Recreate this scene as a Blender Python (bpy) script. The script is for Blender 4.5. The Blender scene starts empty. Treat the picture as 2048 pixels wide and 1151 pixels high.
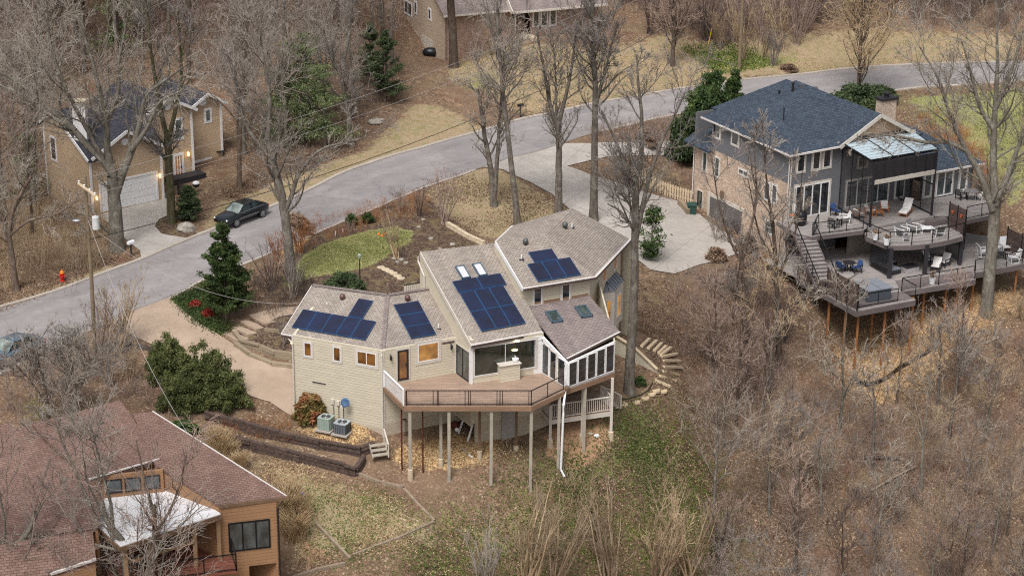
import bpy, bmesh, math, random
import numpy as np
from mathutils import Vector

# ------------------------------------------------------------------ camera, sky, sun, exposure
sc = bpy.context.scene
col = sc.collection
FPX, PITCH, ROLL, CAMH = 3982.0, math.radians(20.8), 0.011, 50.5
cd = bpy.data.cameras.new("camera")
cam = bpy.data.objects.new("camera", cd)
col.objects.link(cam)
cd.sensor_width = 36.0
cd.lens = 36.0 * FPX / 2048.0
cd.clip_start = 1.0
cd.clip_end = 3000.0
_r0 = np.array([1.0, 0, 0]); _f0 = np.array([0, math.cos(PITCH), -math.sin(PITCH)]); _u0 = np.array([0, math.sin(PITCH), math.cos(PITCH)])
CR = math.cos(ROLL) * _r0 + math.sin(ROLL) * _u0
CU = -math.sin(ROLL) * _r0 + math.cos(ROLL) * _u0
CO = np.array([0, 0, CAMH])
from mathutils import Matrix
cam.matrix_world = Matrix(((CR[0], CU[0], -_f0[0], 0), (CR[1], CU[1], -_f0[1], 0), (CR[2], CU[2], -_f0[2], CAMH), (0, 0, 0, 1)))
sc.camera = cam

world = bpy.data.worlds.new("World")
sc.world = world
world.use_nodes = True
wn = world.node_tree
sky = wn.nodes.new("ShaderNodeTexSky")
sky.sky_type = 'NISHITA'
sky.sun_disc = False
sky.sun_elevation = math.radians(58)
sky.sun_rotation = math.radians(200)
sky.air_density = 1.0
sky.dust_density = 4.0
sky.ozone_density = 0.6
hs = wn.nodes.new("ShaderNodeHueSaturation")
hs.inputs["Saturation"].default_value = 0.35
wn.links.new(sky.outputs[0], hs.inputs["Color"])
wn.links.new(hs.outputs[0], wn.nodes["Background"].inputs[0])
wn.nodes["Background"].inputs[1].default_value = 0.125
sl = bpy.data.lights.new("sun", 'SUN')
sl.energy = 2.1
sl.angle = math.radians(22)
sl.color = (1.0, 0.99, 0.985)
so = bpy.data.objects.new("sun", sl)
col.objects.link(so)
# light comes from behind and left of the camera
_el, _az = math.radians(58), math.radians(200)
_d = Vector((math.sin(_az) * math.cos(_el), math.cos(_az) * math.cos(_el), math.sin(_el)))
so.rotation_euler = _d.to_track_quat('Z', 'Y').to_euler()
sc.view_settings.view_transform = 'Standard'
sc.view_settings.look = 'None'
sc.view_settings.gamma = 1.0
sc.view_settings.exposure = 0.22
sc.render.engine = 'CYCLES'
sc.cycles.max_bounces = 5
sc.cycles.use_denoising = False
sc.cycles.use_adaptive_sampling = False
sc.cycles.filter_width = 1.15
sc.cycles.sample_clamp_indirect = 4.0
sc.cycles.transparent_max_bounces = 8

# ------------------------------------------------------------------ pixel of the photo -> point of the place
def ray(px, py):
    return (px - 1024) * CR - (py - 575.5) * CU + FPX * _f0
def P(px, py, z=0.0):
    d = ray(px, py)
    return CO + d * (z - CAMH) / d[2]
def PY(px, py, Y):
    d = ray(px, py)
    return CO + d * (Y / d[1])
def hitp(px, py, p0, n):
    d = ray(px, py)
    return CO + d * float(np.dot(p0 - CO, n) / np.dot(d, n))
def unit(v):
    v = np.asarray(v, float)
    return v / max(1e-9, np.linalg.norm(v))

# ------------------------------------------------------------------ terrain
CTRL = [
 (0,600,-1.3),(0,720,-1.5),(120,640,-1.2),(290,600,-0.8),(400,490,-0.2),(500,450,0.1),(600,395,0.3),(800,330,0.7),(1000,275,1.1),(1300,205,1.7),(1500,170,2.0),(1800,150,2.3),(2048,150,2.6),
 (330,395,0.4),(200,430,0.3),(60,450,0.0),(0,300,1.5),(130,330,0.6),(440,310,0.9),(560,330,0.9),(300,60,5),(0,0,7),(600,150,3.5),(600,0,7),(700,250,1.5),
 (900,130,2.2),(850,110,1.6),(1100,95,3.3),(1200,120,2.6),(1500,100,3),(1800,80,3.6),(2040,30,5.5),(1000,0,4.5),(1063,71,3.55),(1193,59,3.55),(1130,66,3.55),(1000,78,3.0),(1500,0,6.5),(1350,60,4.0),(2048,90,3.4),(1600,45,4.6),
 (700,490,0.4),(600,520,0.2),(830,400,0.4),(900,430,0.1),(1000,380,0.2),(1100,370,-0.2),(1100,300,0.6),(1200,300,0.7),(1250,420,-1.0),(1350,480,-2.2),(1400,520,-2.6),(1400,440,-2.4),(1300,340,-0.6),(1480,480,-2.6),(1330,400,-1.6),
 (1950,230,0.9),(1850,200,1.6),(2040,300,0.6),(2040,420,-0.6),(1700,330,-1),(1900,420,-2),(1960,500,-3.2),(2048,520,-4),
 (1040,440,-0.5),(1140,560,-1.2),(1280,560,-2.2),(1290,690,-2.7),(1345,760,-3.6),(1260,785,-3.8),(1400,640,-4),(1500,620,-4),(1540,560,-3.2),(1620,640,-4.6),
 (1700,720,-7.4),(1820,680,-6.6),(1770,722,-7.3),(1900,700,-7),(2040,640,-5.6),(2048,800,-9.5),(1640,700,-6.4),
 (1400,800,-6.2),(1400,900,-8.4),(1310,830,-4.8),(1200,1000,-7.5),(1120,948,-5.55),(1170,908,-5.06),(1060,985,-6.0),(819,962,-5.18),(983,966,-5.4),(898,965,-5.28),(1223,865,-4.2),(940,880,-4.1),(850,885,-3.9),(1050,880,-4.4),(765,880,-3.6),(600,830,-3.0),(650,850,-3.1),(730,880,-3.5),
 (600,915,-4.2),(690,950,-4.9),(500,890,-4.0),(430,850,-3.2),(600,1000,-5.2),(720,1000,-5.3),(850,1060,-6.3),(640,1140,-6.8),(750,1130,-6.8),(1000,1140,-9.5),(1300,1140,-12.5),(1600,1140,-15),(2048,1140,-16),(1800,950,-11.5),(1600,850,-9.2),(1500,1000,-11.5),
 (150,830,-2.5),(50,800,-2.2),(300,760,-2.3),(400,820,-2.8),(540,790,-2.6),(450,700,-1.7),(330,640,-0.9),(380,690,-1.4),
 (520,690,-1.2),(590,630,-0.3),(480,600,-0.5),(420,590,-0.8),(680,590,0.0),(840,580,0.0),
 (300,1000,-4.5),(0,1000,-4.0),(0,1151,-5.5),(500,1151,-6.8),(100,720,-1.9),
]
_C = np.array([list(P(a, b, c)[:2]) + [c] for a, b, c in CTRL])
def _phi(r2):
    return np.where(r2 > 1e-9, 0.5 * r2 * np.log(r2 + 1e-12), 0.0)
_d2 = ((_C[:, None, :2] - _C[None, :, :2]) / 50.0) ** 2
_K = _phi(_d2.sum(-1)) + np.eye(len(_C)) * 2e-4
_Q = np.c_[np.ones(len(_C)), _C[:, :2] / 50.0]
_A = np.block([[_K, _Q], [_Q.T, np.zeros((3, 3))]])
_W = np.linalg.solve(_A, np.r_[_C[:, 2], 0, 0, 0])
def hraw(x, y):
    x = np.asarray(x, float).ravel(); y = np.asarray(y, float).ravel()
    out = np.empty(len(x))
    for i in range(0, len(x), 20000):
        X, Y = x[i:i + 20000] / 50.0, y[i:i + 20000] / 50.0
        d2 = (X[:, None] - _C[None, :, 0] / 50.0) ** 2 + (Y[:, None] - _C[None, :, 1] / 50.0) ** 2
        out[i:i + 20000] = _phi(d2) @ _W[:-3] + _W[-3] + _W[-2] * X + _W[-1] * Y
    return out
# height grid, 1 m, so that the ground and everything laid on it share one surface
GX0, GX1, GY0, GY1, GS = -110, 130, 40, 420, 1.0
_gx = np.arange(GX0, GX1 + .1, GS); _gy = np.arange(GY0, GY1 + .1, GS)
_XX, _YY = np.meshgrid(_gx, _gy)
_ZZ = hraw(_XX, _YY).reshape(_XX.shape)
_ZZ = np.clip(_ZZ, -22, 24)
_rng = np.random.RandomState(4)
_nz = _rng.randn(*_ZZ.shape) * 0.05
_nz[1:-1, 1:-1] = (_nz[1:-1, 1:-1] + _nz[:-2, 1:-1] + _nz[2:, 1:-1] + _nz[1:-1, :-2] + _nz[1:-1, 2:]) / 5
_ZZ = _ZZ + _nz
def hgt(x, y):
    x = np.clip(np.asarray(x, float), GX0, GX1 - .001); y = np.clip(np.asarray(y, float), GY0, GY1 - .001)
    fx = (x - GX0) / GS; fy = (y - GY0) / GS
    i = fx.astype(int); j = fy.astype(int); fx = fx - i; fy = fy - j
    a = _ZZ[j, i]; b = _ZZ[j, i + 1]; c = _ZZ[j + 1, i + 1]; d = _ZZ[j + 1, i]
    # triangles (a,b,c) and (a,c,d)
    lo = a + (b - a) * fx + (c - b) * fy
    up = a + (d - a) * fy + (c - d) * fx
    return np.where(fx >= fy, lo, up)
def G(px, py):
    """point of the ground seen at a pixel"""
    d = ray(px, py); d = d / d[1]
    ys = np.arange(60, 400, 0.5)
    pts = CO + d * ys[:, None]
    below = pts[:, 2] < hgt(pts[:, 0], pts[:, 1])
    k = int(np.argmax(below)) if below.any() else len(ys) - 1
    a, b = ys[max(k - 1, 0)], ys[k]
    for _ in range(12):
        m = (a + b) / 2; p = CO + d * m
        if p[2] < hgt(p[0], p[1]): b = m
        else: a = m
    p = CO + d * b
    return np.array([p[0], p[1], float(hgt(p[0], p[1]))])

# ------------------------------------------------------------------ object helpers
def tag(o, label=None, cat=None, group=None, kind=None):
    if label: o["label"] = label
    if cat: o["category"] = cat
    if group: o["group"] = group
    if kind: o["kind"] = kind
    return o
def thing(name, loc, label=None, cat=None, group=None, rz=0.0):
    o = bpy.data.objects.new(name, None)
    o.empty_display_size = 0.3
    col.objects.link(o)
    o.location = [float(v) for v in loc]
    o.rotation_euler = (0, 0, rz)
    return tag(o, label, cat, group)
def copy_thing(root, loc, rz=None, scale=None, label=None, group=None):
    r = root.copy(); col.objects.link(r)
    r.location = [float(v) for v in loc]
    if rz is not None: r.rotation_euler = (0, 0, rz)
    if scale is not None: r.scale = (scale, scale, scale) if np.isscalar(scale) else scale
    if label: r["label"] = label
    if group: r["group"] = group
    for ch in list(root.children):
        c = ch.copy(); col.objects.link(c); c.parent = r
        for g in ch.children:
            d = g.copy(); col.objects.link(d); d.parent = c
    return r
def origin_of(o):
    v = np.zeros(3)
    while o is not None:
        v = v + np.array(o.location); o = o.parent
    return v
def mesh_from(name, V, F, mat, uv=True, smooth=False):
    me = bpy.data.meshes.new(name)
    V = np.asarray(V, float)
    me.from_pydata(V.tolist(), [], F)
    for m in (mat if isinstance(mat, (list, tuple)) else [mat]): me.materials.append(m)
    if uv and len(me.polygons):
        n = len(me.loops)
        vi = np.empty(n, int); me.loops.foreach_get("vertex_index", vi)
        npoly = len(me.polygons)
        ls = np.empty(npoly, int); lt = np.empty(npoly, int); me.polygons.foreach_get("loop_start", ls); me.polygons.foreach_get("loop_total", lt)
        nr = np.empty(npoly * 3); me.polygons.foreach_get("normal", nr); nr = nr.reshape(-1, 3)
        pid = np.repeat(np.arange(npoly), lt)
        nn = nr[pid]
        u = np.c_[-nn[:, 1], nn[:, 0], np.zeros(n)]
        L = np.linalg.norm(u, axis=1); flat = L < 0.02
        u[flat] = (1, 0, 0); L[flat] = 1; u /= L[:, None]
        v = np.cross(nn, u)
        co = V[vi]
        uvl = me.uv_layers.new(name="UVMap")
        uvl.data.foreach_set("uv", np.c_[(co * u).sum(1), (co * v).sum(1)].ravel())
    if smooth:
        me.polygons.foreach_set("use_smooth", [True] * len(me.polygons))
    me.update()
    return me
class MB:
    def __init__(s): s.v = []; s.f = []
    def add(s, V, F):
        n = len(s.v); s.v.extend([tuple(float(c) for c in p) for p in V]); s.f.extend([tuple(i + n for i in f) for f in F]); return s
    def poly(s, pts):
        return s.add(pts, [tuple(range(len(pts)))])
    def prism(s, pts, off):
        """closed solid: polygon pts swept by the vector off"""
        pts = [np.asarray(p, float) for p in pts]; off = np.asarray(off, float); n = len(pts)
        nrm = np.zeros(3)
        for i in range(n): nrm += np.cross(pts[i], pts[(i + 1) % n])
        if np.dot(nrm, off) > 0: pts = pts[::-1]
        V = pts + [p + off for p in pts]
        F = [tuple(range(n)), tuple(range(2 * n - 1, n - 1, -1))] + [(i, n + i, n + (i + 1) % n, (i + 1) % n) for i in range(n)]
        F = [F[0], F[1]] + [tuple(reversed(f)) for f in F[2:]]
        # orientation checked by bmesh at build
        return s.add(V, F)
    def box(s, c, ax, ay, az):
        """box with centre c and half-extent vectors"""
        c, ax, ay, az = [np.asarray(q, float) for q in (c, ax, ay, az)]
        V = [c + i * ax + j * ay + k * az for k in (-1, 1) for j in (-1, 1) for i in (-1, 1)]
        F = [(0, 2, 3, 1), (4, 5, 7, 6), (0, 1, 5, 4), (2, 6, 7, 3), (0, 4, 6, 2), (1, 3, 7, 5)]
        if np.dot(np.cross(ax, ay), az) < 0: F = [tuple(reversed(f)) for f in F]
        return s.add(V, F)
    def bx(s, x0, x1, y0, y1, z0, z1):
        return s.box(((x0 + x1) / 2, (y0 + y1) / 2, (z0 + z1) / 2), ((x1 - x0) / 2, 0, 0), (0, (y1 - y0) / 2, 0), (0, 0, (z1 - z0) / 2))
    def beam(s, a, b, w, h, up=(0, 0, 1)):
        """rectangular bar from a to b, width w, height h"""
        a = np.asarray(a, float); b = np.asarray(b, float); d = b - a
        side = np.cross(d, up)
        if np.linalg.norm(side) < 1e-6: side = np.cross(d, (0, 1, 0.0))
        side = unit(side); u2 = unit(np.cross(side, d))
        return s.box((a + b) / 2, d / 2, side * w / 2, u2 * h / 2)
    def tube(s, pts, r, n=8, cap=True):
        pts = [np.asarray(p, float) for p in pts]; rr = r if isinstance(r, (list, tuple, np.ndarray)) else [r] * len(pts)
        V = []; F = []
        for i, p in enumerate(pts):
            t = unit(pts[min(i + 1, len(pts) - 1)] - pts[max(i - 1, 0)])
            ref = np.array([0, 0, 1.0]) if abs(t[2]) < .9 else np.array([1.0, 0, 0])
            a = unit(np.cross(t, ref)); b = np.cross(t, a)
            V += [p + rr[i] * (math.cos(2 * math.pi * k / n) * a + math.sin(2 * math.pi * k / n) * b) for k in range(n)]
        for i in range(len(pts) - 1):
            for k in range(n):
                q = (k + 1) % n
                F.append((i * n + k, i * n + q, (i + 1) * n + q, (i + 1) * n + k))
        if cap: F += [tuple(reversed(range(n))), tuple(range((len(pts) - 1) * n, len(pts) * n))]
        return s.add(V, F)
    def lathe(s, c, prof, n=16, ax=(0, 0, 1)):
        c = np.asarray(c, float); ax = unit(ax)
        a = unit(np.cross(ax, (0, 0, 1) if abs(ax[2]) < .9 else (1, 0, 0))); b = np.cross(ax, a)
        V = []; F = []
        for r, h in prof:
            V += [c + ax * h + max(r, .0005) * (math.cos(2 * math.pi * k / n) * a + math.sin(2 * math.pi * k / n) * b) for k in range(n)]
        for i in range(len(prof) - 1):
            for k in range(n):
                q = (k + 1) % n
                F.append((i * n + k, i * n + q, (i + 1) * n + q, (i + 1) * n + k))
        F += [tuple(reversed(range(n))), tuple(range((len(prof) - 1) * n, len(prof) * n))]
        return s.add(V, F)
    def blob(s, c, rx, ry, rz, seed=0, n=12, m=8, j=0.12):
        rg = random.Random(seed); V = []; F = []
        c = np.asarray(c, float)
        for i in range(m + 1):
            th = math.pi * i / m
            for k in range(n):
                ph = 2 * math.pi * k / n; q = 1 + rg.uniform(-j, j)
                V.append(c + np.array([rx * q * math.sin(th) * math.cos(ph), ry * q * math.sin(th) * math.sin(ph), rz * q * math.cos(th)]))
        for i in range(m):
            for k in range(n):
                q = (k + 1) % n
                F.append((i * n + k, (i + 1) * n + k, (i + 1) * n + q, i * n + q))
        return s.add(V, F)
    def build(s, name, mat, parent=None, smooth=False, fix=True, bevel=0.0):
        V = np.array(s.v, float)
        if parent is not None: V = V - origin_of(parent)
        me = mesh_from(name, V, s.f, mat, uv=not fix, smooth=False)
        if fix:
            bm = bmesh.new(); bm.from_mesh(me)
            bmesh.ops.recalc_face_normals(bm, faces=bm.faces)
            V2 = np.array([v.co[:] for v in bm.verts]); F2 = [tuple(v.index for v in f.verts) for f in bm.faces]
            bm.free(); bpy.data.meshes.remove(me)
            me = mesh_from(name, V2, F2, mat, uv=True, smooth=smooth)
        o = bpy.data.objects.new(name, me)
        col.objects.link(o)
        if parent is not None: o.parent = parent
        if bevel:
            bv = o.modifiers.new("bevel", 'BEVEL'); bv.width = bevel; bv.segments = 2; bv.limit_method = 'ANGLE'
        return o
# ------------------------------------------------------------------ materials
MAT = {}
def srgb(r, g, b):
    f = lambda c: (c / 255 / 12.92) if c / 255 <= .04045 else ((c / 255 + .055) / 1.055) ** 2.4
    l = .3 * r + .59 * g + .11 * b; k = .94; r, g, b = [l + (c - l) * k for c in (r, g, b)]
    return (f(r), f(g), f(b), 1.0)
class NT:
    def __init__(s, name):
        s.m = bpy.data.materials.new(name); s.m.use_nodes = True
        s.t = s.m.node_tree; s.n = s.t.nodes; s.b = s.n["Principled BSDF"]; s.out = s.n["Material Output"]
        MAT[name] = s.m
    def node(s, typ, **kw):
        n = s.n.new(typ)
        for k, v in kw.items():
            if k.startswith('i_'):
                key = k[2:].replace('_', ' ')
                n.inputs[key].default_value = v
            else: setattr(n, k, v)
        return n
    def link(s, a, b): s.t.links.new(a, b)
    def coord(s, kind, scale=(1, 1, 1), rot=(0, 0, 0)):
        if kind == 'pos':
            o = s.node('ShaderNodeNewGeometry').outputs['Position']
        else:
            o = s.node('ShaderNodeTexCoord').outputs[kind]
        mp = s.node('ShaderNodeMapping'); mp.inputs['Scale'].default_value = scale; mp.inputs['Rotation'].default_value = rot
        s.link(o, mp.inputs['Vector']); return mp.outputs[0]
    def noise(s, vec, scale, detail=4, rough=.55, dist=0.0):
        n = s.node('ShaderNodeTexNoise'); n.inputs['Scale'].default_value = scale; n.inputs['Detail'].default_value = detail
        n.inputs['Roughness'].default_value = rough; n.inputs['Distortion'].default_value = dist
        s.link(vec, n.inputs['Vector']); return n
    def ramp(s, fac, stops, interp='LINEAR'):
        r = s.node('ShaderNodeValToRGB'); r.color_ramp.interpolation = interp
        e = r.color_ramp.elements
        while len(e) < len(stops): e.new(.5)
        for k, (p, c) in enumerate(stops):
            e[k].position = p; e[k].color = c if len(c) == 4 else (*c, 1)
        s.link(fac, r.inputs[0]); return r.outputs[0]
    def mix(s, fac, a, b, mode='MIX'):
        m = s.node('ShaderNodeMix', data_type='RGBA', blend_type=mode)
        for sock, v in ((m.inputs[0], fac), (m.inputs[6], a), (m.inputs[7], b)):
            if hasattr(v, 'is_output'): s.link(v, sock)
            else: sock.default_value = v
        return m.outputs[2]
    def math(s, op, a, b=0.0, clamp=False):
        m = s.node('ShaderNodeMath', operation=op); m.use_clamp = clamp
        for sock, v in ((m.inputs[0], a), (m.inputs[1], b)):
            if hasattr(v, 'is_output'): s.link(v, sock)
            else: sock.default_value = v
        return m.outputs[0]
    def attr(s, name):
        return s.node('ShaderNodeAttribute', attribute_name=name).outputs['Fac']
    def bump(s, h, strength=.5, dist=.02):
        b = s.node('ShaderNodeBump'); b.inputs['Strength'].default_value = strength; b.inputs['Distance'].default_value = dist
        s.link(h, b.inputs['Height']); s.link(b.outputs[0], s.b.inputs['Normal'])
    def col(s, v):
        if hasattr(v, 'is_output'): s.link(v, s.b.inputs['Base Color'])
        else: s.b.inputs['Base Color'].default_value = v
    def rough(s, v): s.b.inputs['Roughness'].default_value = v
    def spec(s, v): s.b.inputs['Specular IOR Level'].default_value = v
def simple(name, c, rough=.6, metal=0.0, var=.15, nscale=3.0, spec=.4, bump=0.0):
    t = NT(name); v = t.coord('pos')
    n = t.noise(v, nscale, 5).outputs['Fac']
    c0 = tuple(x * (1 - var) for x in c[:3]) + (1,); c1 = tuple(min(1, x * (1 + var)) for x in c[:3]) + (1,)
    t.col(t.ramp(n, [(.3, c0), (.7, c1)])); t.rough(rough); t.b.inputs['Metallic'].default_value = metal; t.spec(spec)
    if bump: t.bump(t.noise(v, nscale * 8, 3).outputs['Fac'], bump, .01)
    return t.m
def siding(name, c, pitch=.16, var=.08, dark=.62):
    """horizontal lap boards: a step and a thin dark line every `pitch` metres of height"""
    t = NT(name); pos = t.coord('pos')
    sep = t.node('ShaderNodeSeparateXYZ'); t.link(pos, sep.inputs[0])
    fr = t.math('FRACT', t.math('DIVIDE', sep.outputs[2], pitch))
    n = t.noise(t.coord('pos', (1, 1, 4)), 1.3, 5, .6).outputs['Fac']
    c0 = tuple(x * (1 - var) for x in c[:3]) + (1,); c1 = tuple(min(1, x * (1 + var)) for x in c[:3]) + (1,)
    base = t.ramp(n, [(.3, c0), (.7, c1)])
    row = t.node('ShaderNodeTexWhiteNoise', noise_dimensions='1D'); t.link(t.math('FLOOR', t.math('DIVIDE', sep.outputs[2], pitch)), row.inputs['W'])
    base = t.mix(t.math('MULTIPLY', row.outputs['Value'], .10), base, (c[0] * .6, c[1] * .6, c[2] * .6, 1))
    line = t.ramp(fr, [(0, (dark,) * 3), (.14, (1, 1, 1)), (1, (1, 1, 1))])
    t.col(t.mix(1.0, base, line, 'MULTIPLY')); t.rough(.65); t.spec(.3)
    t.bump(t.ramp(fr, [(0, (1, 1, 1)), (1, (0, 0, 0))]), .6, .02)
    return t.m
def shingle(name, ca, cb, cc, rowh=.16, bw=.3, rough=.9):
    t = NT(name); uv = t.coord('UV')
    b = t.node('ShaderNodeTexBrick'); b.offset = .5; b.squash = 1.0
    b.inputs['Scale'].default_value = 1.0; b.inputs['Brick Width'].default_value = bw; b.inputs['Row Height'].default_value = rowh
    b.inputs['Mortar Size'].default_value = .022; b.inputs['Mortar Smooth'].default_value = .5; b.inputs['Bias'].default_value = -.1
    b.inputs['Color1'].default_value = ca; b.inputs['Color2'].default_value = cb; b.inputs['Mortar'].default_value = cc
    t.link(uv, b.inputs['Vector'])
    big = t.noise(uv, .35, 4, .6).outputs['Fac']
    streak = t.noise(t.coord('UV', (2.0, .25, 1)), .8, 4, .6).outputs['Fac']
    fine = t.noise(uv, 24, 3, .7).outputs['Fac']
    c = t.mix(1.0, b.outputs['Color'], t.ramp(big, [(.25, (.86, .86, .87)), (.75, (1.1, 1.08, 1.06))]), 'MULTIPLY')
    c = t.mix(1.0, c, t.ramp(streak, [(.3, (.85, .85, .86)), (.7, (1.08, 1.08, 1.08))]), 'MULTIPLY')
    c = t.mix(1.0, c, t.ramp(fine, [(.3, (.8, .8, .8)), (.7, (1.18, 1.18, 1.18))]), 'MULTIPLY')
    t.col(c); t.rough(rough); t.spec(.25)
    t.bump(b.outputs['Fac'], -.6, .015)
    return t.m
def glass(name, c=(.02, .022, .025, 1), warm=None, rough=.06):
    """window pane: dark room behind reflective glass; a lit room also gives off light"""
    t = NT(name); v = t.coord('pos')
    n = t.noise(t.coord('pos', (1, 1, .6)), 1.6, 3, .6).outputs['Fac']
    t.col(t.ramp(n, [(.35, (c[0] * .5, c[1] * .5, c[2] * .5, 1)), (.7, (c[0] * 2.2, c[1] * 2.2, c[2] * 2.2, 1))]))
    t.rough(rough); t.spec(.9); t.b.inputs['Coat Weight'].default_value = .5
    if warm:
        t.link(t.ramp(t.noise(v, 1.1, 2, .5).outputs['Fac'], [(.3, (warm[0] * .12, warm[1] * .1, warm[2] * .08, 1)), (.5, (warm[0] * .5, warm[1] * .45, warm[2] * .4, 1)), (.7, warm)]), t.b.inputs['Emission Color'])
        t.b.inputs['Emission Strength'].default_value = .75
    return t.m
def planks(name, ca, cb, w=.14, length=3.2, rough=.75):
    t = NT(name); uv = t.coord('UV')
    b = t.node('ShaderNodeTexBrick'); b.offset = .37
    for k, val in (('Scale', 1.0), ('Brick Width', length), ('Row Height', w), ('Mortar Size', .008), ('Mortar Smooth', .3), ('Color1', ca), ('Color2', cb), ('Mortar', tuple(x * .35 for x in ca[:3]) + (1,))):
        b.inputs[k].default_value = val
    t.link(uv, b.inputs['Vector'])
    n = t.noise(t.coord('UV', (.6, 6, 1)), 1.5, 4).outputs['Fac']
    n2 = t.noise(uv, .6, 4).outputs['Fac']
    c = t.mix(1.0, b.outputs['Color'], t.ramp(n, [(.3, (.82, .82, .82)), (.7, (1.12, 1.12, 1.12))]), 'MULTIPLY')
    c = t.mix(1.0, c, t.ramp(n2, [(.3, (.85, .84, .83)), (.7, (1.08, 1.08, 1.08))]), 'MULTIPLY')
    t.col(c); t.rough(rough); t.bump(b.outputs['Fac'], -.4, .01)
    return t.m
def brick(name, c1, c2, mortar, w=.22, h=.075):
    t = NT(name); uv = t.coord('UV')
    b = t.node('ShaderNodeTexBrick')
    for k, val in (('Scale', 1.0), ('Brick Width', w), ('Row Height', h), ('Mortar Size', .008), ('Color1', c1), ('Color2', c2), ('Mortar', mortar)):
        b.inputs[k].default_value = val
    t.link(uv, b.inputs['Vector'])
    n = t.noise(uv, 1.2, 5, .7).outputs['Fac']
    n2 = t.noise(uv, 5.5, 3, .7).outputs['Fac']
    c = t.mix(1.0, b.outputs['Color'], t.ramp(n, [(.3, (.78, .74, .72)), (.7, (1.2, 1.16, 1.12))]), 'MULTIPLY')
    c = t.mix(1.0, c, t.ramp(n2, [(.35, (.75, .68, .64)), (.65, (1.2, 1.2, 1.2))]), 'MULTIPLY')
    t.col(c); t.rough(.9); t.bump(b.outputs['Fac'], -.4, .01)
    return t.m
def bark(name, ca, cb, cl, rand=.25):
    t = NT(name); v = t.coord('Object', (1, 1, .22))
    n = t.noise(v, 7, 5, .65, .4).outputs['Fac']
    l = t.noise(t.coord('Object'), 1.6, 5, .7).outputs['Fac']
    c = t.ramp(n, [(.35, ca), (.62, cb)])
    c = t.mix(t.ramp(l, [(.5, (0, 0, 0)), (.68, (.8, .8, .8))]), c, cl)
    oi = t.node('ShaderNodeObjectInfo').outputs['Random']
    c = t.mix(1.0, c, t.ramp(oi, [(0, (1 - rand,) * 3), (1, (1 + rand,) * 3)]), 'MULTIPLY')
    t.col(c); t.rough(.95); t.spec(.1); t.bump(n, .8, .04)
    return t.m
def twig(name, ca, cb, rand=.25):
    t = NT(name)
    n = t.noise(t.coord('Object'), .8, 3).outputs['Fac']
    oi = t.node('ShaderNodeObjectInfo').outputs['Random']
    c = t.ramp(n, [(.35, ca), (.65, cb)])
    c = t.mix(1.0, c, t.ramp(oi, [(0, (1 - rand, 1 - rand, 1 - rand * .8)), (1, (1 + rand, 1 + rand * .9, 1 + rand * .8))]), 'MULTIPLY')
    t.col(c); t.rough(.9); t.spec(.1)
    return t.m
def leafmat(name, ca, cb, cc, rand=.15, scale=1.2):
    t = NT(name); v = t.coord('Object')
    n = t.noise(v, scale, 4, .6).outputs['Fac']; n2 = t.noise(v, scale * 9, 2).outputs['Fac']
    c = t.ramp(n, [(.3, ca), (.5, cb), (.7, cc)])
    c = t.mix(1.0, c, t.ramp(n2, [(.3, (.7, .7, .7)), (.7, (1.3, 1.3, 1.25))]), 'MULTIPLY')
    oi = t.node('ShaderNodeObjectInfo').outputs['Random']
    c = t.mix(1.0, c, t.ramp(oi, [(0, (1 - rand,) * 3), (1, (1 + rand,) * 3)]), 'MULTIPLY')
    t.col(c); t.rough(.65); t.spec(.25)
    return t.m

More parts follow.
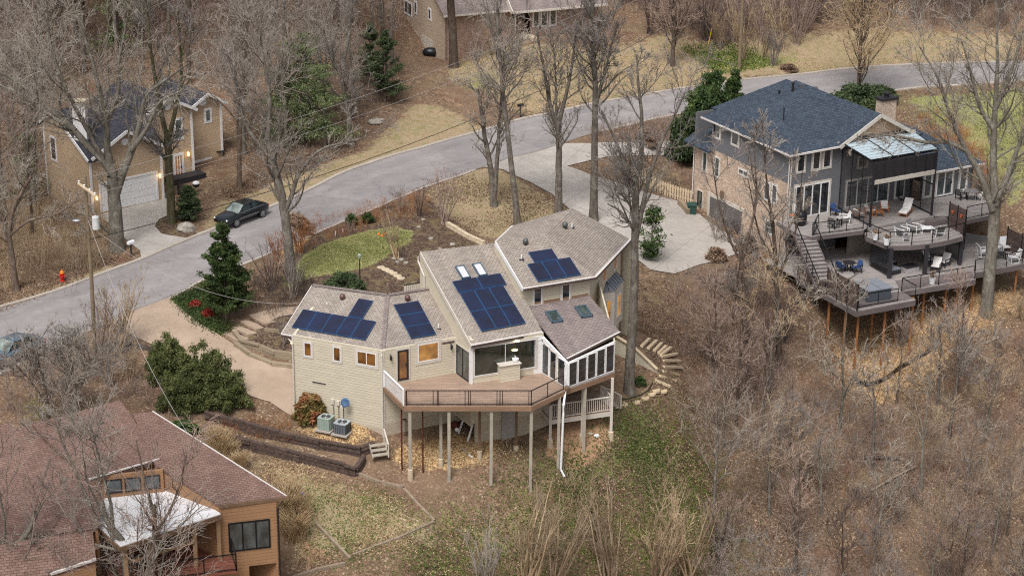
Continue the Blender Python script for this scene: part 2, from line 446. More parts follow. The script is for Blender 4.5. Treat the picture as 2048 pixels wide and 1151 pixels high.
def ground_mat():
    t = NT('ground_cover_mat'); v = t.coord('pos')
    nb = t.noise(v, .12, 5, .6).outputs['Fac']
    nm = t.noise(v, .9, 5, .65).outputs['Fac']
    vo = t.node('ShaderNodeTexVoronoi', feature='F1'); vo.inputs['Scale'].default_value = 10.5; vo.inputs['Randomness'].default_value = 1; t.link(v, vo.inputs['Vector'])
    wn_ = t.node('ShaderNodeSeparateColor'); t.link(vo.outputs['Color'], wn_.inputs[0])
    cell = wn_.outputs[0]; cell2 = wn_.outputs[1]
    fine = t.noise(v, 14, 4, .7).outputs['Fac']
    # leaf litter: every cell a leaf with its own brown
    lit = t.ramp(cell, [(0, srgb(84, 66, 52)), (.4, srgb(110, 90, 74)), (.74, srgb(132, 110, 90)), (.94, srgb(158, 136, 114)), (1, srgb(204, 182, 154))])
    lit = t.mix(t.math('MULTIPLY', t.ramp(t.noise(v, .35, 6, .7).outputs['Fac'], [(.45, (0, 0, 0)), (.62, (1, 1, 1))]), .6), lit, srgb(128, 112, 88))
    lit = t.mix(t.math('MULTIPLY', t.ramp(t.noise(t.coord('pos', (1, 1, 1), (0, 0, 1)), .5, 6, .7).outputs['Fac'], [(.52, (0, 0, 0)), (.64, (1, 1, 1))]), .55), lit, srgb(112, 78, 62))
    lit = t.mix(1.0, lit, t.ramp(nm, [(.25, (.62, .58, .56)), (.5, (.92, .9, .88)), (.75, (1.15, 1.12, 1.05))]), 'MULTIPLY')
    lit = t.mix(t.ramp(nb, [(.4, (0, 0, 0)), (.7, (.5, .5, .5))]), lit, srgb(140, 112, 92))
    dry = t.ramp(fine, [(.25, srgb(130, 112, 88)), (.5, srgb(164, 144, 114)), (.75, srgb(190, 172, 142))])
    dry = t.mix(t.ramp(nb, [(.46, (0, 0, 0)), (.62, (.5, .5, .5))]), dry, srgb(148, 136, 100))
    dry = t.mix(t.math('MULTIPLY', t.ramp(t.noise(v, 1.3, 6, .75).outputs['Fac'], [(.5, (0, 0, 0)), (.6, (1, 1, 1))]), .55), dry, srgb(116, 120, 66))
    dry = t.mix(t.ramp(cell2, [(.8, (0, 0, 0)), (.86, (.7, .7, .7))]), dry, srgb(150, 112, 84))
    green = t.ramp(fine, [(.2, srgb(108, 108, 64)), (.5, srgb(142, 140, 90)), (.8, srgb(176, 168, 122))])
    green = t.mix(t.math('MULTIPLY', t.ramp(nm, [(.45, (0, 0, 0)), (.7, (1, 1, 1))]), .5), green, srgb(128, 132, 70))
    green = t.mix(t.math('MULTIPLY', t.ramp(nb, [(.48, (0, 0, 0)), (.6, (1, 1, 1))]), .4), green, srgb(160, 138, 98))
    mulch = t.ramp(cell, [(0, srgb(66, 53, 45)), (.6, srgb(92, 75, 63)), (1, srgb(136, 114, 96))])
    mulch = t.mix(t.math('MULTIPLY', t.ramp(nm, [(.5, (0, 0, 0)), (.62, (1, 1, 1))]), .6), mulch, srgb(128, 112, 78))
    chips = t.ramp(cell, [(0, srgb(120, 90, 60)), (.4, srgb(176, 140, 98)), (1, srgb(222, 192, 142))])
    ivy = t.ramp(cell, [(0, srgb(66, 72, 36)), (.4, srgb(94, 104, 50)), (.7, srgb(122, 120, 68)), (1, srgb(150, 130, 94))])
    ivy = t.mix(t.ramp(t.noise(v, .5, 6, .7).outputs['Fac'], [(.5, (0, 0, 0)), (.64, (.75, .75, .75))]), ivy, lit)
    clay = t.ramp(fine, [(.3, srgb(150, 112, 84)), (.7, srgb(186, 150, 118))])
    orange = t.ramp(cell, [(0, srgb(128, 98, 68)), (.5, srgb(170, 134, 94)), (1, srgb(212, 182, 140))])
    edge = t.noise(v, 1.5, 6, .75).outputs['Fac']
    c = lit
    for name, cc in (('z_mulch', mulch), ('z_dry', dry), ('z_green', green), ('z_orange', orange), ('z_chips', chips), ('z_clay', clay), ('z_ivy', ivy)):
        a = t.attr(name)
        m = t.math('SUBTRACT', t.math('MULTIPLY', a, 1.3), edge)
        m = t.ramp(t.math('ADD', t.math('MULTIPLY', m, 3.2), .5, clamp=True), [(.35, (0, 0, 0)), (.75, (1, 1, 1))])
        c = t.mix(m, c, cc)
    t.col(c); t.rough(.97); t.spec(.08)
    t.bump(t.math('ADD', t.math('MULTIPLY', cell, .5), nm), .7, .06)
    return t.m
def asphalt_mat():
    t = NT('asphalt_mat'); v = t.coord('pos')
    a = t.noise(v, .25, 5, .6).outputs['Fac']; f = t.noise(v, 30, 3, .7).outputs['Fac']
    s_ = t.noise(t.coord('UV', (.08, 1.2, 1)), 1.0, 5, .6).outputs['Fac']
    c = t.ramp(a, [(.3, srgb(138, 132, 131)), (.7, srgb(155, 149, 147))])
    c = t.mix(1.0, c, t.ramp(s_, [(.35, (.9, .9, .9)), (.65, (1.07, 1.07, 1.06))]), 'MULTIPLY')
    c = t.mix(1.0, c, t.ramp(f, [(.3, (.88, .88, .88)), (.7, (1.1, 1.1, 1.1))]), 'MULTIPLY')
    vo = t.node('ShaderNodeTexVoronoi', feature='DISTANCE_TO_EDGE'); vo.inputs['Scale'].default_value = .16; 
    wv = t.node('ShaderNodeVectorMath', operation='ADD'); t.link(v, wv.inputs[0])
    nn = t.noise(v, .8, 4); sc_ = t.node('ShaderNodeVectorMath', operation='SCALE'); sc_.inputs['Scale'].default_value = 2.0; t.link(nn.outputs['Color'], sc_.inputs[0]); t.link(sc_.outputs[0], wv.inputs[1])
    t.link(wv.outputs[0], vo.inputs['Vector'])
    c = t.mix(t.ramp(vo.outputs['Distance'], [(0, (.55, .55, .55)), (.006, (0, 0, 0))]), c, srgb(92, 86, 90))
    ac = t.attr('across')
    wear = t.ramp(ac, [(0, (.86, .84, .82)), (.07, (1, 1, 1)), (.2, (.93, .93, .93)), (.33, (1.05, 1.05, 1.05)), (.5, (.98, .98, .98)), (.66, (1.05, 1.05, 1.05)), (.8, (.93, .93, .93)), (.93, (1, 1, 1)), (1, (.86, .84, .82))])
    c = t.mix(1.0, c, wear, 'MULTIPLY')
    patch = t.ramp(t.noise(v, .13, 2, .3).outputs['Fac'], [(.60, (0, 0, 0)), (.61, (.22, .22, .22))]); c = t.mix(patch, c, srgb(112, 108, 110))
    edge = t.math('MULTIPLY', t.math('ABSOLUTE', t.math('SUBTRACT', ac, .5)), 2.0)
    litr = t.math('SUBTRACT', t.math('MULTIPLY', edge, 1.0), t.math('MULTIPLY', t.noise(v, 2.5, 5, .75).outputs['Fac'], .25))
    c = t.mix(t.ramp(litr, [(.80, (0, 0, 0)), (.88, (.85, .85, .85))]), c, srgb(140, 122, 100))
    t.col(c); t.rough(.9); t.spec(.2)
def concrete(name, ca, cb, joint=0.0):
    t = NT(name); v = t.coord('pos')
    a = t.noise(v, .35, 6, .65).outputs['Fac']; f = t.noise(v, 20, 3, .7).outputs['Fac']; m = t.noise(v, 2.2, 4, .6).outputs['Fac']
    c = t.ramp(a, [(.3, ca), (.7, cb)])
    c = t.mix(1.0, c, t.ramp(f, [(.3, (.9, .9, .9)), (.7, (1.08, 1.08, 1.08))]), 'MULTIPLY')
    c = t.mix(1.0, c, t.ramp(m, [(.3, (.92, .91, .9)), (.7, (1.05, 1.05, 1.05))]), 'MULTIPLY')
    if joint:
        b = t.node('ShaderNodeTexBrick'); b.offset = 0
        for k, val in (('Scale', 1.0), ('Brick Width', joint), ('Row Height', joint), ('Mortar Size', .02), ('Color1', (1, 1, 1, 1)), ('Color2', (.95, .95, .95, 1)), ('Mortar', (.6, .6, .6, 1))): b.inputs[k].default_value = val
        t.link(t.coord('pos', (1, 1, 1), (0, 0, .45)), b.inputs['Vector'])
        c = t.mix(1.0, c, b.outputs['Color'], 'MULTIPLY')
    t.col(c); t.rough(.85); t.spec(.2)
    return t.m

ground_mat(); asphalt_mat()
concrete('pale_concrete', srgb(178, 165, 156), srgb(208, 196, 188), 3.0)
concrete('drive_concrete', srgb(160, 154, 146), srgb(186, 179, 170), 4.0)
concrete('tan_concrete', srgb(162, 141, 121), srgb(184, 162, 141), 0)
concrete('wash_concrete', srgb(164, 156, 148), srgb(188, 180, 170), 3.5)
concrete('curb_concrete', srgb(158, 148, 138), srgb(186, 176, 164))
concrete('block_grey', srgb(160, 154, 146), srgb(180, 174, 166))
concrete('block_wall_tan', srgb(132, 116, 96), srgb(172, 156, 132))
concrete('dark_block', srgb(120, 112, 104), srgb(150, 142, 132))
siding('cream_siding', srgb(202, 191, 168), .18)
siding('brown_siding', srgb(190, 164, 134), .15, dark=.6)
siding('rust_siding', srgb(160, 120, 86), .2, dark=.72)
siding('grey_siding', srgb(110, 110, 114), .18, dark=.7)
siding('tan_siding', srgb(196, 158, 126), .16, dark=.7)
siding('beige_siding', srgb(188, 168, 146), .16, dark=.7)
simple('cream_trim', srgb(204, 195, 182), .6, var=.05)
simple('cream_stucco', srgb(202, 191, 168), .8, var=.05)
simple('foundation', srgb(186, 172, 150), .9, var=.08, bump=.3)
simple('white_trim', srgb(228, 226, 224), .5, var=.04)
simple('white_plain', srgb(232, 231, 230), .5, var=.03)
simple('gutter_white', srgb(214, 206, 200), .45, var=.05)
simple('gutter_brown', srgb(92, 76, 70), .5, var=.08)
simple('dark_metal', srgb(48, 46, 50), .5, .3, var=.15)
simple('bronze_rail', srgb(70, 54, 50), .5, .3)
simple('black_metal', srgb(30, 31, 34), .45, .3)
simple('galvanised', srgb(168, 170, 172), .45, .6, var=.12)
simple('post_grey', srgb(166, 156, 140), .85, var=.15, nscale=2)
simple('post_brown', srgb(122, 96, 74), .85, var=.2)
simple('post_orange', srgb(150, 100, 58), .85, var=.2)
simple('steel_red', srgb(96, 44, 36), .6, .2)
simple('old_timber', srgb(86, 70, 62), .95, var=.45, nscale=5, bump=.8)
simple('weathered_timber', srgb(150, 132, 112), .95, var=.25, nscale=5, bump=.5)
simple('pale_timber', srgb(206, 184, 152), .9, var=.12)
simple('teak', srgb(176, 106, 60), .6, var=.2)
simple('cushion_white', srgb(222, 218, 214), .9, var=.05)
simple('cushion_blue', srgb(52, 78, 128), .9, var=.15)
simple('sling_grey', srgb(118, 114, 114), .8)
simple('rock', srgb(160, 152, 140), .95, var=.25, bump=.8)
simple('stone_pale', srgb(196, 178, 150), .95, var=.2, bump=.5)
simple('stone_path', srgb(196, 172, 140), .95, var=.15)
simple('ac_green', srgb(150, 164, 152), .5, var=.06)
simple('ac_grey', srgb(104, 108, 112), .5, var=.06)
simple('ac_top', srgb(172, 180, 184), .5, .2)
simple('dish_blue', srgb(70, 100, 136), .4, .1)
simple('red_paint', srgb(206, 32, 26), .4, var=.08)
simple('orange_paint', srgb(232, 130, 30), .4, var=.08)
simple('green_plastic', srgb(38, 74, 66), .5, var=.1)
simple('blue_plastic', srgb(30, 66, 150), .4)
simple('terracotta', srgb(186, 100, 66), .8)
simple('vent_brown', srgb(112, 84, 82), .4, .4, var=.15)
simple('vent_grey', srgb(96, 100, 98), .45, .4, var=.15)
simple('black_rubber', srgb(22, 22, 23), .8)
simple('stone_slab', srgb(168, 160, 160), .85, var=.1)
simple('tub_cover', srgb(122, 126, 134), .8, var=.08)
simple('tub_side', srgb(78, 84, 92), .7, var=.08)
simple('slat_dark', srgb(90, 74, 70), .85, var=.3, nscale=4)
simple('dark_panel', srgb(44, 42, 46), .6)
simple('grill_black', srgb(32, 33, 38), .35, .2)
simple('pole_wood', srgb(128, 112, 88), .95, var=.2, bump=.4)
simple('transformer', srgb(206, 206, 204), .5)
simple('straw', srgb(196, 156, 106), .9, var=.2)
simple('cable_black', srgb(40, 38, 38), .7)
simple('cable_grey', srgb(170, 164, 160), .6)
simple('membrane_white', srgb(226, 224, 224), .6, var=.04, nscale=1)
simple('brown_trim', srgb(150, 108, 70), .8, var=.1)
simple('rust_trim', srgb(158, 126, 92), .8, var=.12)
simple('yellow_paint', srgb(236, 190, 40), .5)
simple('pink_lilac', srgb(176, 120, 120), .8)
t_ = NT('shingle_tan'); del MAT['shingle_tan']; bpy.data.materials.remove(t_.m)
shingle('shingle_tan', srgb(172, 161, 149), srgb(150, 138, 127), srgb(112, 103, 95))
shingle('shingle_blue', srgb(76, 87, 100), srgb(56, 66, 78), srgb(36, 43, 53), .18, .36)
shingle('shingle_red', srgb(138, 110, 99), srgb(118, 92, 82), srgb(90, 70, 63))
shingle('shingle_dark', srgb(72, 72, 80), srgb(54, 55, 63), srgb(36, 36, 42), .22, .42)
shingle('shingle_mauve', srgb(150, 138, 132), srgb(130, 116, 112), srgb(104, 92, 90))
planks('deck_tan', srgb(172, 146, 126), srgb(160, 134, 114))
planks('deck_grey', srgb(166, 158, 153), srgb(148, 141, 137))
planks('deck_dark', srgb(126, 114, 112), srgb(108, 98, 97))
planks('deck_red', srgb(146, 88, 68), srgb(128, 76, 58))
planks('slat_brown', srgb(112, 90, 82), srgb(84, 68, 64), .12, 2.2)
planks('fascia_brown', srgb(150, 118, 92), srgb(144, 112, 88), .4, 4)
brick('brick_tan', srgb(206, 190, 170), srgb(182, 158, 138), srgb(196, 184, 170))
brick('brick_pink', srgb(168, 142, 126), srgb(148, 122, 110), srgb(170, 150, 138))
brick('stone_chimney', srgb(208, 194, 176), srgb(192, 174, 154), srgb(164, 150, 136), .4, .2)
glass('glass_dark'); glass('glass_grey', (.05, .06, .06, 1)); glass('glass_green', (.05, .07, .065, 1)); glass('glass_room', (.016, .02, .014, 1))
glass('glass_warm', (.03, .02, .01, 1), warm=(.75, .36, .08, 1)); glass('glass_amber', (.03, .02, .01, 1), warm=(.30, .12, .03, 1))
bark('bark_grey', srgb(84, 77, 70), srgb(120, 111, 101), srgb(146, 141, 128))
bark('bark_pale', srgb(96, 90, 80), srgb(130, 123, 111), srgb(158, 153, 140))
bark('bark_brown', srgb(78, 64, 56), srgb(112, 96, 84), srgb(128, 118, 104))
bark('bark_ivy', srgb(70, 64, 48), srgb(104, 98, 76), srgb(76, 86, 44))
twig('twig_grey', srgb(134, 124, 114), srgb(172, 162, 150)); twig('twig_pink', srgb(140, 120, 108), srgb(174, 152, 138)); twig('twig_tan', srgb(154, 132, 104), srgb(194, 172, 140)); twig('twig_dark', srgb(82, 70, 64), srgb(116, 102, 92))
twig('twig_orange', srgb(156, 100, 62), srgb(188, 132, 88)); twig('twig_pale', srgb(134, 125, 114), srgb(166, 157, 144))
leafmat('leaf_pine', srgb(34, 48, 24), srgb(54, 70, 34), srgb(86, 98, 50)); leafmat('leaf_cedar', srgb(44, 56, 36), srgb(66, 80, 50), srgb(94, 104, 66)); leafmat('leaf_juniper', srgb(58, 68, 36), srgb(88, 96, 52), srgb(122, 124, 76))
leafmat('leaf_soft', srgb(86, 102, 66), srgb(112, 126, 82), srgb(146, 150, 108)); leafmat('leaf_magnolia', srgb(36, 52, 30), srgb(62, 84, 44), srgb(110, 128, 66)); leafmat('leaf_nandina', srgb(84, 96, 46), srgb(124, 100, 56), srgb(168, 92, 72), scale=1.3)
leafmat('leaf_ivy', srgb(66, 84, 34), srgb(98, 114, 48), srgb(132, 136, 72), scale=.7); leafmat('leaf_redbush', srgb(110, 30, 26), srgb(150, 44, 40), srgb(170, 70, 50)); leafmat('leaf_arbor', srgb(40, 58, 28), srgb(60, 78, 38), srgb(84, 100, 50))
leafmat('leaf_straw', srgb(150, 122, 88), srgb(184, 156, 118), srgb(206, 184, 148)); leafmat('leaf_brown', srgb(104, 84, 68), srgb(136, 110, 90), srgb(160, 136, 114)); leafmat('leaf_lawn', srgb(108, 114, 62), srgb(138, 140, 84), srgb(168, 162, 110), scale=.5)
# solar panel: cells with thin pale lines
def solar():
    t = NT('solar_cell'); uv = t.coord('UV')
    b = t.node('ShaderNodeTexBrick'); b.offset = 0
    for k, val in (('Scale', 1.0), ('Brick Width', .166), ('Row Height', .166), ('Mortar Size', .004), ('Color1', srgb(18, 22, 44)), ('Color2', srgb(28, 28, 46)), ('Mortar', srgb(34, 42, 68))): b.inputs[k].default_value = val
    t.link(uv, b.inputs['Vector'])
    n = t.noise(uv, .8, 3).outputs['Fac']
    t.col(t.mix(t.ramp(n, [(.35, (0, 0, 0)), (.7, (.8, .8, .8))]), b.outputs['Color'], srgb(28, 40, 76)))
    t.rough(.18); t.spec(.6); t.b.inputs['Coat Weight'].default_value = .5; t.b.inputs['Coat Roughness'].default_value = .1
solar()
simple('solar_frame', srgb(58, 112, 168), .35, .3, var=.1)
def carpaint(name, c):
    t = NT(name); t.col(c); t.rough(.2); t.b.inputs['Metallic'].default_value = .6; t.b.inputs['Coat Weight'].default_value = 1.0; t.b.inputs['Coat Roughness'].default_value = .04
carpaint('car_black', srgb(28, 36, 40)); carpaint('car_blue', srgb(126, 150, 168)); simple('alloy', srgb(190, 192, 194), .3, .7, var=.05); simple('lamp_red', srgb(190, 20, 26), .2); simple('lamp_clear', srgb(228, 226, 214), .15)
glass('windscreen', (.16, .19, .17, 1)); glass('car_glass', (.02, .03, .03, 1))
def screen(name, c, a):
    t = NT(name); t.col(c); t.rough(.6)
    tr = t.node('ShaderNodeBsdfTransparent'); mx = t.node('ShaderNodeMixShader'); mx.inputs[0].default_value = a
    t.link(tr.outputs[0], mx.inputs[1]); t.link(t.b.outputs[0], mx.inputs[2]); t.link(mx.outputs[0], t.out.inputs['Surface'])
screen('insect_screen', srgb(58, 54, 54), .42)
screen('dark_screen', srgb(22, 22, 25), .72)
screen('polycarb', srgb(176, 192, 198), 1.0)
def lampmat(name, c, s):
    t = NT(name); t.b.inputs['Emission Color'].default_value = c; t.b.inputs['Emission Strength'].default_value = s; t.col(c)
lampmat('lamp_lit', (1, .72, .32, 1), 1.8); lampmat('lamp_warm', (1, .85, .45, 1), 2.2)
# ------------------------------------------------------------------ ground, roads
def GW(pts): return [G(x, y) for x, y in pts]
def in_poly(x, y, poly):
    inside = np.zeros(len(x), bool); n = len(poly)
    for i in range(n):
        x1, y1 = poly[i][:2]; x2, y2 = poly[(i + 1) % n][:2]
        if y1 == y2: continue
        c = ((y1 > y) != (y2 > y)) & (x < (x2 - x1) * (y - y1) / (y2 - y1) + x1)
        inside ^= c
    return inside
def dist_poly(x, y, poly, closed=True):
    d = np.full(len(x), 1e9); n = len(poly)
    for i in range(n if closed else n - 1):
        a = np.array(poly[i][:2]); b = np.array(poly[(i + 1) % n][:2]); ab = b - a
        t = np.clip(((x - a[0]) * ab[0] + (y - a[1]) * ab[1]) / max(1e-9, ab @ ab), 0, 1)
        d = np.minimum(d, np.hypot(x - a[0] - t * ab[0], y - a[1] - t * ab[1]))
    return d
ZONES = [
 ('z_mulch', [(540,560),(600,450),(740,405),(880,400),(915,450),(985,490),(1010,530),(840,600),(620,600)], 1.0, .62),
 ('z_mulch', [(308,452),(330,430),(352,436),(400,470),(330,475)], .4, 1.0),
 ('z_mulch', [(470,655),(560,612),(640,620),(640,700),(520,700)], .4, 1.0),
 ('z_mulch', [(1240,560),(1330,570),(1400,700),(1390,800),(1290,790),(1250,700)], 2.0, .45),
 ('z_dry', [(835,385),(930,338),(1000,330),(1110,400),(1140,425),(985,485),(900,440)], .8, .55),
 ('z_dry', [(380,480),(415,405),(560,352),(720,298),(820,205),(870,200),(1000,262),(860,305),(560,425)], 1.2, .52),
 ('z_dry', [(870,150),(930,105),(1200,95),(1320,60),(1420,80),(1700,50),(2048,60),(2048,128),(1700,145),(1500,160),(1400,190),(1180,212),(1060,240),(960,190)], 3, .62),
 ('z_dry', [(400,870),(560,905),(700,960),(880,1050),(1000,1160),(560,1160),(560,980)], 1.4, .48),
 ('z_dry', [(0,625),(0,600),(130,560),(230,520),(240,540),(120,582)], .5, .5),
 ('z_dry', [(1150,345),(1340,320),(1390,370),(1330,395)], .8, .4),
 ('z_green', [(560,575),(600,520),(640,490),(720,465),(790,453),(826,462),(815,485),(775,512),(735,532),(690,545),(620,552),(590,572)], .6, .85),
 ('z_green', [(820,590),(838,582),(845,556),(800,570)], .6, .8),
 ('z_green', [(1800,190),(2060,168),(2060,430),(2000,420),(1960,310),(1880,262),(1850,240)], 1.6, .6),
 ('z_green', [(900,170),(960,135),(1020,140),(1010,175),(930,190)], 1.8, .5),
 ('z_green', [(1150,95),(1200,120),(1160,150),(1080,140)], 1.8, .35),
 ('z_green', [(1370,95),(1500,90),(1620,110),(1610,140),(1450,150),(1390,130)], 3, .55),
 ('z_green', [(440,420),(500,350),(520,380),(450,440)], .9, .45),
 ('z_green', [(0,800),(60,760),(130,800),(120,850),(20,850)], 1.4, .42),
 ('z_orange', [(1650,690),(1720,650),(1840,600),(2000,570),(2060,570),(2060,640),(1920,720),(1850,790),(1760,820),(1690,790)], 1.8, .52),
 ('z_orange', [(560,490),(640,450),(600,500),(550,540)], .6, .7),
 ('z_orange', [(1500,560),(1600,600),(1650,700),(1560,700)], 1.5, .4),
 ('z_orange', [(1720,880),(1800,860),(1820,930),(1740,940)], 1.5, .4),
 ('z_chips', [(590,835),(740,835),(745,905),(650,890),(590,862)], .5, .62),
 ('z_chips', [(770,885),(900,868),(1010,868),(990,925),(900,945),(790,935)], .7, .6),
 ('z_green', [(720,1000),(860,955),(1080,1000),(1120,1060),(1100,1180),(640,1180)], 3.0, .37),
 ('z_dry', [(860,960),(1100,960),(1240,1000),(1460,1000),(1480,1200),(900,1200)], 3.0, .42),
 ('z_clay', [(1085,870),(1190,830),(1235,850),(1200,905),(1150,940),(1100,920)], .6, .9),
 ('z_clay', [(620,1060),(690,1110),(600,1151),(570,1100)], .8, .45),
 ('z_clay', [(1250,640),(1300,680),(1270,720)], .7, .3),
 ('z_clay', [(820,120),(880,150),(1000,255),(930,275),(870,210),(825,160)], 1.3, .35),
 ('z_ivy', [(1230,855),(1310,850),(1400,890),(1380,960),(1200,960),(1080,1010),(960,1060),(880,1160),(1480,1160),(1480,1040),(1420,940),(1300,900)], 2.6, .5),
 ('z_ivy', [(1120,935),(1230,880),(1330,880),(1340,960),(1140,985)], .8, .5),
 ('z_ivy', [(345,600),(400,572),(440,590),(430,640),(475,655),(440,672),(390,650)], .4, .9),
 ('z_ivy', [(1360,95),(1480,85),(1560,130),(1440,150)], 1.5, .45),
]
def build_ground():
    ys, xs = np.nonzero(np.ones_like(_ZZ)); ny, nx = _ZZ.shape
    V = np.c_[_XX.ravel(), _YY.ravel(), _ZZ.ravel()]
    j, i = np.meshgrid(np.arange(ny - 1), np.arange(nx - 1), indexing='ij')
    a = (j * nx + i).ravel(); b = a + 1; c = a + nx + 1; d = a + nx
    F = np.empty((2 * len(a), 3), int); F[0::2] = np.c_[a, b, c]; F[1::2] = np.c_[a, c, d]
    me = bpy.data.meshes.new('ground')
    me.from_pydata(V, [], F.tolist())
    me.materials.append(MAT['ground_cover_mat'])
    zs = {}
    for nm, pts, fe, st in ZONES:
        poly = GW(pts)
        dd = dist_poly(V[:, 0], V[:, 1], poly); ins = in_poly(V[:, 0], V[:, 1], poly)
        sd = np.where(ins, dd, -dd)
        w = np.clip(.5 + sd / (2 * fe), 0, 1) * st
        zs[nm] = np.maximum(zs.get(nm, 0 * w), w)
    for nm, w in zs.items():
        me.attributes.new(nm, 'FLOAT', 'POINT').data.foreach_set('value', w.astype(np.float32))
    me.polygons.foreach_set("use_smooth", [True] * len(me.polygons))
    o = bpy.data.objects.new('ground', me); col.objects.link(o)
    tag(o, 'sloping wooded ground of brown leaf litter with patches of grass and ivy', None, None, 'structure')
build_ground()
def smooth_line(pts, n=6):
    pts = [np.asarray(p, float)[:2] for p in pts]; out = []
    for i in range(len(pts) - 1):
        p0 = pts[max(i - 1, 0)]; p1 = pts[i]; p2 = pts[i + 1]; p3 = pts[min(i + 2, len(pts) - 1)]
        for k in range(n):
            t = k / n
            out.append(.5 * (2 * p1 + (p2 - p0) * t + (2 * p0 - 5 * p1 + 4 * p2 - p3) * t * t + (3 * p1 - p0 - 3 * p2 + p3) * t ** 3))
    out.append(pts[-1]); return out
def drape(name, poly, mat, off, label=None, kind='structure', cat=None, thick=0.0):
    bm = bmesh.new()
    vs = [bm.verts.new((p[0], p[1], 0)) for p in poly]
    f = bm.faces.new(vs)
    if f.normal.z < 0: f.normal_flip()
    x0, x1 = min(p[0] for p in poly), max(p[0] for p in poly); y0, y1 = min(p[1] for p in poly), max(p[1] for p in poly)
    for no, lo, hi in (((1, 0, 0), x0, x1), ((0, 1, 0), y0, y1)):
        for k in range(math.ceil(lo), math.floor(hi) + 1):
            co = (k, 0, 0) if no[0] else (0, k, 0)
            bmesh.ops.bisect_plane(bm, geom=bm.verts[:] + bm.edges[:] + bm.faces[:], dist=1e-5, plane_co=co, plane_no=no)
    for k in range(int(x0 - y1) - 1, int(x1 - y0) + 2):
        bmesh.ops.bisect_plane(bm, geom=bm.verts[:] + bm.edges[:] + bm.faces[:], dist=1e-5, plane_co=(k, 0, 0), plane_no=(1, -1, 0))
    V = np.array([v.co[:] for v in bm.verts])
    V[:, 2] = hgt(V[:, 0], V[:, 1]) + off
    F = [tuple(v.index for v in f.verts) for f in bm.faces]
    bm.verts.ensure_lookup_table(); bm.free()
    me = mesh_from(name, V, F, MAT[mat])
    up = np.mean([p.normal.z for p in me.polygons])
    if up < 0: me.flip_normals()
    o = bpy.data.objects.new(name, me); col.objects.link(o)
    return tag(o, label, cat, None, kind)
def ribbon(name, pts, w, h, mat, off=0.0, **kw):
    """a kerb or edging laid along the ground"""
    pts = [np.asarray(p, float)[:2] for p in pts]; V = []; F = []
    fine = []
    for a, b in zip(pts[:-1], pts[1:]):
        n = max(1, int(np.linalg.norm(b - a) / .7)); fine += [a + (b - a) * k / n for k in range(n)]
    fine.append(pts[-1])
    for i, p in enumerate(fine):
        t = fine[min(i + 1, len(fine) - 1)] - fine[max(i - 1, 0)]; t = t / max(1e-9, np.linalg.norm(t)); s = np.array([-t[1], t[0]]) * w / 2
        for q in (p - s, p + s):
            z = float(hgt(q[0], q[1])) + off
            V.append((q[0], q[1], z - .15)); V.append((q[0], q[1], z + h))
    for i in range(len(fine) - 1):
        a = i * 4; b = a + 4
        F += [(a + 1, b + 1, b + 3, a + 3), (a, b, b + 1, a + 1), (a + 2, a + 3, b + 3, b + 2)]
    F += [(0, 1, 3, 2), (len(V) - 4, len(V) - 2, len(V) - 1, len(V) - 3)]
    m = MB(); m.add(V, F)
    return tag(m.build(name, MAT[mat]), **kw)
RU = [(-60,637),(0,614),(122,578),(228,538),(283,518),(380,477),(432,456),(510,426),(585,396),(689,344),(770,316),(845,295),(915,275),(967,261),(1037,240),(1092,229),(1186,208),(1290,190),(1399,172),(1524,156),(1680,139),(1797,131),(1930,126),(2120,122)]
RL = [(-60,775),(8,745),(79,708),(150,676),(222,645),(338,597),(407,560),(500,523),(584,489),(654,457),(748,418),(793,398),(849,375),(967,335),(1023,316),(1124,288),(1200,264),(1300,240),(1400,222),(1500,208),(1640,196),(1786,182),(1860,174),(1960,168),(2120,160)]
_ru = smooth_line(GW(RU)); _rl = smooth_line(GW(RL))
_rd = drape('road', _ru + _rl[::-1], 'asphalt_mat', .04, 'grey asphalt residential road curving up past the houses')
_v = np.array([q.co[:] for q in _rd.data.vertices]); _a = dist_poly(_v[:, 0], _v[:, 1], _ru, False); _b = dist_poly(_v[:, 0], _v[:, 1], _rl, False)
_rd.data.attributes.new('across', 'FLOAT', 'POINT').data.foreach_set('value', (_a / np.maximum(1e-6, _a + _b)).astype(np.float32))
ribbon('kerb', _ru, .32, .1, 'curb_concrete', kind='structure', label='pale concrete kerb along the far side of the road')
ribbon('kerb', _rl[:4 * 6 + 1][:20], .3, .1, 'curb_concrete', kind='structure', label='pale concrete kerb along the near side of the road')
ribbon('kerb', _rl[5 * 6:13 * 6], .25, .07, 'curb_concrete', kind='structure', label='pale concrete kerb beside the front garden')
ribbon('kerb', _rl[16 * 6:], .3, .1, 'curb_concrete', kind='structure', label='pale concrete kerb beside the green lawn')
def loop(px, n=3): return smooth_line(GW(px), n)[:-1]
drape('driveway', GW([(283,518),(380,477),(383,477),(359,475),(322,468),(310,453),(318,440),(340,430),(352,400),(328,385),(180,408),(192,430),(222,450),(252,480),(280,502)]), 'drive_concrete', .07, 'grey concrete driveway leading to the white garage door')
drape('driveway', GW([(222,645),(338,597),(355,612),(372,628),(405,652),(440,672),(468,690),(500,712),(540,722),(640,735),(640,780),(587,835),(540,805),(500,793),(480,775),(400,735),(330,702),(262,672)]), 'tan_concrete', .08, 'tan concrete driveway sloping down to the cream house')
drape('driveway', GW([(967,335),(1023,316),(1124,288),(1180,288),(1260,287),(1352,282),(1420,290),(1420,312),(1350,310),(1250,312),(1134,333),(1180,350),(1250,372),(1300,388),(1362,405),(1400,430),(1500,500),(1440,520),(1400,530),(1350,548),(1300,540),(1250,500),(1190,460),(1145,425),(1103,388),(1060,365),(1037,355),(1005,340)]), 'wash_concrete', .07, 'pale concrete driveway fanning out to the grey garage door')
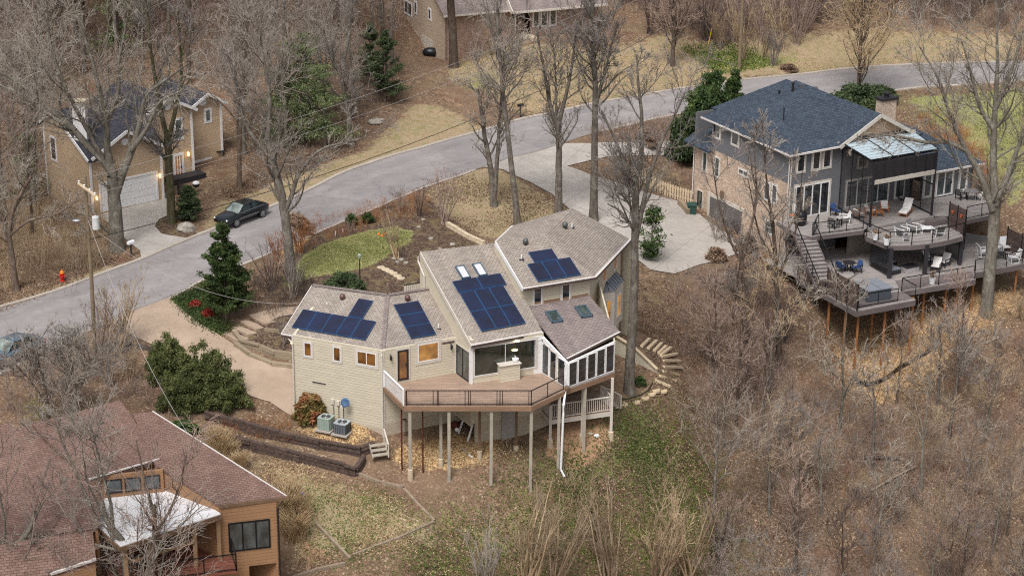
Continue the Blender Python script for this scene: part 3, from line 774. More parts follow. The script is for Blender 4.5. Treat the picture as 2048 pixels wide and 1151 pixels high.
# ------------------------------------------------------------------ bare trees
def tubes_mesh(P_, R, sides):
    """P_ (N,K,3), R (N,K) -> vertices, quads"""
    N, K, _ = P_.shape
    T = np.empty_like(P_); T[:, 1:-1] = P_[:, 2:] - P_[:, :-2]; T[:, 0] = P_[:, 1] - P_[:, 0]; T[:, -1] = P_[:, -1] - P_[:, -2]
    T /= np.maximum(1e-9, np.linalg.norm(T, axis=2, keepdims=True))
    ref = np.where(np.abs(T[:, :1, 2:3]) > .85, np.array([1.0, 0, 0]), np.array([0, 0, 1.0]))
    A = np.cross(T, np.broadcast_to(ref, T.shape)); A /= np.maximum(1e-6, np.linalg.norm(A, axis=2, keepdims=True)); B = np.cross(T, A)
    th = np.arange(sides) * 2 * np.pi / sides
    V = P_[:, :, None, :] + R[:, :, None, None] * (np.cos(th)[None, None, :, None] * A[:, :, None, :] + np.sin(th)[None, None, :, None] * B[:, :, None, :])
    V = V.reshape(-1, 3)
    n = np.arange(N)[:, None, None] * K * sides; k = np.arange(K - 1)[None, :, None] * sides; s = np.arange(sides)[None, None, :]; s2 = (s + 1) % sides
    F = np.stack([n + k + s, n + k + s2, n + k + sides + s2, n + k + sides + s], -1).reshape(-1, 4)
    return V, F
def mesh_np(name, VF, mat, smooth=True):
    Vs = []; Fs = []; off = 0
    for V, F in VF:
        Vs.append(V); Fs.append(F + off); off += len(V)
    V = np.concatenate(Vs); F = np.concatenate(Fs)
    me = bpy.data.meshes.new(name)
    me.vertices.add(len(V)); me.vertices.foreach_set('co', V.astype(np.float32).ravel())
    k = F.shape[1]
    me.loops.add(F.size); me.loops.foreach_set('vertex_index', F.astype(np.int32).ravel())
    me.polygons.add(len(F)); me.polygons.foreach_set('loop_start', np.arange(0, F.size, k, dtype=np.int32))
    me.polygons.foreach_set('loop_total', np.full(len(F), k, np.int32))
    me.materials.append(mat)
    if smooth: me.polygons.foreach_set('use_smooth', np.ones(len(F), bool))
    me.update(calc_edges=True); me.validate()
    return me
def sprout(rg, P_, R, n, t0, t1, ang, ln, K, wander, up, rk=.55, rmin=.008, shape=.5, gravity=0.0, lens=None, sd_ang=10):
    """n children on each parent polyline"""
    N, KP, _ = P_.shape
    t = rg.uniform(t0, t1, (N, n)); t.sort(axis=1)
    f = t * (KP - 1); i = np.minimum(f.astype(int), KP - 2); fr = (f - i)[..., None]
    ar = np.arange(N)[:, None]
    pos = P_[ar, i] * (1 - fr) + P_[ar, i + 1] * fr
    tan = P_[ar, i + 1] - P_[ar, i]; tan /= np.maximum(1e-9, np.linalg.norm(tan, axis=2, keepdims=True))
    pr = R[ar, i] * (1 - fr[..., 0]) + R[ar, i + 1] * fr[..., 0]
    plen = np.linalg.norm(np.diff(P_, axis=1), axis=2).sum(1)[:, None] if lens is None else lens
    rnd = rg.normal(size=pos.shape); side = rnd - (rnd * tan).sum(-1, keepdims=True) * tan
    side /= np.maximum(1e-9, np.linalg.norm(side, axis=2, keepdims=True))
    a = np.radians(rg.normal(ang, sd_ang, (N, n)))[..., None]
    d = np.cos(a) * tan + np.sin(a) * side
    L = plen * ln * (1 - shape * t) * rg.uniform(.6, 1.25, (N, n))
    r0 = np.maximum(rmin, np.minimum(pr * rk * rg.uniform(.7, 1.1, (N, n)), L * .022 + rmin))
    M = N * n; pos = pos.reshape(M, 3); d = d.reshape(M, 3); L = L.reshape(M); r0 = r0.reshape(M)
    out = np.empty((M, K, 3)); out[:, 0] = pos; st = (L / (K - 1))[:, None]
    for k in range(1, K):
        d = d + rg.normal(size=d.shape) * wander + np.array([0, 0, up]); d /= np.maximum(1e-9, np.linalg.norm(d, axis=1, keepdims=True))
        out[:, k] = out[:, k - 1] + d * st
    tp = np.linspace(1, .22, K)[None, :]
    return out, np.maximum(rmin * .75, r0[:, None] * tp)
def resample(pts, K):
    pts = np.array(smooth3(pts)); d = np.r_[0, np.cumsum(np.linalg.norm(np.diff(pts, axis=0), axis=1))]
    s = np.linspace(0, d[-1], K)
    return np.stack([np.interp(s, d, pts[:, k]) for k in range(3)], 1)
def smooth3(pts, n=5):
    pts = [np.asarray(p, float) for p in pts]; out = []
    for i in range(len(pts) - 1):
        p0 = pts[max(i - 1, 0)]; p1 = pts[i]; p2 = pts[i + 1]; p3 = pts[min(i + 2, len(pts) - 1)]
        for k in range(n):
            t = k / n
            out.append(.5 * (2 * p1 + (p2 - p0) * t + (2 * p0 - 5 * p1 + 4 * p2 - p3) * t * t + (3 * p1 - p0 - 3 * p2 + p3) * t ** 3))
    out.append(pts[-1]); return out
def tree_meshes(seed, H, r, kind, barkm, twigm, dens=1.0, rt=.009):
    """trunk mesh (trunk and limbs) and crown mesh (branches and twigs) of one bare tree standing at the origin"""
    rg = np.random.RandomState(seed); K = 12
    def axis(x0, y0, h, lean, r0, r1, z0=-.5):
        z = np.linspace(0, 1, K); w = np.cumsum(rg.normal(size=(K, 2)) * h * .011, axis=0)
        p = np.c_[x0 + lean[0] * z * h + w[:, 0] * z, y0 + lean[1] * z * h + w[:, 1] * z, z0 + z * (h - z0)]
        rr = r0 * (1 - z) ** .8 + r1; rr[0] = r0 * 1.35; return p[None], rr[None]
    if kind == 'shrub':
        ax = [axis(rg.uniform(-.25, .25), rg.uniform(-.25, .25), H * rg.uniform(.75, 1), rg.uniform(-.38, .38, 2), r, .006, -.1) for _ in range(10)]
        P0 = np.concatenate([a[0] for a in ax]); R0 = np.concatenate([a[1] for a in ax])
        P1, R1 = sprout(rg, P0, R0, 7, .25, .95, 24, .34, 5, .06, .06, .6, .009)
        P2, R2 = sprout(rg, P1, R1, 4, .2, 1, 26, .5, 4, .08, .05, .6, .011)
        P3, R3 = sprout(rg, P2, R2, 2, .2, 1, 28, .5, 3, .1, .03, .6, rt)
        return mesh_np('trunk', [tubes_mesh(P0, R0, 5)], MAT[barkm]), mesh_np('crown', [tubes_mesh(P1, R1, 3), tubes_mesh(P2, R2, 3), tubes_mesh(P3, R3, 3)], MAT[twigm])
    P0, R0 = axis(0, 0, H, rg.uniform(-.03, .03, 2), r, r * .08)
    if kind == 'tall':
        a = dict(n=int(22 * dens), t0=.42, t1=.97, ang=48, ln=.34, up=.10, shape=.75)
    elif kind == 'forest':
        a = dict(n=int(24 * dens), t0=.30, t1=.98, ang=38, ln=.36, up=.12, shape=.72)
    elif kind == 'oak':
        a = dict(n=int(16 * dens), t0=.28, t1=.85, ang=50, ln=.60, up=.05, shape=.5)
        R0 = R0 * 1.0
    elif kind == 'young':
        a = dict(n=int(14 * dens), t0=.22, t1=.97, ang=40, ln=.42, up=.07, shape=.6)
    P1, R1 = sprout(rg, P0, R0, a['n'], a['t0'], a['t1'], a['ang'], a['ln'] * 1.15, 7, .11 if kind != 'oak' else .17, a['up'], .45, .024, a['shape'] * .85)
    P2, R2 = sprout(rg, P1, R1, 6, .2, 1, 38, .52, 6, .13, .05, .6, .02, .35)
    P3, R3 = sprout(rg, P2, R2, 5, .2, 1, 36, .5, 4, .15, .03, .6, .015, .3)
    P4, R4 = sprout(rg, P3, R3, 2, .25, 1, 34, .65, 3, .16, .01, .65, rt * 1.3, .3)
    return mesh_np('trunk', [tubes_mesh(P0, R0, 9), tubes_mesh(P1, R1, 6)], MAT[barkm]), mesh_np('crown', [tubes_mesh(P2, R2, 4), tubes_mesh(P3, R3, 3), tubes_mesh(P4, R4, 3)], MAT[twigm])
def put(name, me, parent):
    o = bpy.data.objects.new(name, me); col.objects.link(o); o.parent = parent; return o
PROTO = {}
def proto_tree(key, seed, H, r, kind, barkm, twigm, dens=1.0, rt=.009):
    PROTO[key] = tree_meshes(seed, H, r, kind, barkm, twigm, dens, rt)
def plant(key, name, loc, rz, s, label, cat, group):
    t = thing(name, loc, label, cat, group, rz)
    t.scale = (s, s, s) if np.isscalar(s) else s
    a, b = PROTO[key]
    put('trunk', a, t); put('crown', b, t)
    return t
def hero(base, lines, label, barkm='bark_grey', twigm='twig_grey', seed=1, n1=10, ln1=.34, dens=1.0, name='bare_tree', cat='tree', t0=.25, rt=.010, ang=42, up=.06, n2=7, ln2=.42):
    """a particular tree: base pixel on the ground, lines = [(radius0, radius1, [(px,py[,toward camera m])...]), ...];
    every line lies in the upright plane through the trunk's foot, moved by its own offset"""
    rg = np.random.RandomState(seed)
    b = G(*base); t = thing(name, b, label, cat)
    Ps = []; Rs = []; K = 14
    for li, (ra, rb, pts) in enumerate(lines):
        w = []
        for q in pts:
            dy = q[2] if len(q) > 2 else 0.0
            w.append(PY(q[0], q[1], b[1] - dy))
        if li == 0: w[0] = b - np.array([0, 0, .5])
        tip = [w[-1] + (w[-1] - w[-2]) * .6] if (li or len(lines) == 1) else []; p = resample(w + tip, K) - b
        wob = np.cumsum(rg.normal(size=(K, 3)) * .05, axis=0) * np.linspace(0, 1, K)[:, None] * min(1, ra * 3)
        p = p + wob * (np.array([1, 1, .3]))
        Ps.append(p); z = np.linspace(0, 1, K); r = ra + (min(rb, .05 if li else rb) - ra) * z ** .9; r[-1] = min(r[-1], .06) if li or len(lines) == 1 else r[-1]
        if li == 0: r[0] *= 1.35; r[1] *= 1.08
        Rs.append(r)
    P0 = np.array(Ps); R0 = np.array(Rs)
    L = np.linalg.norm(np.diff(P0, axis=1), axis=2).sum(1)[:, None]
    segs = [];
    P1s = []; R1s = []
    for i in range(len(P0)):
        n = max(3, int(n1 * dens * min(1.6, L[i, 0] / 9)))
        tt0 = t0 if i == 0 else .15
        a, c = sprout(rg, P0[i:i + 1], R0[i:i + 1], n, tt0, .98, ang, ln1 * 1.3, 8, .14, up + .02, .42, .026, .35, lens=np.array([[min(max(L[i, 0], 6.5), 13)]]))
        P1s.append(a); R1s.append(c)
    P1 = np.concatenate(P1s); R1 = np.concatenate(R1s)
    P2, R2 = sprout(rg, P1, R1, n2 + 1, .15, 1, 38, ln2 * 1.15, 6, .15, .05, .55, .019, .3)
    P3, R3 = sprout(rg, P2, R2, 5, .2, 1, 36, .52, 4, .16, .03, .6, .015, .3)
    P4, R4 = sprout(rg, P3, R3, 2, .25, 1, 34, .65, 3, .16, .01, .65, rt * 1.25, .3)
    put('trunk', mesh_np('trunk', [tubes_mesh(P0, R0, 10), tubes_mesh(P1, R1, 6)], MAT[barkm]), t)
    put('crown', mesh_np('crown', [tubes_mesh(P2, R2, 4), tubes_mesh(P3, R3, 3), tubes_mesh(P4, R4, 3)], MAT[twigm]), t)
    return t
# ------------------------------------------------------------------ leafy plants
def leaf_quads(C, rg, size, aspect=1.6, up=.0):
    """one small two-triangle leaf at every centre"""
    n = len(C); a = rg.normal(size=(n, 3)); a[:, 2] *= (1 - up); a /= np.linalg.norm(a, axis=1, keepdims=True)
    b = rg.normal(size=(n, 3)); b -= (b * a).sum(1, keepdims=True) * a; b /= np.linalg.norm(b, axis=1, keepdims=True)
    s = size * rg.uniform(.6, 1.4, (n, 1)); a = a * s * aspect * .5; b = b * s * .5
    V = np.stack([C - a, C + b, C + a, C - b], 1).reshape(-1, 3)
    return V, np.arange(4 * n).reshape(-1, 4)
def conifer(seed, H, r, n_wh, layers_l, leaf, barkm='bark_brown', leafm='leaf_pine', per=60, t0=.08, droop=-.05, profile=None, clump=.28):
    rg = np.random.RandomState(seed)
    z = np.linspace(0, 1, 10); P0 = np.c_[np.cumsum(rg.normal(size=10) * .02), np.cumsum(rg.normal(size=10) * .02), z * H - .3 * (1 - z)][None]
    R0 = (r * (1 - z) + .02)[None]
    n = n_wh
    t = rg.uniform(t0, .99, n); az = rg.uniform(0, 2 * np.pi, n)
    w = layers_l * (profile(t) if profile else (1 - t) ** .75) * rg.uniform(.65, 1.15, n) + .12
    d = np.c_[np.cos(az), np.sin(az), np.full(n, .35)]; d[:, 2] += droop + .3 * t
    K = 5; P1 = np.empty((n, K, 3)); base = np.c_[np.interp(t, z, P0[0, :, 0]), np.interp(t, z, P0[0, :, 1]), t * H]
    for k in range(K): P1[:, k] = base + d * (w * k / (K - 1))[:, None]
    R1 = np.linspace(.03, .008, K)[None] * np.ones((n, 1))
    tt = rg.uniform(.3, 1.05, (n, per)); pos = base[:, None] + d[:, None] * (w[:, None] * tt)[..., None] + rg.normal(size=(n, per, 3)) * clump * np.array([1, 1, .45]) * (.4 + .6 * w[:, None, None] / max(.1, w.max()))
    V, F = leaf_quads(pos.reshape(-1, 3), rg, leaf, 3.2, .2)
    return mesh_np('trunk', [tubes_mesh(P0, R0, 7), tubes_mesh(P1, R1, 3)], MAT[barkm]), mesh_np('crown', [(V, F)], MAT[leafm], False)
def bushy(seed, rx, ry, rz, nclump, per, leaf, leafm, barkm='bark_brown', up=0.0, shell=.55, csize=.33):
    rg = np.random.RandomState(seed)
    d = rg.normal(size=(nclump, 3)); d[:, 2] = np.abs(d[:, 2]) * 1.0 - .15; d /= np.linalg.norm(d, axis=1, keepdims=True)
    q = rg.uniform(shell, 1.0, (nclump, 1)) ** .6 * rg.uniform(.85, 1.12, (nclump, 1))
    c = d * q * np.array([rx, ry, rz]); c[:, 2] = np.abs(c[:, 2]) + .1
    pos = c[:, None] + rg.normal(size=(nclump, per, 3)) * csize * min(rx, rz) * np.array([1, 1, .7]) * .6
    pos = pos.reshape(-1, 3); pos[:, 2] = np.maximum(pos[:, 2], .05)
    V, F = leaf_quads(pos, rg, leaf, 2.6, up)
    K = 4; P1 = np.empty((nclump, K, 3))
    for k in range(K): P1[:, k] = c * (k / (K - 1)) * .95
    R1 = np.linspace(.04, .008, K)[None] * np.ones((nclump, 1))
    return mesh_np('stem', [tubes_mesh(P1, R1, 4)], MAT[barkm]), mesh_np('foliage', [(V, F)], MAT[leafm], False)
# ------------------------------------------------------------------ building kit
def hd(a, b):
    n = np.cross(ray(*a), ray(*b)); d = np.cross(n, [0, 0, 1]); d = d / np.linalg.norm(d)
    return d if d[0] > 0 else -d
Z3 = np.array([0, 0, 1.0])
class Plane:
    """an upright wall plane: o a point of it, u its horizontal direction, n its outward normal"""
    def __init__(s, o, u, flip=False):
        s.o = np.array([o[0], o[1], 0.0]); s.u = unit([u[0], u[1], 0]); s.n = np.array([s.u[1], -s.u[0], 0])
        if flip: s.n = -s.n
    def pt(s, u, z, out=0.0): return s.o + s.u * u + Z3 * z + s.n * out
    def hit(s, px, py):
        p = hitp(px, py, s.o, s.n); return float((p - s.o) @ s.u), float(p[2])
    def slab(s, mb, u0, u1, z0, z1, out, th=.03):
        mb.prism([s.pt(u0, z0, out), s.pt(u1, z0, out), s.pt(u1, z1, out), s.pt(u0, z1, out)], -s.n * th)
    def wall(s, parent, mat, poly, th=.18, name='wall'):
        m = MB(); m.prism([s.pt(u, z) for u, z in poly], -s.n * th); return m.build(name, MAT[mat], parent)
    def win(s, parent, u0, u1, z0, z1, glass='glass_dark', frame='white_trim', trim='cream_trim', nx=1, nz=1, casing=.11, fw=.055, name='window', door=False, handle=False, bar=None):
        if u0 > u1: u0, u1 = u1, u0
        if z0 > z1: z0, z1 = z1, z0
        m = MB()
        if casing:
            c = casing
            for a, b, d, e in ((u0 - c, u0, z0 - (0 if door else c), z1 + c), (u1, u1 + c, z0 - (0 if door else c), z1 + c), (u0, u1, z1, z1 + c)) + (() if door else ((u0, u1, z0 - c, z0),)):
                s.slab(m, a, b, d, e, .035, .06)
            t = m.build(name, MAT[trim], parent)
            host = t
        else: host = None
        f = MB()
        for k in range(nx + 1):
            uu = u0 + (u1 - u0 - fw) * k / nx; s.slab(f, uu, uu + fw, z0, z1, .055, .08)
        for k in range(nz + 1):
            zz = z0 + (z1 - z0 - fw) * k / nz
            if k in (0, nz): s.slab(f, u0 + fw, u1 - fw, zz, zz + fw, .05, .07)
        if nz > 1:
            f2 = MB()
            for k in range(1, nz): zz = z0 + (z1 - z0) * k / nz; s.slab(f2, u0 + fw, u1 - fw, zz - .012, zz + .012, .04, .03)
        if host is None: host = f.build(name, MAT[frame], parent)
        else: f.build('frame', MAT[frame], host)
        if nz > 1: f2.build('glazing_bars', MAT[bar or frame], host)
        g = MB(); s.slab(g, u0 + .01, u1 - .01, z0 + .01, z1 - .01, .02, .03); g.build('pane', MAT[glass], host)
        if handle:
            h = MB(); s.slab(h, u1 - .2, u1 - .14, z0 + .95, z0 + 1.1, .1, .06); h.build('handle', MAT['dark_metal'], host)
        return host
    def winpx(s, parent, tl, br, **kw):
        a = s.hit(*tl); b = s.hit(*br); return s.win(parent, a[0], b[0], b[1], a[1], **kw)
def roof_slab(mb, pts, th=.14): mb.prism(pts, -Z3 * th)
def gutter(mb, a, b, w=.12, h=.12, drop=.06, out=0.0):
    mb.beam(np.asarray(a) - Z3 * drop, np.asarray(b) - Z3 * drop, w, h)
def railing(parent, pts, h=1.0, mat='black_metal', post=.05, sp=1.8, rails=(1.0, .1), balusters=None, cables=0, cmat='black_metal', name='railing', top=.06):
    m = MB(); c = MB()
    for a, b in zip(pts[:-1], pts[1:]):
        a = np.asarray(a, float); b = np.asarray(b, float); L = np.linalg.norm(b - a); n = max(1, int(round(L / sp)))
        for k in range(n + 1):
            p = a + (b - a) * k / n; m.beam(p, p + Z3 * h, post, post)
        for r in rails: m.beam(a + Z3 * h * r, b + Z3 * h * r, top if r == 1.0 else .04, .05)
        if balusters:
            nb = int(L / balusters)
            for k in range(1, nb): p = a + (b - a) * k / nb; c.beam(p + Z3 * .1 * h, p + Z3 * h, .035, .035)
        for k in range(cables): z = h * (.18 + .72 * k / max(1, cables - 1)); c.beam(a + Z3 * z, b + Z3 * z, .009, .009)
    o = m.build(name, MAT[mat], parent)
    if c.v: c.build('balusters' if balusters else 'cables', MAT[cmat], o)
    return o
# ------------------------------------------------------------------ the cream house with solar panels
mh = thing('house', (0, 118, 0), 'cream lap-sided house with blue solar panels on its tan shingle roofs', 'house')
C = P(766, 772); I_ = P(912, 745); J = P(942, 767); K_ = P(1083, 745); Lc = P(1134, 777); Mc = P(1229, 743)
ze = 2.3; e0 = P(563, 668, ze); e1 = P(765, 703, ze); e2 = P(918, 677, ze)
zr = 4.2; r0 = P(625, 570, zr); r1 = P(775, 590, zr); r2 = P(868, 576, zr)
def mirror(r, e): v = r + (r - e); v = v.copy(); v[2] = e[2]; return v
m = MB()
roof_slab(m, [e0, e1, r1, r0]); roof_slab(m, [e1, e2, r2, r1]); roof_slab(m, [r0, r1, mirror(r1, e1), mirror(r0, e0)]); roof_slab(m, [r1, r2, mirror(r2, e2), mirror(r1, e1)])
rf_l = m.build('roof', MAT['shingle_tan'], mh)
m = MB(); rg_ = unit(r1 - r0)
m.beam(r0 + Z3 * .03, r1 + Z3 * .03, .3, .04); m.beam(r1 + Z3 * .03, r2 + Z3 * .03, .3, .04); m.beam(e1 + Z3 * .03, r1 + Z3 * .03, .3, .03)
m.build('ridge_cap', MAT['shingle_mauve'], rf_l)
m = MB(); gutter(m, e0, e1, .13, .13, .12); gutter(m, e1, e2, .13, .13, .12); m.build('gutter', MAT['gutter_brown'], rf_l)
m = MB(); m.beam(e0 + Z3 * .02, e1 + Z3 * .02, .16, .03); m.beam(e1 + Z3 * .02, e2 + Z3 * .02, .16, .03); m.beam(e0 - Z3 * .04, r0 - Z3 * .04, .05, .2)
m.build('drip_edge', MAT['gutter_white'], rf_l)
dL1 = unit((e0 - e1)[:2].tolist() + [0]); A_ = C + dL1 * (np.linalg.norm(e0 - e1) - .75)
pL1 = Plane(A_, C - A_); wl = np.linalg.norm(C - A_)
pL1.wall(mh, 'cream_siding', [(0, -2.95), (wl, -2.95), (wl, 2.42), (0, 2.42)])
pL1.wall(mh, 'foundation', [(.02, -5), (wl - .02, -5), (wl - .02, -2.95), (.02, -2.95)], name='foundation_wall')
pL2 = Plane(C, I_ - C); wl2 = np.linalg.norm(I_ - C)
pL2.wall(mh, 'cream_siding', [(0, -2.6), (wl2 + .2, -2.6), (wl2 + .2, 2.45), (0, 2.45)])
pL2.wall(mh, 'foundation', [(0.02, -6), (wl2 + 3.5, -6), (wl2 + 3.5, -2.6), (0.02, -2.6)], name='foundation_wall')
# left gable end
uE = unit(mirror(r0, e0) - e0); gl = np.linalg.norm((mirror(r0, e0) - e0)[:2])
pG = Plane(A_, uE, flip=True)
pG.wall(mh, 'cream_siding', [(0, -5), (gl - .6, -5), (gl - .6, 2.35), (gl / 2 - .1, 4.0), (0, 2.35)])
m = MB(); bk0 = A_ + uE * (gl - .7); bk1 = mirror(r1, e1) - unit(mirror(r1, e1) - e1) * .5; bk2 = mirror(r2, e2)
for a, b in ((bk0, bk1), (bk1, bk2)):
    m.prism([[a[0], a[1], -2], [b[0], b[1], -2], [b[0], b[1], 2.3], [a[0], a[1], 2.3]], (0, .15, 0))
m.build('wall', MAT['cream_siding'], mh)
for p_, q in ((pL1, .05), (pL1, wl - .06), (pL2, .06), (pL2, wl2 - .05)):
    m = MB(); p_.slab(m, q - .055, q + .055, -3, 2.4, .03, .05); m.build('corner_trim', MAT['cream_trim'], mh)
m = MB(); m.tube([e1 + [-.1, 0, -.12], pL1.pt(wl - .02, 2.1, .1), pL1.pt(wl - .0, 1.9, .08), pL1.pt(wl, -3.9, .08)], .045, 6); m.build('downspout', MAT['cream_trim'], mh)
m = MB(); m.tube([e0 + [.3, 0, -.12], pL1.pt(.1, 1.9, .1), pL1.pt(.1, -3.2, .1)], .045, 6); m.build('downspout', MAT['cream_trim'], mh)
pL1.winpx(mh, (608, 683), (624, 713.5), glass='glass_amber')
pL1.winpx(mh, (666.5, 692), (682, 723.5), glass='glass_amber')
pL1.winpx(mh, (714, 700), (753, 733.5), glass='glass_amber', nx=2, casing=.16)
d_ = pL2.winpx(mh, (794.5, 701), (817, 757), glass='glass_amber', frame='dark_metal', name='door', door=True, fw=.12, handle=True)
pL2.winpx(mh, (835.5, 689), (877, 717), glass='glass_warm', casing=.17)
# wall between the two wings, with a sliding door
pIJ = Plane(I_, J - I_); wij = np.linalg.norm(J - I_)
pIJ.wall(mh, 'cream_siding', [(-.1, -3), (wij, -3), (wij, 2.95), (-.1, 3.6)])
pIJ.win(mh, .12, wij - .25, .03, 2.05, glass='glass_grey', frame='dark_metal', nx=2, door=True, casing=.08, name='sliding_door')
# tall middle block
me_l = P(943, 690, 2.75); me_r = P(1085, 663, 2.75); mr_l = P(840, 503, 6.45); _n = np.cross(me_r - me_l, mr_l - me_l); mr_r = hitp(990, 485.5, me_l, _n)
m = MB(); roof_slab(m, [me_l, me_r, mr_r, mr_l]); rf_m = m.build('roof', MAT['shingle_tan'], mh)
m = MB(); gutter(m, me_l, me_r, .15, .15, .1); m.build('gutter', MAT['gutter_brown'], rf_m)
m = MB(); m.beam(me_l + Z3 * .02, me_r + Z3 * .02, .22, .03); m.build('drip_edge', MAT['gutter_white'], rf_m)
pJK = Plane(J, K_ - J); wjk = np.linalg.norm(K_ - J)
pJK.wall(mh, 'cream_siding', [(0, -2.8), (wjk + .1, -2.8), (wjk + .1, 2.75), (0, 2.75)])
pJK.wall(mh, 'foundation', [(.3, -6.2), (wjk + 1.5, -6.2), (wjk + 1.5, -2.8), (.3, -2.8)], name='foundation_wall')
uM = unit((mr_l - me_l) * [1, 1, 0]); lenM = np.linalg.norm((mr_l - me_l)[:2]); pM = Plane(J, uM, flip=True); sl_ = (6.45 - 2.75) / lenM
pM.wall(mh, 'cream_stucco', [(-.02, -1.0), (lenM, -1.0), (lenM, 6.3), (-.02, 2.66)])
m = MB(); m.beam(me_l - Z3 * .12, mr_l - Z3 * .12, .06, .26); m.build('rake_board', MAT['cream_trim'], rf_m)
pMb = Plane(J + uM * lenM, K_ - J, flip=True); pMb.wall(mh, 'cream_siding', [(0, -1), (5, -1), (5, 6.1), (0, 6.1)])
m = MB(); a = J + uM * (lenM + .05) + pM.n * .1; m.tube([a + Z3 * 6.0, a + Z3 * 5.7, J + uM * (lenM - .9) + pM.n * .1 + Z3 * 5.0, J + uM * (lenM - .9) + pM.n * .1 + Z3 * 3.6, J + uM * (lenM - 3.2) + pM.n * .1 + Z3 * 2.95], .05, 6)
m.build('downspout', MAT['gutter_white'], mh)
m = MB(); pJK.slab(m, -.08, .1, 0, 2.65, .06, .2); m.build('corner_trim', MAT['white_trim'], mh)
m = MB(); pJK.slab(m, wjk - .55, wjk, 0, 2.6, .02, .1); m.build('corner_trim', MAT['white_trim'], mh)
pJK.winpx(mh, (948, 695.5), (1071, 733), glass='glass_room', casing=.12, nx=2, fw=.03)
# big two-storey block
zt, ztr = 4.9, 6.7
t0_ = P(1047, 577, zt); t1_ = P(1190.5, 553.7, zt); t2_ = P(1261, 478, zt); tl_ = P(991, 483, ztr); tr_ = P(1091.5, 471.7, ztr); ta_ = P(1145, 416, 6.7); tb_ = P(1025, 451, 6.45)
m = MB(); roof_slab(m, [t0_, t1_, tr_, tl_]); roof_slab(m, [t1_, t2_, ta_, tr_]); roof_slab(m, [tl_, tr_, ta_, tb_])
bk = mirror(ta_, t2_) ; roof_slab(m, [tb_, ta_, bk])
rf_t = m.build('roof', MAT['shingle_tan'], mh)
m = MB(); gutter(m, t0_, t1_, .14, .14, .1); gutter(m, t1_, t2_, .14, .14, .1); m.build('gutter', MAT['gutter_brown'], rf_t)
m = MB(); m.beam(t0_ + Z3 * .02, t1_ + Z3 * .02, .2, .03); m.beam(t1_ + Z3 * .02, t2_ + Z3 * .02, .2, .03); m.beam(tl_ + Z3 * .0, tb_, .12, .05); m.build('drip_edge', MAT['gutter_white'], rf_t)
m = MB(); m.beam(tl_ + [-.03, 0, -.1], t0_ + [-.03, 0, -.1], .06, .28); m.build('rake_board', MAT['white_trim'], rf_t)
d1 = unit((t1_ - t0_) * [1, 1, 0]); i1 = np.array([-d1[1], d1[0], 0]); d2 = unit((t2_ - t1_) * [1, 1, 0]); i2 = np.array([-d2[1], d2[0], 0])
_a = t1_ + i1 * .45; _b = t1_ + i2 * .45; _k = np.linalg.solve(np.array([d1[:2], -d2[:2]]).T, (_b - _a)[:2]); TC = _a + d1 * _k[0]; TC[2] = 0; TF = t0_ + i1 * .45; TF = np.array([TF[0], TF[1], 0]); TR = t2_ + i2 * .45 - d2 * .5; TR = np.array([TR[0], TR[1], 0])
pT = Plane(TF, TC - TF); wt = np.linalg.norm(TC - TF); pT.wall(mh, 'cream_siding', [(0, 2.5), (wt, 2.5), (wt, 4.95), (0, 4.95)])
pT2 = Plane(TC, TR - TC); wt2 = np.linalg.norm(TR - TC); pT2.wall(mh, 'cream_stucco', [(0, -5), (wt2, -5), (wt2, 4.95), (0, 4.95)])
uT = unit((tl_ - t0_) * [1, 1, 0]); lt_ = np.linalg.norm((tl_ - t0_)[:2]); pTl = Plane(TF + i1 * .02, uT, flip=True)
pTl.wall(mh, 'cream_stucco', [(0, 2.6), (lt_ - .3, 2.6), (lt_ - .3, 6.45), (0, 4.85)])
m = MB()
for a, b in ((tl_, tb_), (tb_, bk), (bk, t2_)):
    a = np.array(a); b = np.array(b); q = unit(np.cross(b - a, Z3)); m.prism([[a[0], a[1], -3], [b[0], b[1], -3], [b[0], b[1], b[2] - .2], [a[0], a[1], a[2] - .2]], unit([(t1_ + ta_)[0] / 2 - a[0], (t1_ + ta_)[1] / 2 - a[1], 0]) * .15)
m.build('wall', MAT['cream_siding'], mh)
for p_, a, b, z0 in ((pT, wt - .08, wt, 3.3), (pT2, 0, .1, 2.5), (pT2, wt2 - .12, wt2, -4.5)):
    m = MB(); p_.slab(m, a, b, z0, 4.85, .025, .05); m.build('corner_trim', MAT['cream_trim'], mh)
m = MB(); m.tube([t2_ + [-.2, -.5, -.1], pT2.pt(wt2 - .2, 4.5, .1), pT2.pt(wt2 - .2, -3, .1)], .05, 6); m.build('downspout', MAT['fascia_brown'], mh)
pT.winpx(mh, (1067, 576), (1083, 608), glass='glass_dark', casing=.12); pT.winpx(mh, (1123.5, 569), (1139, 599), glass='glass_dark', casing=.12)
pT2.winpx(mh, (1205, 541), (1211.5, 558), glass='glass_amber', casing=.1); pT2.winpx(mh, (1227, 517), (1233, 534), glass='glass_amber', casing=.1)
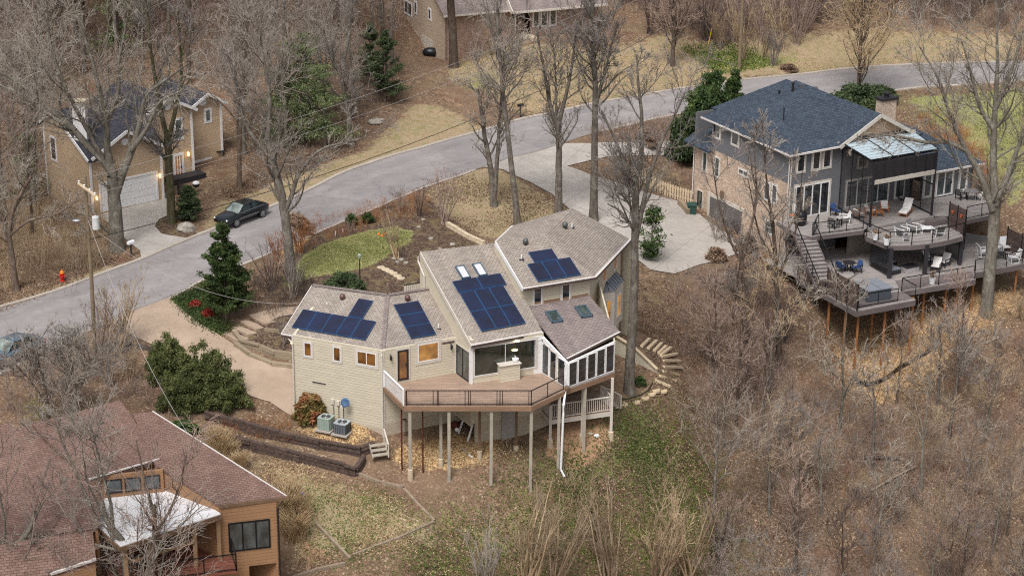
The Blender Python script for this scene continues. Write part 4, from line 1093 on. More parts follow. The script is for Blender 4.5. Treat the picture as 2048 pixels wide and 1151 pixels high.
# bay window on the right-hand wall, with a glazed hood
bu0, _ = pT2.hit(1207, 600); bu1, _ = pT2.hit(1232, 590)
bay = []
for u, o in ((bu0, 0), (bu0 + .6, .6), (bu1 - .3, .6), (bu1, 0)): bay.append(pT2.pt(u, 0, o))
m = MB(); m.prism([b - Z3 * 0.3 for b in bay], Z3 * 2.8); bayo = m.build('bay', MAT['cream_trim'], mh)
m = MB(); top = [pT2.pt(bu0 + .5, 3.1, .05), pT2.pt(bu1 - .3, 3.1, .05)]
hb = [pT2.pt(bu0 - .1, 2.5, 0), pT2.pt(bu0 + .55, 2.5, .62), pT2.pt(bu1 - .25, 2.5, .62), pT2.pt(bu1 + .1, 2.5, 0)]
m.add(hb + top, [(0, 1, 4), (1, 2, 5, 4), (2, 3, 5), (0, 4, 5, 3), (3, 2, 1, 0)]); hood = m.build('bay_roof', MAT['tub_cover'], mh)
m = MB()
for k in range(6):
    a = hb[1] + (hb[2] - hb[1]) * k / 5; b = top[0] + (top[1] - top[0]) * k / 5; m.beam(a + Z3 * .02, b + Z3 * .02, .025, .025)
for k in range(3):
    a = hb[0] + (hb[1] - hb[0]) * k / 2.0; m.beam(a + Z3 * .02, top[0] + Z3 * .02, .025, .025)
m.build('glazing_bars', MAT['black_metal'], hood)
for a, b in ((bay[0], bay[1]), (bay[1], bay[2])):
    q = Plane(a, b - a); w = np.linalg.norm(b - a); q.win(mh, w * .3, w * .7, .3, 1.9, glass='glass_warm', casing=0, frame='cream_trim', nz=2)
# porch roof over the sun room
sdir = unit((K_ - J)); tt = np.array([sdir[1], -sdir[0], 0]); tt = tt if tt[1] < 0 else -tt
pp = math.radians(14.8); nP = np.cross(sdir, np.cos(pp) * tt + np.array([0, 0, -np.sin(pp)])); p0P = P(1134, 717, 1.95)
ph = lambda x, y: hitp(x, y, p0P, nP)
zq = lambda p: float(p0P[2] - (nP[0] * (p[0] - p0P[0]) + nP[1] * (p[1] - p0P[1])) / nP[2])
m = MB(); roof_slab(m, [ph(1134, 717), ph(1240, 663.5), np.array([TC[0], TC[1], zq(TC)]) + i1 * .1, np.array([TF[0], TF[1], zq(TF)]) + i1 * .1, ph(1084, 654)], .12); rf_p = m.build('roof', MAT['shingle_mauve'], mh)
m = MB(); gutter(m, ph(1134, 717), ph(1240, 663.5), .12, .12, .08); m.build('gutter', MAT['gutter_brown'], rf_p)
m = MB(); m.beam(ph(1134, 717) + Z3 * .02, ph(1240, 663.5) + Z3 * .02, .12, .03); m.build('drip_edge', MAT['gutter_white'], rf_p)
def zP(p): return float(p0P[2] - (nP[0] * (p[0] - p0P[0]) + nP[1] * (p[1] - p0P[1])) / nP[2]) - .14
m = MB(); pT.slab(m, .9, wt - .05, 3.3, zq(pT.pt(wt, 0)) + .12, .03, .05); m.build('flashing', MAT['fascia_brown'], rf_p)
pKL = Plane(K_, Lc - K_); wkl = np.linalg.norm(Lc - K_); pLM = Plane(Lc, Mc - Lc); wlm = np.linalg.norm(Mc - Lc)
pKL.wall(mh, 'white_trim', [(0, -.3), (wkl, -.3), (wkl, zP(Lc)), (0, zP(K_))], th=.12)
pLM.wall(mh, 'white_trim', [(0, -.1), (wlm, -.1), (wlm, zP(Mc)), (0, zP(Lc))], th=.12)
pMT = Plane(Mc, TR * .35 + TC * .65 - Mc, flip=False)
q_ = pT2.pt(2.2, 0, 0); wmt = np.linalg.norm(q_ - Mc); pMT = Plane(Mc, q_ - Mc); pMT.wall(mh, 'cream_siding', [(0, -.3), (wmt, -.3), (wmt, zP(q_)), (0, zP(Mc))], th=.1)
for k in range(5):
    u0 = .1 + k * (wlm - .12) / 5; u1 = u0 + (wlm - .12) / 5 - .09; zt_ = min(zP(pLM.pt(u0, 0)), zP(pLM.pt(u1, 0))) - .04
    pLM.win(mh, u0, u1, .12, zt_, casing=0, nz=4, fw=.035, bar='vent_grey')
pKL.win(mh, .12, .85, .05, 2.1, casing=0, nx=1, nz=5, fw=.03, name='window', bar='vent_grey'); pKL.win(mh, 1.0, 1.75, .05, 1.98, casing=.05, fw=.05, name='door', door=True, handle=True); pKL.win(mh, 1.92, 2.72, .05, 1.8, casing=0, nx=1, nz=5, fw=.03, name='window', bar='vent_grey')
m = MB(); m.prism([Lc + Z3 * -.02, Mc - Z3 * .02, q_ - Z3 * .02, K_ - Z3 * .02], -Z3 * .3); m.build('sun_room_floor', MAT['fascia_brown'], mh)
# solar panels laid on the roofs
def roofplane(a, b, c):
    """frame of a roof plane: origin a, u along a->b, v up the slope, normal up"""
    u = unit(b - a); n = unit(np.cross(u, c - a)); n = n if n[2] > 0 else -n; v = np.cross(n, u); v = v if v[2] > 0 else -v
    return a, u, v, n
def rhit(fr, px, py):
    p = hitp(px, py, fr[0], fr[3]); return float((p - fr[0]) @ fr[1]), float((p - fr[0]) @ fr[2])
def solar_panel(fr, u, v, w, h):
    o, uu, vv, n = fr; g = .015
    c = o + uu * (u + w / 2) + vv * (v + h / 2) + n * .12
    m = MB(); m.box(c, uu * (w / 2 - .005), vv * (h / 2 - .005), n * .02); f = m.build('solar_panel', MAT['solar_frame'], mh)
    m = MB(); m.box(c + n * .012, uu * (w / 2 - .022), vv * (h / 2 - .022), n * .012)
    m.build('solar_cells', MAT['solar_cell'], f)
def Zm(x, y): return x / 3.8375 + 550, y / 3.8375 + 400
def Zt(x, y): return x / 3.8375 + 900, y / 3.8375 + 400
frL1 = roofplane(e0, e1, r1); u, v = rhit(frL1, *Zm(130, 985))
for k in range(5): solar_panel(frL1, u + k * 1.055, v, 1.04, 1.74)
u2, v2 = rhit(frL1, *Zm(568, 890)); solar_panel(frL1, u2, v + 1.78, 1.04, 1.72)
frL2 = roofplane(e1, e2, r2); u, v = rhit(frL2, *Zm(1042, 1070))
for k in range(3): solar_panel(frL2, u, v + k * 1.055, 1.74, 1.04)
frM = roofplane(me_l, me_r, mr_l); u, v = rhit(frM, *Zt(240, 1015))
for j in range(2):
    for k in range(3): solar_panel(frM, u + k * 1.06, v + j * 1.76, 1.045, 1.74)
for k in range(2): solar_panel(frM, u + k * 1.76 - .05, v + 3.54, 1.74, 1.04)
frT = roofplane(t0_, t1_, tl_); u, v = rhit(frT, *Zt(672, 635))
for k in range(3): solar_panel(frT, u + k * 1.055, v, 1.04, 1.74)
solar_panel(frT, u + .55, v + 1.77, 1.74, 1.04)
# skylights
def skylight(fr, px, py, w, h, glassm, framem):
    u, v = rhit(fr, px, py); o, uu, vv, n = fr; c = o + uu * (u + w / 2) + vv * (v + h / 2)
    m = MB()
    for a, b, d, e in ((-w / 2, -w / 2 + .07, -h / 2, h / 2), (w / 2 - .07, w / 2, -h / 2, h / 2), (-w / 2, w / 2, -h / 2, -h / 2 + .07), (-w / 2, w / 2, h / 2 - .07, h / 2)):
        m.box(c + uu * (a + b) / 2 + vv * (d + e) / 2 + n * .08, uu * abs(b - a) / 2, vv * abs(e - d) / 2, n * .08)
    f = m.build('skylight', MAT[framem], mh)
    m = MB(); m.box(c + n * .1, uu * (w / 2 - .05), vv * (h / 2 - .05), n * .02); m.build('pane', MAT[glassm], f)
simple('skylight_blind', srgb(206, 204, 206), .25, var=.05); simple('skylight_frame', srgb(92, 112, 128), .4, .3)
skylight(frM, *Zt(92, 612), .62, 1.15, 'skylight_blind', 'skylight_frame'); skylight(frM, *Zt(222, 592), .62, 1.15, 'skylight_blind', 'skylight_frame')
frP = roofplane(ph(1062, 614), ph(1179, 596), ph(1134, 717)); frP = (frP[0], sdir, unit(np.cross(frP[3], sdir)), frP[3])
if frP[2][2] < 0: frP = (frP[0], frP[1], -frP[2], frP[3])
skylight(frP, *Zt(782, 948), .8, 1.2, 'glass_green', 'skylight_frame'); skylight(frP, *Zt(1010, 908), .8, 1.2, 'glass_green', 'skylight_frame')
# roof vents and pipes
def roof_vent(px, py, z, mat, r=.17):
    b = P(px, py, z); m = MB(); m.lathe(b, [(r * .75, -.25), (r * .75, .22), (r * 1.05, .24), (r * 1.15, .36), (r * .95, .48), (r * .4, .54), (0, .55)], 14); m.build('roof_vent', MAT[mat], mh, smooth=True)
roof_vent(685, 603, 3.65, 'vent_brown'); roof_vent(815, 605, 3.75, 'vent_brown'); roof_vent(1051, 492, 6.35, 'vent_grey'); roof_vent(1130, 459, 6.35, 'vent_grey')
def roof_pipe(px, py, z):
    b = P(px, py, z); m = MB(); m.lathe(b, [(.05, -.3), (.05, .3), (.055, .32), (0, .32)], 8); o = m.build('vent_pipe', MAT['white_plain'], mh); m = MB(); m.bx(b[0] - .16, b[0] + .16, b[1] - .16, b[1] + .16, b[2] - .08, b[2] + .02); m.build('pipe_flashing', MAT['dark_metal'], o)
roof_pipe(654, 614, 3.35); roof_pipe(877, 656, 2.75); roof_pipe(1043, 518, 5.95); roof_pipe(1144, 455, 6.3)
def wall_lamp(pl, px, py, lit=False, parent=mh, r=.07):
    u, z = pl.hit(px, py); m = MB(); m.lathe(pl.pt(u, z - .22, .16), [(r * .7, 0), (r, .04), (r * 1.2, .24), (r * .3, .36), (0, .38)], 8); m.beam(pl.pt(u, z + .12, 0), pl.pt(u, z + .12, .16), .04, .04)
    o = m.build('wall_lamp', MAT['dark_metal'], parent)
    if lit:
        m = MB(); m.lathe(pl.pt(u, z - .2, .16), [(r * .72, -.1), (r * .9, .0), (r * .9, .14), (0, .16)], 8); m.build('bulb', MAT['lamp_lit'], o)
        l = bpy.data.lights.new('lamp_light', 'POINT'); l.energy = 4; l.color = (1, .62, .25); l.shadow_soft_size = .08
        lo = bpy.data.objects.new('lamp_light', l); col.objects.link(lo); lo.location = pl.pt(u, z - .05, .42).tolist()
wall_lamp(pL2, 780, 712); wall_lamp(pL2, 901, 690); wall_lamp(pKL, 1124, 724)
lp = Plane(e0 + [.25, 0, 0], uE); 
l = bpy.data.lights.new('lamp_light', 'POINT'); l.energy = 3; l.color = (1, .62, .25); l.shadow_soft_size = .08; lo = bpy.data.objects.new('lamp_light', l); col.objects.link(lo); lo.location = (A_ + pG.n * .35 + Z3 * 1.75 + uE * .3).tolist()
m = MB(); m.lathe(A_ + pG.n * .18 + Z3 * 1.65 + uE * .3, [(.05, 0), (.08, .05), (.08, .2), (0, .25)], 8); m.build('wall_lamp', MAT['lamp_lit'], mh)
# gas meters, electricity box, satellite dish on the lower wall
def wallbox(pl, px, py, w, h, d, mat, name):
    u, z = pl.hit(px, py); m = MB(); pl.slab(m, u - w / 2, u + w / 2, z - h / 2, z + h / 2, d, d); return m.build(name, MAT[mat], mh, bevel=.01)
wallbox(pL1, 666, 802, .2, .34, .12, 'cream_trim', 'meter_box'); wallbox(pL1, 677, 805, .2, .3, .12, 'cream_trim', 'meter_box'); wallbox(pL1, 687, 803, .16, .2, .14, 'white_plain', 'meter_box')
m = MB()
for px in (668, 678, 687.5):
    u, z = pL1.hit(px, 812); m.tube([pL1.pt(u, z, .05), pL1.pt(u, -3.0, .05)], .02, 6)
m.build('conduit', MAT['dark_metal'], mh)
m = MB(); u, z = pL1.hit(639, 765); pL1.slab(m, u - .5, u + .45, z - .02, z + .02, .05, .05); m.build('utility_rail', MAT['dark_metal'], mh)
# under-deck masonry
gb = G(1004, 880); gc = P(1052, 866, gb[2] + .1)
pB = Plane(gb, gc - gb); wb = np.linalg.norm(gc - gb)
m = MB(); m.prism([pB.pt(0, -6.5), pB.pt(wb, -6.5), pB.pt(wb, -6.5, -2.2), pB.pt(0, -6.5, -2.2)], Z3 * 6.15); m.build('chimney_base', MAT['block_grey'], mh)
# timber deck
dk = thing('deck', (0, 112, 0), 'tan wooden deck raised on tall posts behind the cream house', 'deck')
dp = [P(768, 773), P(808, 811), P(1063, 811), P(1130, 780)]
m = MB(); m.prism([C, dp[0], dp[1], dp[2], dp[3], Lc, K_, J, I_], -Z3 * .05)
m.build('deck_boards', MAT['deck_tan'], dk)
m = MB()
for a, b in zip(dp[:-1], dp[1:]): m.beam(a - Z3 * .2, b - Z3 * .2, .06, .3)
m.beam(Lc - Z3 * .22, Mc - Z3 * .22, .08, .32)
for k in range(1, 12):
    a = dp[1] + (dp[2] - dp[1]) * k / 12; m.beam(a - Z3 * .16, a + [0, 3.6, -.16], .05, .18)
m.beam(dp[1] + [0, 1.6, -.28], dp[2] + [0, 1.6, -.28], .1, .25)
m.build('rim_joist', MAT['fascia_brown'], dk)
railing(dk, [dp[1] + [.12, .06, 0], dp[2] + [-.02, .06, 0], dp[3] + [-.1, .05, 0]], 1.0, 'bronze_rail', .06, 1.98, (1.0, .08), None, 6, 'bronze_rail')
m = MB()
n_ = 4
for k in range(5):
    a = dp[1] + (dp[2] - dp[1]) * k / 4
    for s_ in (-.17, .17):
        if (k == 0 and s_ < 0) or (k == 4 and s_ > 0): continue
        m.beam(a + [s_, .06, 0], a + [s_, .06, 1.0], .05, .05)
m.build('railing_stile', MAT['bronze_rail'], dk)
railing(dk, [dp[0], dp[1] + [-.03, 0, 0]], 1.1, 'white_trim', .09, 6, (1.0,), .15, 0, 'white_trim', top=.13)
def postat(px, edge_y, r, mat, top=-.3, foot=None, parent=dk, name='post', base=None, steel=False, zt=0.0):
    p = P(px, edge_y, zt) if base is None else G(*base)
    zg = float(hgt(p[0], p[1])); m = MB()
    if steel: m.tube([[p[0], p[1], zg - .3], [p[0], p[1], top]], r, 8)
    else: m.bx(p[0] - r, p[0] + r, p[1] - r, p[1] + r, zg - .3 if foot is None else zg + foot, top)
    o = m.build(name, MAT[mat], parent)
    if foot is not None:
        m = MB(); m.lathe([p[0], p[1], zg], [(r + .09, -.4), (r + .08, foot), (r + .02, foot + .03), (0, foot + .03)], 12); m.build('footing', MAT['stone_pale'], o)
for px, ey in ((819.5, 809), (898, 809), (983, 809), (1063, 808)): postat(px, ey, .095, 'post_grey', foot=.7 if px < 830 else None)
postat(1119, 784, .095, 'post_grey'); postat(1170.5, 762, .1, 'post_grey', base=None)
postat(0, 0, .09, 'post_grey', foot=.55, base=(882, 932)); postat(0, 0, .09, 'post_brown', foot=.5, base=(959, 915)); postat(0, 0, .09, 'post_brown', foot=.3, base=(1032, 899))
postat(804, 806, .05, 'steel_red', steel=True, base=(804, 940)); postat(844, 806, .05, 'steel_red', steel=True, base=(846, 945))
m = MB(); a = Lc + pLM.n * .12; zg = float(hgt(a[0], a[1]))
bb = P(1121, 786, 0); m.tube([Lc + Z3 * 1.7 + pLM.n * .1, Lc + Z3 * .1 + pLM.n * .12, Lc + [-.1, -.1, -.15], bb + [.2, -.1, -.8], bb + [.2, -.12, -1.4], bb + [.12, -.15, -5.2], bb + [.35, -.4, -5.6]], .075, 8); m.build('downspout', MAT['white_plain'], mh)
m = MB(); u, z = pLM.hit(1136, 771); m.lathe(Lc + [-.0, -.15, .1], [(.02, -.2), (.14, -.1), (.17, .05), (.08, .2), (0, .22)], 10); hb_ = m.build('hanging_basket', MAT['post_brown']); tag(hb_, 'small brown hanging basket at the corner of the sun room', 'basket')
# outdoor cabinet with white top
cab0 = P(1001, 765); cab1 = P(1040, 759); cu = unit(cab1 - cab0); cn = np.array([-cu[1], cu[0], 0])
cb_ = thing('cabinet', cab0, 'cream sided outdoor cabinet standing on the deck under the big window', 'cabinet')
m = MB(); m.prism([cab0, cab1, cab1 + cn * .75, cab0 + cn * .75], Z3 * 1.12); m.build('body', MAT['cream_siding'], cb_)
m = MB(); m.prism([cab0 - cu * .08 - cn * .08 + Z3 * 1.12, cab1 + cu * .08 - cn * .08 + Z3 * 1.12, cab1 + cu * .08 + cn * .78 + Z3 * 1.12, cab0 - cu * .08 + cn * .78 + Z3 * 1.12], Z3 * .05); m.build('top', MAT['cream_trim'], cb_, bevel=.01)
pv = thing('planter', cab0 + cu * 1.15 + cn * .35 + Z3 * 1.17, 'white bowl planter standing on the cream cabinet', 'planter')
m = MB(); m.lathe(cab0 + cu * 1.15 + cn * .35 + Z3 * 1.17, [(.12, 0), (.2, .05), (.22, .2), (.18, .2), (.15, .16), (0, .16)], 14); m.build('bowl', MAT['white_plain'], pv)
m = MB(); m.tube([cab0 + cu * 1.15 + cn * .35 + Z3 * 1.3, cab0 + cu * 1.12 + cn * .35 + Z3 * 1.6], [.05, .02], 6); m.build('candle', MAT['white_plain'], pv)
# pendant lamps behind the big window: warm discs of light inside the room
for (px, py) in ((1033, 681), (1029, 699)):
    u, z = pJK.hit(px, py); m = MB(); m.lathe(pJK.pt(u, z, .012), [(.22, 0), (.2, .03), (.05, .06), (0, .06)], 14)
    m.build('ceiling_lamp', MAT['lamp_warm'], mh)
# string of small bulbs
m = MB(); pts = [pJK.pt(.1 + (wjk - .2) * k / 24, 2.42 - .06 * math.sin(k % 4 / 4 * math.pi), .3) for k in range(25)] + [pKL.pt(.1 + (wkl - .2) * k / 14, zP(pKL.pt(.1 + (wkl - .2) * k / 14, 0)) - .12 - .05 * math.sin(k % 4 / 4 * math.pi), .15) for k in range(15)]
m.tube(pts, .012, 4)
for p in pts[::3]: m.lathe(p - Z3 * .1, [(.01, 0), (.035, .03), (.02, .09), (0, .1)], 6)
tag(m.build('string_lights', MAT['cable_black']), 'string of small dark bulbs hung along the eave above the deck', 'string lights')
# lower porch under the sun room
lp_ = thing('porch', P(1100, 838, -2.6), 'small cream railed porch under the sun room', 'porch')
A1 = P(1101, 838, -2.6); A2 = P(1223, 821, -2.6); av = unit(A2 - A1); an = np.array([-av[1], av[0], 0])
m = MB(); m.prism([A1, A2, A2 + an * 3.2, A1 + an * 3.2], -Z3 * .06); m.build('floor', MAT['deck_tan'], lp_)
m = MB(); m.beam(A1 - Z3 * .2, A2 - Z3 * .2, .06, .3); m.beam(A1 - Z3 * .2, A1 + an * 3.2 - Z3 * .2, .06, .3); m.beam(A2 - Z3 * .2, A2 + an * 3.2 - Z3 * .2, .06, .3); m.build('rim_joist', MAT['cream_trim'], lp_)
railing(lp_, [A1 + an * 3.0, A1, A2, A2 + an * 1.6], 1.0, 'cream_trim', .1, 4, (1.0, .1), .14, 0, 'cream_trim', top=.12)
for q, ft, tp in ((A1, .45, -1.6), (A1 + (A2 - A1) * .52, .35, -.3), (A2, .4, -.3)):
    zg = float(hgt(q[0], q[1])); m = MB(); m.bx(q[0] - .09, q[0] + .09, q[1] - .09, q[1] + .09, zg, tp); o = m.build('post', MAT['cream_trim'], lp_)
    m = MB(); m.lathe([q[0], q[1], zg], [(.2, -.4), (.19, ft), (.1, ft + .03), (0, ft + .03)], 12); m.build('footing', MAT['stone_pale'], o)
st0 = A2 + an * 2.0; m = MB()
for k in range(5): m.box(st0 + av * (.2 + .27 * k) + an * .5 - Z3 * (.15 + .17 * k), av * .15, an * .5, Z3 * .03)
m.build('step', MAT['post_grey'], lp_)
railing(lp_, [st0 + av * .05, st0 + av * 1.5 - Z3 * .9], .95, 'cream_trim', .08, 2, (1.0,), .16, 0, 'cream_trim', name='stair_railing')
# ------------------------------------------------------------------ the grey and brick house with the dark decks
gh = thing('house', (24, 152, 0), 'three-storey house of tan brick and grey siding under a blue-black roof', 'house')
RC = P(1575, 437, .5); RC[2] = 0
rs = hd((1407.8, 230), (1576, 303)); rs = rs if rs[1] > 0 else -rs; rff = np.array([rs[1], -rs[0], 0])
def RL_(f, s, z): return RC + rff * f + rs * s + Z3 * z
pS = Plane(RC + rs * 13.2, -rs); SW = lambda px, py: pS.hit(px, py)   # side wall, u runs from the far end to the front corner
pF = Plane(RC, rff)
if pS.n @ np.array([-1, -.5, 0]) < 0: pS = Plane(RC + rs * 13.2, -rs, flip=True)
pS.wall(gh, 'brick_tan', [(0, -4), (13.2, -5), (13.2, 3.3), (0, 3.3)])
pS.wall(gh, 'grey_siding', [(2.7, 3.3), (13.2, 3.3), (13.2, 5.85), (2.7, 5.85)], th=.15)
pF.wall(gh, 'grey_siding', [(0.0, -2.6), (4.9, -2.6), (4.9, 5.85), (0.0, 5.85)])
pF.wall(gh, 'brick_tan', [(0.0, -6), (4.9, -6), (4.9, -2.6), (0.0, -2.6)])
pF.wall(gh, 'grey_siding', [(4.9, 0), (12.4, 0), (12.4, 6.3), (4.9, 6.3)])
pF.wall(gh, 'tan_siding', [(4.75, 6.1), (11.9, 6.1), (8.2, 7.85)], th=.1, name='gable')
m = MB(); pF.slab(m, 4.4, 12.2, 5.85, 6.12, .06, .08); m.build('gable_beam', MAT['cream_trim'], gh)
pR_ = Plane(RL_(12.4, 0, 0), rs); pR_.wall(gh, 'grey_siding', [(0, -2), (13, -2), (13, 5.9), (0, 5.9)])
m = MB(); m.prism([RL_(0, 13.2, -3), RL_(12.4, 13.2, -3), RL_(12.4, 13.2, 5.8), RL_(0, 13.2, 5.8)], -rs * .15); m.build('wall', MAT['grey_siding'], gh)
# roofs
ez = 5.85; o_ = .42; pk = RL_(6.1, 6.1, 9.0); pk2 = RL_(6.1, 8.0, 9.0)
a0, a1, a2, a3 = RL_(-o_, -o_, ez), RL_(12.7, -o_, ez), RL_(12.7, 14.2, ez), RL_(-o_, 11.8, ez)
m = MB(); roof_slab(m, [a0, pk, pk2, a3]); roof_slab(m, [a0, a1, pk]); roof_slab(m, [a1, a2, pk2, pk]); roof_slab(m, [a3, pk2, a2])
bpk = P(1573, 158, 8.85); fb = float((bpk - RC) @ rff); sb = float((bpk - RC) @ rs)
roof_slab(m, [RL_(fb - 5.2, sb - 4.0, 6.35), RL_(fb + 5.2, sb - 4.0, 6.35), bpk]); roof_slab(m, [RL_(fb - 5.2, sb - 4.0, 6.35), bpk, RL_(fb - 5.2, sb + 3, 6.35)]); roof_slab(m, [RL_(fb + 5.2, sb - 4.0, 6.35), RL_(fb + 5.2, sb + 3, 6.35), bpk]); roof_slab(m, [RL_(fb - 5.2, sb + 3, 6.35), bpk, RL_(fb + 5.2, sb + 3, 6.35)])
grf = m.build('roof', MAT['shingle_blue'], gh)
# gable roof over the rear face
ap = RL_(8.2, -.5, 8.0); gl_ = RL_(4.3, -.5, 5.9); gr_ = RL_(12.1, -.5, 5.9); rb = RL_(8.2, 4.4, 8.02)
m = MB(); roof_slab(m, [gl_ + Z3 * .05, ap + Z3 * .05, rb + Z3 * .05, RL_(4.3, 0, 6.02)]); roof_slab(m, [gr_ + Z3 * .05, RL_(12.1, 0, 6.02), rb + Z3 * .05, ap + Z3 * .05]); m.build('gable_roof', MAT['shingle_blue'], gh)
m = MB(); m.beam(gl_ - Z3 * .1, ap - Z3 * .1, .08, .3); m.build('rake_board', MAT['cream_trim'], grf)
m = MB(); m.beam(gr_ - Z3 * .1, ap - Z3 * .1, .08, .3); m.build('rake_board', MAT['cream_trim'], grf)
m = MB(); m.beam(a3 - Z3 * .08, a0 - Z3 * .08, .13, .13); m.beam(a0 - Z3 * .08, gl_ - Z3 * .02, .13, .13); m.build('gutter', MAT['gutter_white'], grf)
# lean-to roof over the projecting brick corner
c0 = RL_(-.1, 13.3, 3.25)
m = MB(); roof_slab(m, [RL_(-.6, 10.2, 3.25), RL_(-.6, 14, 3.25), RL_(2.2, 14, 4.6), RL_(2.2, 10.2, 4.6)]); m.build('lower_roof', MAT['shingle_blue'], gh)
m = MB(); roof_slab(m, [RL_(12.2, -1.6, 2.95), RL_(18.3, -1.6, 2.95), RL_(15.2, 3, 4.9), RL_(12.2, 3, 4.9)]); roof_slab(m, [RL_(18.3, -1.6, 2.95), RL_(18.3, 8, 2.95), RL_(15.2, 8, 4.9), RL_(15.2, 3, 4.9)]); roof_slab(m, [RL_(15.2, 3, 4.9), RL_(15.2, 8, 4.9), RL_(12.2, 8, 4.9), RL_(12.2, 3, 4.9)]); m.build('lower_roof', MAT['shingle_blue'], gh)
m = MB(); m.beam(RL_(12.4, -1.65, 2.85), RL_(18.3, -1.65, 2.85), .12, .13); m.build('gutter', MAT['gutter_white'], gh)
pE = Plane(RL_(12.4, -1.1, 0), rff); pE.wall(gh, 'grey_siding', [(0, -.5), (5.3, -.5), (5.3, 2.95), (0, 2.95)])
pE2 = Plane(RL_(17.7, -1.1, 0), rs); pE2.wall(gh, 'grey_siding', [(0, -.5), (9, -.5), (9, 2.95), (0, 2.95)])
for (u0, u1, n, nm) in ((.2, 1.0, 1, 'window'), (1.5, 3.2, 2, 'french_door'), (3.9, 4.7, 1, 'window')):
    pE.win(gh, u0, u1, .52 if nm == 'french_door' else .65, 2.6, glass='glass_grey', nx=n, casing=.12, fw=.12, name=nm, door=nm == 'french_door', handle=nm == 'french_door')
# chimney
cb = P(1773, 200, 7.8); cb[2] = 0
m = MB(); m.prism([cb + rff * a + rs * b + Z3 * 4 for a, b in ((-.72, -.42), (.72, -.42), (.72, .42), (-.72, .42))], Z3 * 3.9); chm = m.build('chimney', MAT['stone_chimney'], gh)
m = MB(); m.prism([cb + rff * a + rs * b + Z3 * 7.9 for a, b in ((-.84, -.54), (.84, -.54), (.84, .54), (-.84, .54))], Z3 * .14); m.build('chimney_cap', MAT['dark_metal'], chm)
m = MB(); m.lathe(cb + Z3 * 8.0, [(.2, 0), (.2, .3), (.3, .34), (.3, .42), (.12, .5), (0, .52)], 12); m.build('flue', MAT['dark_metal'], chm)
# windows of the side wall (pixel corners on the wall plane)
for tl, br in (((1428.5, 244), (1440, 278)), ((1465, 260), (1477, 293))): pS.winpx(gh, tl, br, glass='glass_grey' , casing=.13)
for tl, br in (((1407, 302), (1413, 344)), ((1431, 313), (1438, 355))): pS.winpx(gh, tl, br, glass='glass_grey', casing=.1)
pS.winpx(gh, (1478, 336), (1496, 355), casing=.1, nx=2); pS.winpx(gh, (1530.5, 362), (1539, 402), casing=.1); pS.winpx(gh, (1545.5, 368), (1553, 408), casing=.1)
pS.winpx(gh, (1531, 438), (1545, 470), glass='glass_green', casing=.1, nz=2)
pS.winpx(gh, (1396, 380), (1403, 428), glass='glass_green', frame='dark_panel', casing=.1, fw=.1, door=True, name='door', handle=True)
u0, z1 = pS.hit(1421, 392); u1, z0 = pS.hit(1482, 462)
m = MB(); pS.slab(m, u0 - .35, u0, -2.7, z1 + .3, .05, .2); m.build('garage_trim', MAT['cream_trim'], gh)
m = MB(); pS.slab(m, u0, u1 + .3, z1, z1 + .3, .05, .2); m.build('garage_trim', MAT['cream_trim'], gh)
simple('garage_grey', srgb(104, 98, 96), .6, var=.05)
m = MB()
for k in range(4): pS.slab(m, u0, u1, -2.65 + k * (z1 + 2.65) / 4 + .015, -2.65 + (k + 1) * (z1 + 2.65) / 4 - .015, .03, .05)
m.build('garage_door', MAT['garage_grey'], gh)
u, z = pS.hit(1446, 388); m = MB(); pS.slab(m, u - .14, u + .14, z - .35, z + .3, .22, .2); m.build('wall_lamp', MAT['post_brown'], gh)
m = MB(); m.tube([RL_(-.38, 10.5, 5.75), pS.pt(2.75, 5.4, .08), pS.pt(2.75, 3.7, .08)], .05, 6); m.build('downspout', MAT['grey_siding'], gh)
m = MB(); m.tube([pS.pt(.08, 3.2, .06), pS.pt(.08, -2.6, .06)], .05, 6); m.build('downspout', MAT['gutter_white'], gh)
m = MB(); m.tube([a0 - Z3 * .1, pS.pt(13.12, 5.3, .07), pS.pt(13.12, -4, .07)], .05, 6); m.build('downspout', MAT['gutter_white'], gh)
m = MB(); pF.slab(m, 0, .12, .5, 5.8, .03, .05); m.build('corner_trim', MAT['cream_trim'], gh)
# windows of the rear wall
for tl, br in (((1596, 306), (1608, 342)), ((1627, 301), (1638.5, 337)), ((1648, 297.5), (1660, 333))): pF.winpx(gh, tl, br, casing=.14)
pF.winpx(gh, (1591, 373), (1655, 425), glass='glass_dark', frame='white_plain', nx=4, casing=.16, fw=.09, door=True, name='sliding_door')
pF.win(gh, 5.6, 9.9, .52, 2.75, glass='glass_grey', frame='white_plain', nx=4, casing=.1, fw=.08, door=True, name='sliding_door')
pF.win(gh, 10.6, 11.5, .6, 2.6, glass='glass_grey', casing=.1)
pF.win(gh, 6.6, 7.5, 3.7, 4.6, casing=.1)
u, z = pF.hit(1747, 249); m = MB(); pF.slab(m, 8.0 - .3, 8.0 + .3, 6.75, 7.3, .04, .05); m.build('gable_vent', MAT['tan_siding'], gh)
def pipe2(px, py, z, h, r, mat='dark_metal', box=False):
    b = P(px, py, z); m = MB()
    if box: m.bx(b[0] - .25, b[0] + .25, b[1] - .25, b[1] + .25, b[2] - .2, b[2] + .22)
    else: m.lathe(b, [(r, -.4), (r, h), (r * 1.6, h + .02), (r * 1.6, h + .1), (0, h + .1)], 8)
    m.build('roof_vent' if box else 'vent_pipe', MAT[mat], gh)
pipe2(1585, 182, 8.5, .6, .09); pipe2(1558, 191, 8.0, .35, .07); pipe2(1567.5, 229, 7.6, .45, .05); pipe2(1604, 173, 8.85, 0, 0, 'tub_side', True); pipe2(1629, 180, 8.55, 0, 0, 'tub_side', True)
